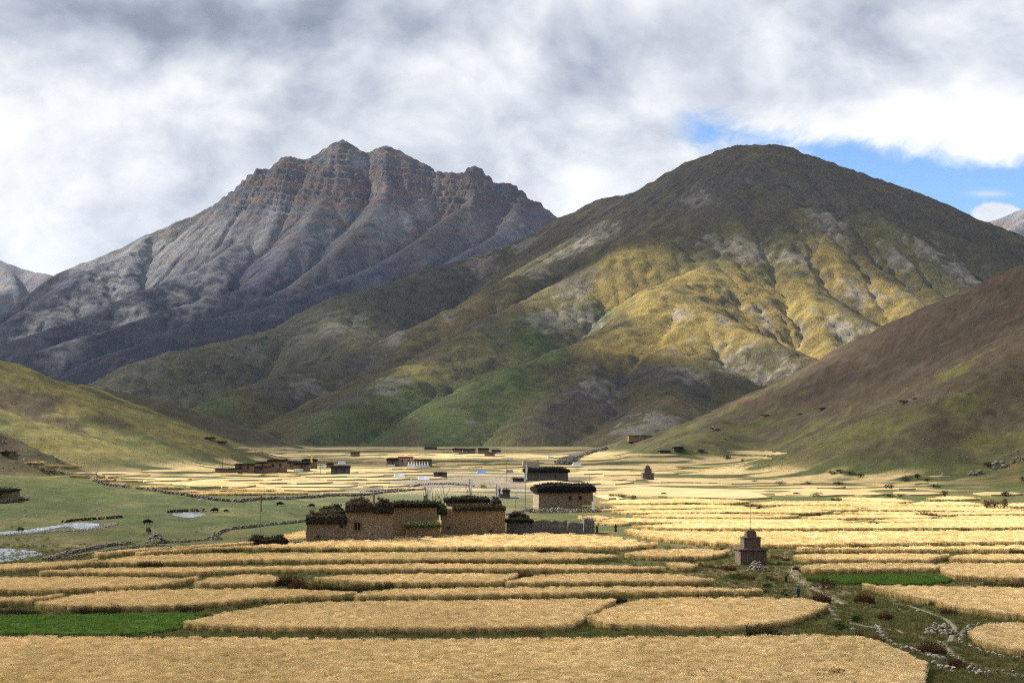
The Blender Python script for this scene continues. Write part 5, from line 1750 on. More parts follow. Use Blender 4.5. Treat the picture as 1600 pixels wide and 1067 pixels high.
# low compound wall on the right
h3, p3, k3 = at(860, 833, 3, 'compound_wall')
tag(h3, 'long low grey compound wall right of the ruined houses', 'wall')
X = lambda px: (px - 860) * k3
part('wall', mat_wall_grey, h3, [(X(791), X(888), 0, 1.0, -1.2, 2.6)], seed=41, top_jit=0.25, jit=0.07)
part('wall', mat_wall_grey, h3, [(X(888) + 0.05, X(912), 0.05, 1.05, -1.2, 2.2)], seed=43, top_jit=0.2, jit=0.07)
part('wall', mat_wall_grey, h3, [(X(912) + 0.1, X(929), -0.05, 3.2, -1.2, 2.9)], seed=45, top_jit=0.35, jit=0.08)
part('wall', mat_wall_grey, h3, [(X(795), X(830), 3.6, 6.5, -1.2, 3.4)], seed=47, top_jit=0.3, jit=0.08)
brush(h3, X(791), X(832), 0.0, 1.0, 2.3, 3.4, 400, LO, HI, 41, green=(0.10, 0.16, 0.04), ln=0.5)
brush(h3, X(798), X(822), 3.7, 5.2, 3.2, 4.4, 220, LO, (0.15, 0.13, 0.11), 42, ln=0.5)
# wood pile and pickets at the left end
h4, p4, k4 = at(412, 853, 0, 'brush_pile')
tag(h4, 'dark brush pile left of the ruined houses', 'brush pile')
X = lambda px: (px - 412) * k4
brush(h4, X(388), X(445), 0, 2.4, -0.1, 2.2, 700, LO, HI2, 51, green=GREENB, ln=0.6, name='brushwood')
fence = empty('picket_fence', on_ground(384, 854))
tag(fence, 'short fence of leaning grey sticks beside the brush pile', 'fence')
for i in range(9):
    q = link('picket', pole_mesh('picket', random.uniform(1.7, 2.5), 0.07, 0.05, mat_pale_stone if i % 2 else mat_wood, 0.1, i), None, fence)
    q.location = ((i - 4.5) * 0.2, random.uniform(-0.2, 0.2), -0.1)
    q.rotation_euler = (random.uniform(-0.1, 0.1), random.uniform(-0.15, 0.2), 0)
rubble_wall('rubble', 'rubble spill with grass between the brush pile and the ruined house', [(448, 852), (462, 850), (478, 849)], 0.8, 1.2, 0.45, 52, mat_stone, 'rubble')

# ---- the lit house with two windows
h5, p5, k5 = at(884, 795, 9)
tag(h5, 'stone house with thick dark brush roof and two small windows', 'house')
X = lambda px: (px - 884) * k5
part('wall', mat_wall, h5, [(X(841), X(928), 0, 9.5, -1.5, 5.0)], seed=61, top_jit=0.1)
brush(h5, X(839), X(930), -0.1, 4.5, 4.6, 7.6, 2200, (0.014, 0.012, 0.011), (0.04, 0.034, 0.03), 61, ln=0.8)
brush(h5, X(839), X(930), 5.0, 9.6, 4.6, 7.2, 1000, (0.014, 0.012, 0.011), (0.05, 0.042, 0.035), 62, ln=0.8)
opening(h5, X(891), 2.5, 0.75, 1.0, -0.02, frame=mat_redwood)
opening(h5, X(907), 2.5, 0.75, 1.0, -0.02, frame=mat_redwood)
yl = plain('hay_layer', mat_yellow, None, [(p5.x + X(908), p5.x + X(937), p5.y - 3.4, p5.y - 2.2, p5.z + 0.9, p5.z + 1.15)])
tag(yl, 'yellow layer of flowers or hay below the house with two windows', 'hay')
# ---- the next house back
h6, p6, k6 = at(856, 751, 5)
tag(h6, 'long low house with heavy black brush roof behind the one with two windows', 'house')
X = lambda px: (px - 856) * k6
part('wall', mat_wall_grey, h6, [(X(822), X(888), 0, 10, -1.5, 4.2)], seed=71, top_jit=0.1)
brush(h6, X(821), X(889), -0.2, 10.0, 3.7, 6.6, 1300, (0.014, 0.012, 0.011), (0.045, 0.038, 0.032), 71, ln=1.0, over=0.5)
opening(h6, X(842), 1.0, 1.1, 2.0, -0.02, 'door')
opening(h6, X(868), 1.6, 0.7, 0.9, -0.02)


# ---- chortens
def chorten(label, px, py, s, rz, pole_h=None):
    p = on_ground(px, py)
    root = empty('stone_tower', p, math.radians(rz))
    tag(root, label, 'tower')
    part('base_tier', mat_tower, root, [(-2.15 * s, 2.15 * s, -2.0 * s, 2.0 * s, -0.8 * s, 2.35 * s)], cell=0.45 * s, jit=0.035 * s, batter=0.02, seed=81)
    part('ledge', mat_tower, root, [(-2.4 * s, 2.4 * s, -2.25 * s, 2.25 * s, 2.352 * s, 2.62 * s)], cell=0.4 * s, jit=0.06 * s, batter=0, top_jit=0.05, seed=83)
    part('middle_tier', mat_tower, root, [(-1.38 * s, 1.38 * s, -1.3 * s, 1.3 * s, 2.60 * s, 4.25 * s)], cell=0.4 * s, jit=0.035 * s, batter=0.03, seed=85)
    part('ledge', mat_tower, root, [(-1.5 * s, 1.5 * s, -1.42 * s, 1.42 * s, 4.252 * s, 4.42 * s)], cell=0.4 * s, jit=0.05 * s, batter=0, top_jit=0.05, seed=87)
    part('dome', mat_tower, root, [(-0.82 * s, 0.82 * s, -0.8 * s, 0.8 * s, 4.40 * s, 5.25 * s), (-0.6 * s, 0.6 * s, -0.58 * s, 0.58 * s, 5.24 * s, 5.5 * s)], cell=0.3 * s, jit=0.05 * s, batter=0.16, top_jit=0.06, seed=89)
    st = link('top_stone', rock_mesh('top_stone', 90, mat_tower, 0.8), None, root)
    st.location, st.scale = (0, 0, 5.58 * s), (0.45 * s, 0.4 * s, 0.5 * s)
    if pole_h:
        q = link('mast', pole_mesh('mast', pole_h, 0.035, 0.022, mat_pale_stone, 0.05, 4), None, root)
        q.location = (0, 0, 5.4 * s)
    return root


chorten('three-tiered stone tower with a thin mast among the fields', 1173, 881, 0.98, 4, 4.6)
chorten('distant three-tiered stone tower on a terrace at the right hill foot', 1012, 749, 1.18, 4, 0.9)
rubble_wall('rubble', 'rubble scattered at the foot of the distant stone tower', [(995, 749), (1004, 750), (1010, 750)], 0.8, 2.0, 0.8, 91, mat_stone, 'rubble')


# ---- small distant houses
def far_house(label, px0, px1, py_base, py_top, wall_mat=mat_wall, roof=0.4, depth=8.0, windows=0, door=False, rz=3.0, white_base=None, seed=0, group=None, top=None, brush_n=160):
    root, p, k = at((px0 + px1) / 2, py_base, rz)
    tag(root, label, 'house', group)
    w = (px1 - px0) * k
    h = (py_base - py_top) * k
    hw = h * (1 - roof * 0.55)
    part('wall', wall_mat, root, [(-w / 2, w / 2, 0, depth, -2.0, hw)], cell=1.2, jit=0.08, top_jit=0.15, seed=seed)
    if roof:
        brush(root, -w / 2, w / 2, -0.1, depth, hw - 0.25, h, brush_n, (0.014, 0.012, 0.011), (0.05, 0.042, 0.035), seed, ln=1.0, over=0.35, name='brushwood_roof')
    if top is not None:
        plain('frieze', top, root, [(-w / 2 - 0.15, w / 2 + 0.15, -0.2, depth, hw + 0.003, hw + 0.9)])
    if white_base:
        plain('whitewashed_wall', mat_lime, root, [(white_base[0] * w - w / 2, white_base[1] * w - w / 2, -0.45, -0.1, 0.0, hw * white_base[2])])
    for i in range(windows):
        opening(root, -w / 2 + w * (i + 0.7) / (windows + 0.4), hw * 0.5, min(0.9, w / (windows * 3.0)), hw * 0.25, -0.05)
    if door:
        opening(root, w * 0.12, 0.0, 1.0, min(1.9, hw * 0.6), -0.05, 'door')
    return root


VG = 'houses of the left village'
far_house('low dark wall-like shed at the left end of the left village', 336, 377, 738.5, 731, mat_wall, 0.2, 6, 0, seed=101)
far_house('wide brown village house with flat dark roof, second from left', 367, 396, 738.5, 723.5, mat_wall_brown, 0.3, 9, 2, True, seed=102)
far_house('low house between the wide brown and the tallest village house', 394, 422, 739, 728, mat_wall, 0.25, 7, 1, seed=103)
far_house('village house with brush roof set behind the low one', 400, 421, 734, 720, mat_wall_brown, 0.45, 7, 1, seed=104)
far_house('tallest broad brown house in the left village', 418, 446, 738, 716.5, mat_wall_brown, 0.3, 9, 2, True, seed=105)
far_house('village house with black roof right of the tallest one', 445, 463, 733, 719.5, mat_wall, 0.5, 8, 1, seed=106)
far_house('village house with a white wall at its foot', 459, 483, 736, 720.5, mat_wall, 0.55, 8, 1, seed=107, white_base=(0.05, 0.62, 0.35))
far_house('dark narrow tower-like village house beside a yellow banner', 472, 494, 731.5, 715.5, mat_wall, 0.5, 8, 1, seed=108)
far_house('small dark village hut near the right end of the left village', 510, 520, 731, 722.5, mat_wall, 0.6, 6, 0, seed=109)
far_house('flat dark stone house at the right end of the left village', 517, 546, 741, 727, mat_wall_grey, 0.35, 8, 2, seed=110)
far_house('low white shed in the left village', 498, 510, 731, 727.5, mat_lime, 0.0, 5, 0, seed=111)
flag_pole('yellow banner on a pole beside the dark tower-like village house', 485, 732, 8.0, (1.1, 4.0), mat_yellow, seed=3, r0=0.12)
far_house('lone square brown house among far wheat', 547.5, 561.5, 713, 706, mat_wall_brown, 0.15, 9, 1, seed=112)
far_house('dark house with white lower wall left of the white shrine row', 604, 622, 729, 714.5, mat_wall_grey, 0.5, 10, 1, seed=113, white_base=(0.08, 0.75, 0.32))
far_house('temple with faded pink wall and dark red frieze in the far fields', 622, 645, 728, 715.5, mat_pink, 0.0, 12, 2, seed=114, top=mat_red)
far_house('long dark temple wing behind the row of white shrines', 646.5, 674.5, 730, 717, mat_wall_grey, 0.2, 12, 0, seed=115)


def small_shrine(px, py, s):
    p = on_ground(px, py)
    root = empty('white_shrine', p)
    tag(root, 'small white shrine in the row before the long dark temple wing', 'shrine', 'row of small white shrines')
    part('base', mat_lime, root, [(-1.25 * s, 1.25 * s, -1.2 * s, 1.2 * s, -0.5, 1.6 * s)], cell=2, jit=0.02, batter=0)
    part('dome', mat_lime, root, [(-0.8 * s, 0.8 * s, -0.8 * s, 0.8 * s, 1.6 * s, 2.7 * s)], cell=0.6, jit=0.03, batter=0.2)
    q = link('spire', pole_mesh('spire', 2.6 * s, 0.42 * s, 0.08 * s, mat_lime), None, root)
    q.location = (0, 0, 2.6 * s)


for i in range(8):
    small_shrine(638.5 + i * 4.25, 731, 0.82)
far_house('grey roofless stone hut in the stony middle of the valley', 677.5, 698.5, 746, 737.5, mat_wall_grey, 0.15, 7, 1, seed=116)
far_house('lone dark house with roof poles at the foot of the green slope', 663, 683, 703.5, 697.5, mat_wall, 0.6, 10, 0, seed=117, brush_n=120)
far_house('dark house with white foot at the left of the far hamlet', 707, 723, 710, 699, mat_wall, 0.6, 10, 0, seed=118, white_base=(0.05, 0.6, 0.4))
far_house('broad dark house second in the far hamlet', 723, 743, 709, 700, mat_wall, 0.5, 10, 1, seed=119)
far_house('dark tall house in the middle of the far hamlet', 747, 764, 709, 699, mat_wall, 0.6, 10, 0, seed=120)
far_house('brown low house at the right of the far hamlet', 757, 773, 713, 706.5, mat_wall_brown, 0.2, 8, 0, seed=121)
far_house('last dark house of the far hamlet with a white wall', 768, 783, 708.5, 702, mat_wall, 0.6, 10, 0, seed=122, white_base=(0.5, 1.05, 0.5))
far_house('white flat shed on the dark bank beyond the stony ground', 792, 801.5, 719.5, 716.5, mat_lime, 0.0, 6, 0, seed=123)
far_house('white flat shed by the ruins at the right hill foot', 856, 865, 716, 712.5, mat_lime, 0.0, 6, 0, seed=124)
far_house('sunlit pinkish stone house with a dark right half in mid valley', 817, 843, 728, 720, mat_pink, 0.0, 9, 0, seed=125)
far_house('low stone shed left of the long black-roofed house', 801, 819, 752.5, 746.5, mat_wall_grey, 0.1, 6, 1, seed=126)
far_house('grey stone byre behind the mossy parapet of the ruined house', 777, 797, 778, 764.5, mat_wall_grey, 0.2, 6, 0, seed=127)
far_house('small stone house cut by the left picture edge on the near slope', -20, 17, 784, 763.5, mat_wall, 0.25, 7, 1, seed=128)
far_house('ruined brown house on the hill foot above the right terraces', 982, 1019, 687, 679.5, mat_wall_brown, 0.1, 9, 2, seed=129)
far_house('dark roofed hut above the right hand terraces beside bushes', 1053, 1068, 704.5, 697, mat_wall, 0.7, 8, 0, seed=130)
far_house('small dark hut left of the dark roofed hut on the hill foot', 1031, 1048, 708.5, 703, mat_wall, 0.75, 7, 0, seed=131)
far_house('tiny dark house on the sunlit left slope, upper one', 320, 334, 687, 682.5, mat_wall, 0.5, 9, 0, seed=132, brush_n=80)
far_house('tiny dark house on the sunlit left slope, lower one', 338, 352, 693, 689, mat_wall, 0.5, 9, 0, seed=133, brush_n=80)
far_house('tiny dark hut at the left picture edge high on the slope', 2, 16, 710, 705, mat_wall, 0.3, 6, 0, seed=134)


def tent(label, px, py, w, h, mat, cat='tent'):
    p = on_ground(px, py)
    root = empty('ridge_tent', p, 0.2)
    w, h = w * 0.72, h * 0.7
    tag(root, label, cat)
    V = [(-w / 2, -w * 0.35, 0), (w / 2, -w * 0.35, 0), (w * 0.4, 0, h), (-w * 0.4, 0, h), (-w / 2, w * 0.35, 0), (w / 2, w * 0.35, 0), (0, -w * 0.2, h * 0.36), (0, 0, h * 0.92)]
    F = [(0, 1, 6), (1, 2, 6), (2, 7, 6), (7, 3, 6), (3, 0, 6), (5, 4, 3, 7, 2), (1, 5, 2), (4, 0, 3)]
    me = bpy.data.meshes.new('canvas')
    me.from_pydata(V, [], F)
    link('canvas', me, mat, root)
    q = link('tent_pole', pole_mesh('tent_pole', h + 0.5, 0.06, 0.04, mat_wood), None, root)
    q.location = (-w * 0.4, 0, 0)
    return root


tent('white tent in far wheat right of the left village', 534, 725, 8, 3.0, mat_canvas)
tent('white tent in the wheat below the shrine row', 624, 745, 7.5, 2.4, mat_canvas)
tent('torn white tent beside the grey roofless hut', 662, 749, 7, 2.2, mat_canvas)
tent('blue tent on the stony ground in mid valley', 752, 739, 7, 2.2, mat_blue_tarp)
tent('white sheet tent right of the ruins at the hill foot', 901, 727, 8, 3.2, mat_canvas)
tent('small grey tent on the stony ground near a pole', 796, 738, 6, 2.2, mat_wall_grey)

# ---- poles and flags
flag_pole('tall thin pole with reddish band left of the ruined houses', 406, 852, 9.4, (0.25, 3.0), mat_redwood, seed=11, r0=0.06)
flag_pole('tall pole with a long white prayer flag left of the house with two windows', 820.5, 795, 12.5, (0.55, 4.2), seed=12, r0=0.10)
flag_pole('short pole with a drooping white flag on the meadow wall', 805.5, 799, 5.2, (0.5, 1.2), seed=13, r0=0.07)
flag_pole('thin bare pole on the long compound wall', 909, 832, 5.6, seed=14, r0=0.05)
flag_pole('pole with a small white flag at the right end of the compound wall', 924, 831, 6.6, (0.6, 1.8), seed=15, r0=0.05)
flag_pole('thin pole sticking up behind the house with two windows', 843, 792, 9.5, seed=16, r0=0.06)
flag_pole('thin pole above the right end of the house with two windows', 921, 786, 9.0, seed=17, r0=0.06)
flag_pole('tall thin pole left of the long black-roofed house', 791.5, 752, 9.0, seed=18, r0=0.10)
flag_pole('white pole stump before the left village houses', 501, 742, 6.0, seed=19, r0=0.18)
flag_pole('pole on the ground left of the left village', 347, 738, 8.0, seed=20, r0=0.15)
for i, (px, z0, hgt, fl) in enumerate([(668, 6.6, 2.6, (0.5, 1.8)), (676, 6.6, 2.0, None), (681, 6.6, 2.4, None), (733, 8.6, 2.8, (0.6, 2.4)), (775, 7.0, 3.4, (0.5, 2.6)), (781, 7.0, 2.8, (0.5, 1.4))]):
    loc = Vector(((px - 800) / FPX * (p2.y + 8), p2.y + 8, p2.z + z0))
    q = flag_pole('upright white rag on the roofs of the ruined houses' if fl else 'bare stick upright on the roofs of the ruined houses', 0, 0, hgt, fl, group='sticks and rags on the ruined roofs', loc=loc, seed=30 + i, r0=0.09)
for i, (px, w) in enumerate([(666, 0.9), (734, 0.7)]):
    bn = empty('roof_finial', Vector(((px - 800) / FPX * (p2.y + 11), p2.y + 11, p2.z + 6.4)))
    tag(bn, 'dark bundle of sticks standing on the roof of the ruined houses, %s one' % ('left' if i == 0 else 'right'), 'bundle')
    V, F = [], []
    rough_box((V, F), -w / 2, w / 2, -0.4, 0.4, -0.2, 1.4, cell=0.4, jit=0.08, batter=0.2, seed=i)
    me = bpy.data.meshes.new('core')
    me.from_pydata(V, [], F)
    link('core', me, mat_wood, bn)
    for q_ in range(10):
        tw = link('stick', pole_mesh('stick', random.uniform(2.2, 3.6), 0.05, 0.03, mat_wood, 0.1, q_), None, bn)
        tw.location = (random.uniform(-w / 2, w / 2), random.uniform(-0.3, 0.3), 0.3)
        tw.rotation_euler = (random.uniform(-0.25, 0.25), random.uniform(-0.3, 0.3), 0)
wr = empty('antler_wreath', Vector(((694 - 800) / FPX * (p2.y + 9), p2.y + 9, p2.z + 6.6)))
tag(wr, 'round bundle of bleached branches on the ruined roofs', 'branches')
for i in range(16):
    a = i / 15 * math.pi
    q = link('branch', pole_mesh('branch', random.uniform(1.2, 2.0), 0.07, 0.04, mat_pale_stone, 0.25, i), None, wr)
    q.location = (math.cos(a) * random.uniform(0.3, 1.6), random.uniform(-0.3, 0.3), 0.2 + math.sin(a) * random.uniform(0.1, 1.4))
    q.rotation_euler = (random.uniform(-0.5, 0.5), math.pi / 2 - a + random.uniform(-0.5, 0.5), 0)

# ------------------------------------------------------------------ weeds, bushes
mat_weed = plant_mat('dry_weeds', hue_noise=0.4, transl=0.2, patch=2.0)


def weed_mesh(seed, n, c_lo, c_hi, lean=0.25, seedhead=True):
    """upright clump of stiff stalks, one metre wide and one metre tall"""
    r = random.Random(seed)
    m = MB()
    for i in range(n):
        a, d = r.uniform(0, 6.283), 0.5 * math.sqrt(r.random())
        x, y = d * math.cos(a), d * math.sin(a)
        h = r.uniform(0.4, 1.0) * (1 - 0.35 * d)
        tip = Vector((x + math.cos(a) * lean * d + r.gauss(0, 0.08), y + math.sin(a) * lean * d + r.gauss(0, 0.08), h))
        s = Vector((r.gauss(0, 1), r.gauss(0, 1), 0)).normalized()
        m.blade((x, y, -0.05), tip, r.uniform(0.07, 0.13), s, vary(c_lo, r, 0.3), vary(c_hi, r, 0.35))
        for q in range(3):
            b = Vector((x, y, 0)).lerp(tip, r.uniform(0.3, 0.9))
            e = b + Vector((r.gauss(0, 0.10), r.gauss(0, 0.10), r.uniform(0.02, 0.14)))
            m.blade(b, e, r.uniform(0.07, 0.13), s.cross(Vector((0, 0, 1))), vary(c_lo, r, 0.3), vary(c_hi, r, 0.35))
        if seedhead:
            m.spindle(tip - Vector((0, 0, 0.03)), tip + Vector((r.gauss(0, 0.03), r.gauss(0, 0.03), 0.13)), 0.05, vary(c_hi, r, 0.3))
    return m


def bush_mesh(seed, n, c_lo, c_hi):
    """rounded leafy bush: short forked stems carrying many small leaf sprays, uneven outline"""
    r = random.Random(seed)
    m = MB()
    lobes = [(Vector((r.uniform(-0.28, 0.28), r.uniform(-0.25, 0.25), r.uniform(0.30, 0.62))), r.uniform(0.20, 0.34)) for _ in range(6)]
    for c, rad in lobes:
        m.blade((c.x * 0.3, c.y * 0.3, -0.05), c, 0.04, Vector((1, 0.4, 0)).normalized(), (0.05, 0.04, 0.03), (0.06, 0.05, 0.035))
    for i in range(n):
        c, rad = r.choice(lobes)
        d = Vector((r.gauss(0, 1), r.gauss(0, 1), r.gauss(0.2, 1))).normalized()
        b = c + d * rad * r.uniform(0.45, 1.0)
        if b.z < 0.02:
            continue
        tip = b + (d + Vector((r.gauss(0, 0.5), r.gauss(0, 0.5), r.gauss(0.2, 0.4)))).normalized() * r.uniform(0.06, 0.15)
        m.blade(b, tip, r.uniform(0.05, 0.09), Vector((r.gauss(0, 1), r.gauss(0, 1), r.gauss(0, 1))).normalized(), vary(c_lo, r, 0.3), vary(c_hi, r, 0.35))
    return m


WEEDS = {
    'w': [weed_mesh(s, 64, (0.030, 0.028, 0.014), (0.095, 0.072, 0.032)).mesh('weed_clump', mat_weed) for s in range(3)],
    'r': [weed_mesh(10 + s, 60, (0.045, 0.032, 0.018), (0.135, 0.072, 0.038)).mesh('weed_clump', mat_weed) for s in range(3)],
    'o': [weed_mesh(20 + s, 56, (0.06, 0.058, 0.022), (0.15, 0.125, 0.05)).mesh('weed_clump', mat_weed) for s in range(3)],
    'g': [bush_mesh(30 + s, 340, (0.016, 0.030, 0.009), (0.050, 0.088, 0.024)).mesh('bush', mat_weed) for s in range(3)],
    'd': [bush_mesh(40 + s, 340, (0.014, 0.018, 0.009), (0.036, 0.045, 0.020)).mesh('bush', mat_weed) for s in range(3)],
    'b': [bush_mesh(50 + s, 320, (0.045, 0.036, 0.018), (0.13, 0.095, 0.045)).mesh('bush', mat_weed) for s in range(3)],
}
WL = {'w': ('weed_clump', 'dark brown weed clump standing at the edge of a wheat plot', 'weeds', 'dark weeds along the field edges'),
      'r': ('weed_clump', 'reddish brown dry weed clump on the rough ground', 'weeds', 'reddish dry weeds'),
      'o': ('weed_clump', 'olive weed clump poking out of the sunlit wheat terraces', 'weeds', 'olive weeds in the sunlit terraces'),
      'g': ('bush', 'small green leafy bush on grass', 'bush', 'green bushes'),
      'd': ('bush', 'dark low bush on the right hillside', 'bush', 'dark bushes on the right hillside'),
      'b': ('bush', 'brown twiggy bush beside the wheat', 'bush', 'brown bushes')}


def weed(px, py, wpx, hpx, t, i, label=None):
    p = on_ground(px, py)
    if p is None:
        return
    k = p.y / FPX
    nm, lab, cat, grp = WL[t]
    o = bpy.data.objects.new(nm, WEEDS[t][i % 3])
    o.location = p - Vector((0, 0, 0.05))
    w = wpx * k
    o.scale = (w, w * random.uniform(0.6, 0.9), hpx * k * random.uniform(0.9, 1.1))
    o.rotation_euler = (0, 0, random.uniform(-0.5, 0.5))
    COL.objects.link(o)
    tag(o, label or lab, cat, None if label else grp)
    return o


def weed_row(x0, x1, y0, y1, hpx, t, n, i0=0):
    for i in range(n):
        f = (i + random.uniform(0.25, 0.75)) / n
        hh = hpx * random.uniform(0.65, 1.15)
        weed(x0 + (x1 - x0) * f, y0 + (y1 - y0) * f, max(hh * 0.85, abs(x1 - x0) / n * 1.25), hh, t, i0 + i)


for a in [(-5, 62, 961, 961, 13, 'w', 5), (114, 186, 961, 962, 17, 'w', 6), (278, 312, 957, 957, 14, 'w', 3), (368, 388, 951, 950, 7, 'w', 2), (110, 134, 900, 900, 12, 'w', 3),
          (215, 250, 887, 887, 12, 'w', 3), (295, 318, 863, 863, 7, 'w', 2), (335, 378, 863, 862, 7, 'w', 4), (425, 455, 862, 862, 6, 'w', 2), (505, 525, 862, 862, 7, 'w', 2), (719, 744, 862, 862, 8, 'w', 3), (838, 880, 863, 863, 10, 'w', 4),
          (900, 960, 863, 864, 6, 'o', 4), (640, 745, 882, 882, 8, 'r', 7), (434, 470, 916, 918, 21, 'w', 4), (452, 500, 921, 926, 22, 'r', 5), (495, 560, 924, 926, 16, 'w', 6), (555, 612, 924, 921, 12, 'w', 5),
          (805, 832, 903, 902, 9, 'w', 3), (956, 976, 943, 941, 13, 'w', 3), (905, 922, 971, 969, 8, 'w', 2), (716, 738, 940, 940, 8, 'w', 2), (820, 842, 993, 993, 9, 'r', 2), (1074, 1094, 886, 886, 7, 'r', 2), (1062, 1084, 878, 878, 6, 'r', 2),
          (1325, 1352, 855, 855, 9, 'o', 3), (1381, 1394, 846, 846, 7, 'o', 1), (1442, 1457, 845, 845, 7, 'o', 2), (1580, 1604, 868, 868, 14, 'w', 3), (1456, 1471, 948, 949, 12, 'r', 2), (1472, 1497, 960, 962, 16, 'r', 3),
          (1274, 1292, 941, 943, 18, 'r', 2), (1338, 1362, 941, 944, 18, 'r', 3), (1378, 1392, 968, 968, 20, 'r', 2), (1436, 1478, 1020, 1026, 22, 'r', 5), (1484, 1514, 1042, 1048, 20, 'r', 4), (1340, 1378, 1000, 1010, 18, 'r', 4),
          (1276, 1314, 1067, 1068, 24, 'r', 4), (1150, 1164, 815, 815, 4, 'o', 1), (1072, 1092, 788, 788, 5, 'o', 2), (1145, 1156, 787, 787, 4, 'o', 1), (1165, 1190, 793, 794, 9, 'o', 3), (993, 1016, 797, 797, 5, 'o', 3), (1096, 1104, 796, 796, 5, 'o', 1),
          (1072, 1106, 804, 804, 5, 'o', 4), (1126, 1158, 804, 804, 5, 'o', 4), (1188, 1209, 809, 809, 7, 'o', 2), (1270, 1298, 797, 797, 4, 'o', 3), (1338, 1354, 798, 798, 7, 'o', 2), (1236, 1284, 805, 805, 5, 'o', 5), (1428, 1462, 807, 807, 8, 'o', 4),
          (1469, 1480, 811, 811, 8, 'o', 1), (1358, 1372, 821, 821, 8, 'o', 2), (1500, 1516, 829, 829, 4, 'o', 2), (1330, 1344, 828, 828, 4, 'o', 2), (1296, 1318, 784, 786, 10, 'b', 2), (1402, 1416, 776, 776, 9, 'b', 1), (950, 990, 777, 781, 12, 'b', 3), (1534, 1570, 796, 797, 20, 'b', 3),
          (1380, 1398, 763, 763, 10, 'b', 2), (1470, 1480, 775, 775, 12, 'b', 1), (1240, 1256, 889, 893, 9, 'r', 2), (1205, 1232, 872, 876, 8, 'r', 3), (1100, 1150, 886, 892, 8, 'r', 4), (1196, 1222, 903, 912, 8, 'r', 3), (1150, 1180, 900, 908, 8, 'r', 3),
          (1495, 1530, 874, 874, 6, 'w', 3), (1392, 1420, 874, 876, 7, 'w', 2), (1240, 1300, 864, 865, 5, 'o', 4), (540, 575, 910, 912, 6, 'w', 2), (1540, 1600, 915, 917, 8, 'r', 4)]:
    weed_row(*a)
for i, (px, py, w, h, t) in enumerate([
        (1312, 984, 27, 15, 'g'), (1341, 971, 20, 12, 'g'), (1282, 920, 24, 19, 'b'), (1300, 918, 16, 11, 'g'), (1205, 920, 20, 10, 'g'), (1190, 926, 16, 9, 'g'), (1225, 932, 18, 9, 'g'), (1243, 940, 10, 9, 'g'), (1150, 905, 22, 8, 'g'), (1165, 884, 12, 7, 'g'),
        (1137, 862, 20, 7, 'g'), (1330, 742, 14, 6, 'g'), (1300, 740, 18, 5, 'g'), (1314, 738, 16, 6, 'g'), (1344, 746, 12, 7, 'g'), (1415, 752, 18, 8, 'g'), (1436, 748, 10, 8, 'g'), (1462, 762, 16, 6, 'g'), (1545, 728, 26, 6, 'g'), (1575, 775, 18, 7, 'g'),
        (1390, 777, 14, 6, 'g'), (1275, 776, 16, 6, 'g'), (1248, 774, 14, 5, 'g'), (1137, 718, 10, 7, 'g'), (1160, 721, 6, 4, 'g'), (1040, 774, 12, 5, 'g'), (1180, 754, 10, 4, 'g'), (1262, 756, 12, 4, 'g'), (1315, 757, 22, 5, 'g'), (1220, 757, 14, 5, 'g'), (1062, 706, 18, 5, 'g'), (1100, 706, 16, 4, 'g'),
        (685, 812, 9, 7, 'g'), (410, 744, 10, 4, 'g'), (378, 742, 9, 5, 'g'), (755, 762, 10, 5, 'g'), (1600, 752, 16, 8, 'g'), (1450, 752, 12, 5, 'g'),
        (1413, 630, 22, 9, 'd'), (1428, 624, 10, 7, 'd'), (1285, 640, 30, 8, 'd'), (1196, 650, 20, 7, 'd'), (1512, 617, 10, 4, 'd'), (1250, 648, 14, 5, 'd')]):
    weed(px, py, w * (1.25 if t != 'd' else 0.9), h * (1.2 if t != 'd' else 0.6), t, i)
weed(1191, 995, 42, 22, 'w', 1, 'largest dark weed clump, at the front of the rounded wheat field')
weed(1210, 995, 20, 16, 'w', 2, 'smaller dark weed clump touching the largest one at the wheat front')

# dwarf heath and cushion plants that speckle the near hillsides
mat_heath = plant_mat('heath', hue_noise=0.6, transl=0.1, patch=20.0)
col_heath = proto_collection('heath', [leafy_clump(80 + s, 0.45, 13, 0.5, (0.06, 0.05, 0.028), c, 0.2).mesh('heath_clump', mat_heath)
                                       for s, c in enumerate([(0.11, 0.085, 0.045), (0.14, 0.11, 0.055), (0.08, 0.08, 0.036), (0.18, 0.145, 0.065)])])
sg_heath = scatter_group('heath_scatter', col_heath, 0.25, 0.6, 0.2)


def scatter_stuff(name, label, X, Y, grp, mat, sink=0.03):
    me = bpy.data.meshes.new(name)
    me.from_pydata(np.column_stack([X, Y, gfast(X, Y) - sink]).tolist(), [], [])
    a = me.attributes.new('sel', 'FLOAT', 'POINT')
    a.data.foreach_set('value', np.ones(len(X), dtype=np.float32))
    o = link(name, me, mat, kind='stuff', label=label)
    o.modifiers.new('scatter', 'NODES').node_group = grp
    return o


k = 150000
hy = np.exp(rng.uniform(math.log(330), math.log(1500), k))
hx = hy * rng.uniform(-0.40, 0.40, k)
hh = gfast(hx, hy)
den_ = fbm(hx, hy, 60, 4, 0.55, 271) + 0.6 * fbm(hx, hy, 14, 3, 0.6, 275)
kp = (hh > 2.5) & (den_ + rng.uniform(-0.6, 0.6, k) > 0.15) & ~((hx < 0) & (hy < 620))
right = hx > 0
scatter_stuff('heath', 'low brown heath speckling the right hillside', hx[kp & right], hy[kp & right], sg_heath, mat_heath)
kl = kp & ~right
scatter_stuff('heath', 'low heath cushions speckling the sunlit left hillside', hx[kl], hy[kl], sg_heath, mat_heath)

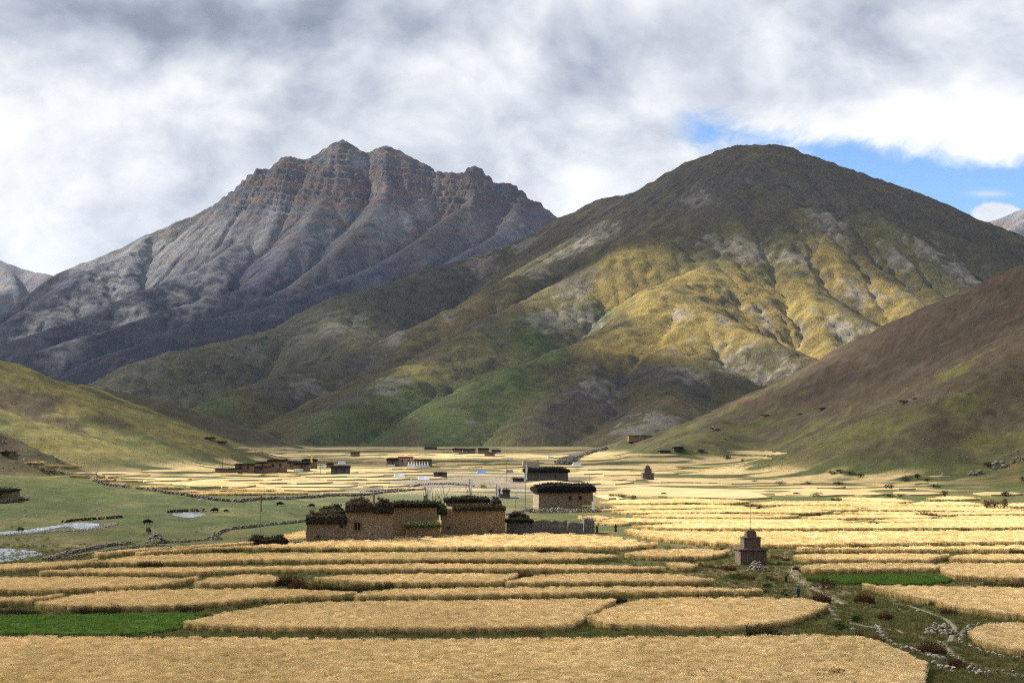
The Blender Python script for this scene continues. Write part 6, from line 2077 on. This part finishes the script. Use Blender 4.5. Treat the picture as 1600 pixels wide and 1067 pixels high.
# loose stones on the meadow and the stony ground
col_pebble = proto_collection('pebble', [rock_mesh('pebble', 200 + s, mat_pale_stone if s % 2 else mat_stone, 0.6) for s in range(4)])
sg_pebble = scatter_group('pebble_scatter', col_pebble, 0.25, 0.9, 0.3)
k = 2600
sy = np.exp(rng.uniform(math.log(300), math.log(800), k))
sx = sy * rng.uniform(-0.36, 0.06, k)
sp = fbm(sx, sy, 30, 3, 0.6, 281) + 0.7 * np.exp(-(((sx + 20) / 45) ** 2 + ((sy - 620) / 140) ** 2))
kp = (gfast(sx, sy) < 4) & (sp + rng.uniform(-0.4, 0.4, k) > 0.18)
scatter_stuff('pebbles', 'pale stones strewn over the meadow and the stony ground', sx[kp], sy[kp], sg_pebble, mat_stone, 0.0)
k = 700
sx, sy = rng.uniform(32, 66, k), rng.uniform(122, 215, k)
kp = (OCC[((sy - OC_Y0) / OC_C).astype(int), ((sx - OC_X0) / OC_C).astype(int)] != 1) & (fbm(sx, sy, 6, 3, 0.6, 285) > 0.15)
sg_peb2 = scatter_group('small_pebble_scatter', col_pebble, 0.1, 0.35, 0.3)
scatter_stuff('pebbles', 'small stones strewn beside the footpaths', sx[kp], sy[kp], sg_peb2, mat_stone, 0.0)
sh = np.concatenate(SHORE)
sh = sh + rng.normal(0, 1.0, sh.shape) * np.array((1.0, 0.9))
sg_shore = scatter_group('shore_pebble_scatter', col_pebble, 0.2, 0.5, 0.3)
scatter_stuff('pebbles', 'gravel along the banks of the stream', sh[:, 0], sh[:, 1], sg_shore, mat_stone, 0.0)
# weathered stones on the hillsides
k = 16000
sy = np.exp(rng.uniform(math.log(430), math.log(1450), k))
sx = sy * rng.uniform(-0.40, 0.42, k)
kp = (gfast(sx, sy) > 4) & (fbm(sx, sy, 45, 4, 0.6, 295) + rng.uniform(-0.35, 0.35, k) > 0.2)
col_scree = proto_collection('scree', [rock_mesh('hill_stone', 220 + s, mat_stone if s % 2 else mat_dark_stone, 0.6) for s in range(4)])
sg_scree = scatter_group('scree_scatter', col_scree, 0.35, 1.5, 0.3)
scatter_stuff('hill_stones', 'weathered stones strewn over the near hillsides', sx[kp], sy[kp], sg_scree, mat_stone, 0.05)

# rock outcrops low on the right hill
for i, (px, py, w, h, lab) in enumerate([(1560, 730, 8, 4, 'dark rock outcrop on the right hill foot near the picture edge'), (1590, 722, 6, 5, 'rock outcrop cut by the right picture edge'), (1525, 741, 6, 2.5, 'low rock ledge left of the dark outcrop on the right'),
                                         (1115, 672, 9, 4, 'grey rock outcrop on the spur above the right terraces'), (1132, 686, 4, 2, 'single dark boulder on the slope above the right terraces'), (1474, 744, 3, 1.5, 'pale boulder beside a tiny wheat plot at the right hill foot')]):
    stone_heap(lab, px, py, w, h, max(1.0, w * 0.24), 16, 300 + i, DROCKS, 'rock_outcrop', 'rock')

# ------------------------------------------------------------------ yaks and people
mat_yak = simple_mat('black_fur', (0.012, 0.010, 0.009), (0.03, 0.025, 0.02), 6.0, 0.8)
mat_fur_brown = simple_mat('brown_fur', (0.045, 0.028, 0.018), (0.07, 0.045, 0.03), 6.0, 0.8)
mat_fur_white = simple_mat('pale_fur', (0.45, 0.42, 0.38), (0.6, 0.57, 0.52), 6.0, 0.8)
mat_horn = simple_mat('horn', (0.16, 0.14, 0.11), (0.3, 0.27, 0.22), 6.0, 0.5)


def skin_body(name, verts, edges, mat, parent, root=0, sub=2):
    """one continuous body grown round a skeleton"""
    me = bpy.data.meshes.new(name)
    me.from_pydata([v[:3] for v in verts], edges, [])
    o = link(name, me, mat, parent)
    sk = o.modifiers.new('skin', 'SKIN')
    sk.use_smooth_shade = True
    lay = me.skin_vertices[0].data
    for i, v in enumerate(verts):
        rr = v[3] if isinstance(v[3], tuple) else (v[3], v[3])
        lay[i].radius = rr
        lay[i].use_root = (i == root)
    sb = o.modifiers.new('sub', 'SUBSURF')
    sb.levels = sb.render_levels = sub
    return o


def yak(label, px, py, s, rz, mat, grazing=True):
    p = on_ground(px, py)
    s *= 0.86
    root = empty('yak', p, rz)
    tag(root, label, 'yak')
    hz_, hx2 = (0.42, 1.28) if grazing else (1.05, 1.32)
    V = [(0, 0, 0.98, (0.38, 0.34)), (0.5, 0, 1.05, (0.42, 0.36)), (-0.55, 0, 0.98, (0.34, 0.30)), (-0.85, 0, 0.95, (0.22, 0.22)), (0.85, 0, 0.98 if not grazing else 0.85, (0.26, 0.24)), (hx2, 0, hz_ + 0.1, (0.16, 0.17)), (hx2 + 0.26, 0, hz_ - 0.12, (0.10, 0.09))]
    E = [(0, 1), (0, 2), (2, 3), (1, 4), (4, 5), (5, 6)]
    for sx_, sy_, front in ((0.52, 0.2, 1), (0.46, -0.2, 1), (-0.68, 0.19, 0), (-0.6, -0.19, 0)):
        b = len(V)
        if front:
            V += [(sx_, sy_, 0.62, 0.13), (sx_ + 0.02, sy_, 0.34, 0.075), (sx_, sy_, 0.03, 0.07)]
            E += [(1, b), (b, b + 1), (b + 1, b + 2)]
        else:
            V += [(sx_ + 0.1, sy_, 0.66, 0.16), (sx_ - 0.1, sy_, 0.36, 0.075), (sx_, sy_, 0.03, 0.07)]
            E += [(2, b), (b, b + 1), (b + 1, b + 2)]
    b = len(V)
    V += [(-1.02, 0, 0.75, 0.07), (-1.02, 0, 0.35, 0.10)]
    E += [(3, b), (b, b + 1)]
    bd = skin_body('body', [(v[0] * s, v[1] * s, v[2] * s, tuple(q * s for q in v[3]) if isinstance(v[3], tuple) else v[3] * s) for v in V], E, mat, root)
    for sd in (-1, 1):
        me = bpy.data.meshes.new('horn')
        pts = [(hx2 - 0.02, sd * 0.1, hz_ + 0.2), (hx2, sd * 0.3, hz_ + 0.3), (hx2 + 0.04, sd * 0.33, hz_ + 0.52)]
        Vh, Fh = [], []
        for i, (c, rad) in enumerate(zip(pts, (0.05, 0.035, 0.008))):
            for j in range(5):
                a = j * 2 * math.pi / 5
                Vh.append(((c[0] + rad * math.cos(a)) * s, c[1] * s, (c[2] + rad * math.sin(a)) * s) if i == 0 else ((c[0] + rad * math.cos(a)) * s, (c[1] + rad * math.sin(a)) * s, c[2] * s))
        for i in range(2):
            for j in range(5):
                Fh.append((i * 5 + j, i * 5 + (j + 1) % 5, (i + 1) * 5 + (j + 1) % 5, (i + 1) * 5 + j))
        me.from_pydata(Vh, [], Fh)
        link('horn', me, mat_horn, root)
    r = random.Random(int(px))
    m = MB()
    for i in range(160):
        x = r.uniform(-0.85, 0.85)
        sd = r.choice((-1, 1))
        m.blade((x * s, sd * 0.3 * s, 0.85 * s), ((x + r.uniform(-0.1, 0.1)) * s, sd * 0.32 * s, r.uniform(0.3, 0.5) * s), 0.09 * s, (1, 0, 0), (0.014, 0.012, 0.01), (0.02, 0.017, 0.014))
    sk = link('fur_skirt', m.mesh('fur_skirt', None), mat, root)
    return root


yak('black yak grazing on the meadow, the upper of two together', 230, 819, 1.0, 0.2, mat_yak)
yak('black yak turned away, the lower of two together on the meadow', 232, 833, 1.05, 2.2, mat_yak)
yak('dark yak standing near the far stretch of the stream', 336, 800, 0.95, 3.0, mat_yak)
yak('small dark calf right of the yak by the far stream', 353, 800, 0.62, 0.4, mat_yak)
yak('dark yak far out on the meadow below the long wall', 437, 790, 0.95, 0.3, mat_yak)
yak('grey-brown yak lying low on the meadow before the village', 487, 793, 0.95, 3.3, mat_fur_brown)
yak('pale animal on the slope below the far left terraces', 314, 784, 0.8, 0.2, mat_fur_white)
yak('white and brown animal among stones at the left end of the stream', 32, 831, 0.95, 2.6, mat_fur_brown)

mat_skin = simple_mat('skin', (0.24, 0.13, 0.085), (0.28, 0.16, 0.105), 8.0, 0.6)
mat_hair = simple_mat('black_hair', (0.010, 0.009, 0.009), (0.02, 0.018, 0.017), 8.0, 0.5)
mat_jacket = simple_mat('blue_jacket', (0.025, 0.06, 0.14), (0.04, 0.085, 0.18), 5.0, 0.85)
mat_trousers = simple_mat('dark_trousers', (0.02, 0.025, 0.04), (0.03, 0.035, 0.055), 5.0, 0.85)
mat_maroon = simple_mat('maroon_wool', (0.085, 0.018, 0.018), (0.12, 0.028, 0.026), 5.0, 0.9)
mat_blackwool = simple_mat('black_wool', (0.018, 0.012, 0.013), (0.03, 0.02, 0.02), 5.0, 0.9)


def loft(name, rings, mat, parent, n=12):
    """garment: stacked oval rings (x, y, z, rx, ry), open at both ends, with inner faces"""
    V, F = [], []
    for x, y, z, rx, ry in rings:
        for j in range(n):
            a = j * 2 * math.pi / n
            fold = 1 + 0.05 * math.sin(a * 5 + z * 3)
            V.append((x + rx * fold * math.cos(a), y + ry * fold * math.sin(a), z))
    for i in range(len(rings) - 1):
        for j in range(n):
            F.append((i * n + j, i * n + (j + 1) % n, (i + 1) * n + (j + 1) % n, (i + 1) * n + j))
    F.append(tuple(range(n))[::-1])
    F.append(tuple((len(rings) - 1) * n + j for j in range(n)))
    me = bpy.data.meshes.new(name)
    me.from_pydata(V, [], F)
    me.polygons.foreach_set('use_smooth', [True] * len(F))
    return link(name, me, mat, parent)


def tube(name, pts, mat, parent, n=8):
    V, F = [], []
    for i, (c, rad) in enumerate(pts):
        c = Vector(c)
        d = (Vector(pts[min(i + 1, len(pts) - 1)][0]) - Vector(pts[max(i - 1, 0)][0])).normalized()
        u = d.orthogonal().normalized()
        v = d.cross(u)
        for j in range(n):
            a = j * 2 * math.pi / n
            V.append(tuple(c + (u * math.cos(a) + v * math.sin(a)) * rad))
    for i in range(len(pts) - 1):
        for j in range(n):
            F.append((i * n + j, i * n + (j + 1) % n, (i + 1) * n + (j + 1) % n, (i + 1) * n + j))
    F.append(tuple(range(n))[::-1])
    F.append(tuple((len(pts) - 1) * n + j for j in range(n)))
    me = bpy.data.meshes.new(name)
    me.from_pydata(V, [], F)
    me.polygons.foreach_set('use_smooth', [True] * len(F))
    return link(name, me, mat, parent)


def person(label, px, py, height, rz, top, bottom, robe=False, stoop=0.0):
    """standing or stooping figure, facing local +Y; body one continuous mesh, clothing and hair its children"""
    p = on_ground(px, py)
    root = empty('person', p, rz)
    tag(root, label, 'person')
    s = height / 1.7
    st = stoop
    def T(x, y, z):       # stoop bends everything above the hips forward
        if z > 0.92:
            dz_ = z - 0.92
            return (x * s, (y + dz_ * math.sin(st)) * s, (0.92 + dz_ * math.cos(st)) * s)
        return (x * s, y * s, z * s)
    J = [(0, 0, 0.93, 0.13), (0, 0, 1.12, 0.125), (0, 0, 1.36, 0.145), (0, 0, 1.47, 0.055), (0, 0.02, 1.57, 0.085), (0, 0.03, 1.64, 0.08)]
    E = [(0, 1), (1, 2), (2, 3), (3, 4), (4, 5)]
    for sd in (-1, 1):
        b = len(J)
        J += [(sd * 0.09, 0.0, 0.86, 0.085), (sd * 0.10, 0.03 * sd, 0.48, 0.058), (sd * 0.105, -0.02, 0.09, 0.04), (sd * 0.11, 0.13, 0.035, 0.035)]
        E += [(0, b), (b, b + 1), (b + 1, b + 2), (b + 2, b + 3)]
        b = len(J)
        J += [(sd * 0.18, 0.0, 1.38, 0.055), (sd * 0.25, -0.02, 1.12, 0.043), (sd * 0.24, 0.10, 0.88, 0.03), (sd * 0.24, 0.12, 0.82, 0.028)]
        E += [(2, b), (b, b + 1), (b + 1, b + 2), (b + 2, b + 3)]
        h0 = len(J) - 1
        for f, (fx, fy, fz) in enumerate(((-0.022, 0.03, -0.075), (-0.008, 0.02, -0.09), (0.008, 0.01, -0.085), (0.022, 0.0, -0.07), (-0.04, 0.045, -0.03))):
            b = len(J)
            J += [(sd * 0.24 + fx * 0.9, 0.12 + fy * 0.6, 0.82 + fz * 0.55, 0.009), (sd * 0.24 + fx, 0.12 + fy + 0.012, 0.82 + fz, 0.008)]
            E += [(h0, b), (b, b + 1)]
    skin_body('body', [(*T(x, y, z), r_ * s) for x, y, z, r_ in J], E, mat_skin, root)
    hd = T(0, 0.02, 1.60)
    # hair cap and small face features
    bm = bmesh.new()
    bmesh.ops.create_uvsphere(bm, u_segments=12, v_segments=8, radius=1.0)
    for v in bm.verts:
        v.co = Vector((v.co.x * 0.098 * s, v.co.y * 0.108 * s - 0.018 * s, v.co.z * 0.115 * s + 0.028 * s)) + Vector(hd)
        if v.co.y > hd[1] + 0.055 * s and v.co.z < hd[2] + 0.06 * s:
            v.co.y = hd[1] + 0.03 * s
    me = bpy.data.meshes.new('hair')
    bm.to_mesh(me)
    bm.free()
    link('hair', me, mat_hair, root)
    tube('nose', [((hd[0], hd[1] + 0.095 * s, hd[2] + 0.01 * s), 0.012 * s), ((hd[0], hd[1] + 0.115 * s, hd[2] - 0.03 * s), 0.014 * s)], mat_skin, root)
    def ring(x, y, z, rx, ry):
        q = T(x, y, z)
        return (q[0], q[1], q[2], rx * s, ry * s)
    if robe:
        loft('robe', [ring(0, 0, 0.10, 0.27, 0.24), ring(0, 0, 0.45, 0.24, 0.21), ring(0, 0, 0.85, 0.20, 0.17), ring(0, 0, 1.02, 0.175, 0.14), ring(0, 0, 1.25, 0.21, 0.155), ring(0, 0, 1.42, 0.19, 0.13), ring(0, 0, 1.49, 0.075, 0.07)], top, root)
        loft('shawl', [ring(0, 0, 1.08, 0.235, 0.17), ring(0, 0, 1.28, 0.25, 0.175), ring(0, 0, 1.44, 0.205, 0.145), ring(0, 0, 1.50, 0.085, 0.08)], bottom, root)
    else:
        loft('jacket', [ring(0, 0, 0.80, 0.19, 0.15), ring(0, 0, 1.0, 0.18, 0.145), ring(0, 0, 1.25, 0.205, 0.15), ring(0, 0, 1.41, 0.19, 0.13), ring(0, 0, 1.49, 0.07, 0.07)], top, root)
        for sd in (-1, 1):
            tube('trouser_leg', [((sd * 0.09 * s, 0, 0.86 * s), 0.105 * s), ((sd * 0.10 * s, 0.03 * sd * s, 0.48 * s), 0.082 * s), ((sd * 0.105 * s, -0.01 * s, 0.07 * s), 0.07 * s)], bottom, root)
    for sd in (-1, 1):
        tube('sleeve', [(T(sd * 0.17, 0, 1.40), 0.075 * s), (T(sd * 0.25, -0.02, 1.12), 0.062 * s), (T(sd * 0.24, 0.09, 0.90), 0.048 * s)], top, root)
        tube('shoe', [((sd * 0.105 * s, -0.06 * s, 0.045 * s), 0.045 * s), ((sd * 0.11 * s, 0.05 * s, 0.045 * s), 0.05 * s), ((sd * 0.115 * s, 0.17 * s, 0.035 * s), 0.035 * s)], mat_hair, root)
    return root


person('person in a blue jacket standing at the edge of the wheat', 1247.5, 937, 1.72, 0.5, mat_jacket, mat_trousers)
person('person in black robes stooping on the path below the tower', 1228, 910, 1.62, -2.0, mat_blackwool, mat_blackwool, True, 0.75)
person('person in dark red robes standing alone on the green strip', 962, 831, 1.74, 0.3, mat_maroon, mat_blackwool, True)
person('person in a red shawl beside the end of the compound wall', 933, 832, 1.6, 2.4, mat_blackwool, mat_maroon, True, 0.25)

# ------------------------------------------------------------------ labels that single each thing out
LAND = [(1173, 860, 'the stone tower'), (1247, 925, 'the person in blue'), (150, 975, 'the large green patch'), (1375, 907, 'the small green patch'),
        (1468, 982, 'the pale stone pile'), (1515, 1005, 'the curved stone wall'), (480, 830, 'the ruined house'), (860, 822, 'the compound wall'),
        (884, 775, 'the house with two windows'), (1012, 740, 'the distant stone tower'), (415, 848, 'the dark brush pile'), (30, 868, 'the white water'),
        (244, 840, 'the cairn'), (440, 728, 'the left village'), (856, 740, 'the long black-roofed house'), (1060, 702, 'the dark roofed hut'),
        (1560, 730, 'the dark rock outcrop'), (1150, 962, 'the rounded wheat field'), (600, 965, 'the pointed wheat field'), (660, 908, 'the lens of wheat'),
        (962, 824, 'the person in dark red'), (470, 910, 'the weed thicket'), (1560, 1056, 'the bottom right corner'), (640, 722, 'the white shrine row'),
        (745, 705, 'the far hamlet'), (1480, 820, 'the right picture edge'), (1300, 1060, 'the bottom picture edge'), (790, 890, 'the middle wheat strips')]
bpy.context.view_layer.update()


def pix_of(o):
    p = o.matrix_world.translation - Vector((0, 0, CAM_H))
    if o.type == 'MESH' and o['category'] == 'wheat field':
        co = np.empty(len(o.data.vertices) * 3, dtype=np.float32)
        o.data.vertices.foreach_get('co', co)
        c = co.reshape(-1, 3)
        p = Vector((float(c[:, 0].mean()), float(c[:, 1].mean()), float(c[:, 2].mean()) - CAM_H))
    c, s = math.cos(TILT), math.sin(TILT)
    f = p.y * c + p.z * s
    return IMG_W / 2 + FPX * p.x / f, IMG_H / 2 - FPX * (-p.y * s + p.z * c) / f


tops = [o for o in COL.objects if o.parent is None and o.get('label') and o.get('category')]
by = {}
for o in tops:
    by.setdefault(o['label'], []).append(o)
ORD = ['leftmost', 'second from left', 'third from left', 'fourth from left', 'fifth from left', 'sixth from left', 'seventh from left', 'eighth from left',
       'ninth from left', 'tenth from left', 'eleventh from left', 'twelfth from left', 'thirteenth from left', 'fourteenth from left', 'fifteenth from left']
for lab, os_ in list(by.items()):
    if len(os_) < 2:
        continue
    sub = {}
    for o in os_:
        x, y = pix_of(o)
        if len(os_) > 10:
            lx, ly, nm = min(LAND, key=lambda l: (l[0] - x) ** 2 + 4 * (l[1] - y) ** 2)
            side = ('left of' if x < lx else 'right of') if abs(x - lx) > 1.6 * abs(y - ly) else ('above' if y < ly else 'below')
            short = {'dark brown weed clump standing at the edge of a wheat plot': 'dark brown weed clump', 'reddish brown dry weed clump on the rough ground': 'reddish dry weed clump',
                     'olive weed clump poking out of the sunlit wheat terraces': 'olive weed clump in wheat', 'small green leafy bush on grass': 'small green bush',
                     'dark low bush on the right hillside': 'dark low bush on the hillside', 'brown twiggy bush beside the wheat': 'brown twiggy bush'}.get(lab, 'thin sunlit wheat terrace' if 'terrace' in lab else lab)
            key = '%s %s %s' % (short, side, nm)
        else:
            key = lab
        sub.setdefault(key, []).append((x, o))
    for key, lst in sub.items():
        lst.sort(key=lambda t: t[0])
        for i, (x, o) in enumerate(lst):
            o['label'] = key if len(lst) == 1 or i >= len(ORD) else '%s, %s' % (key, 'rightmost' if i == len(lst) - 1 else ORD[i])
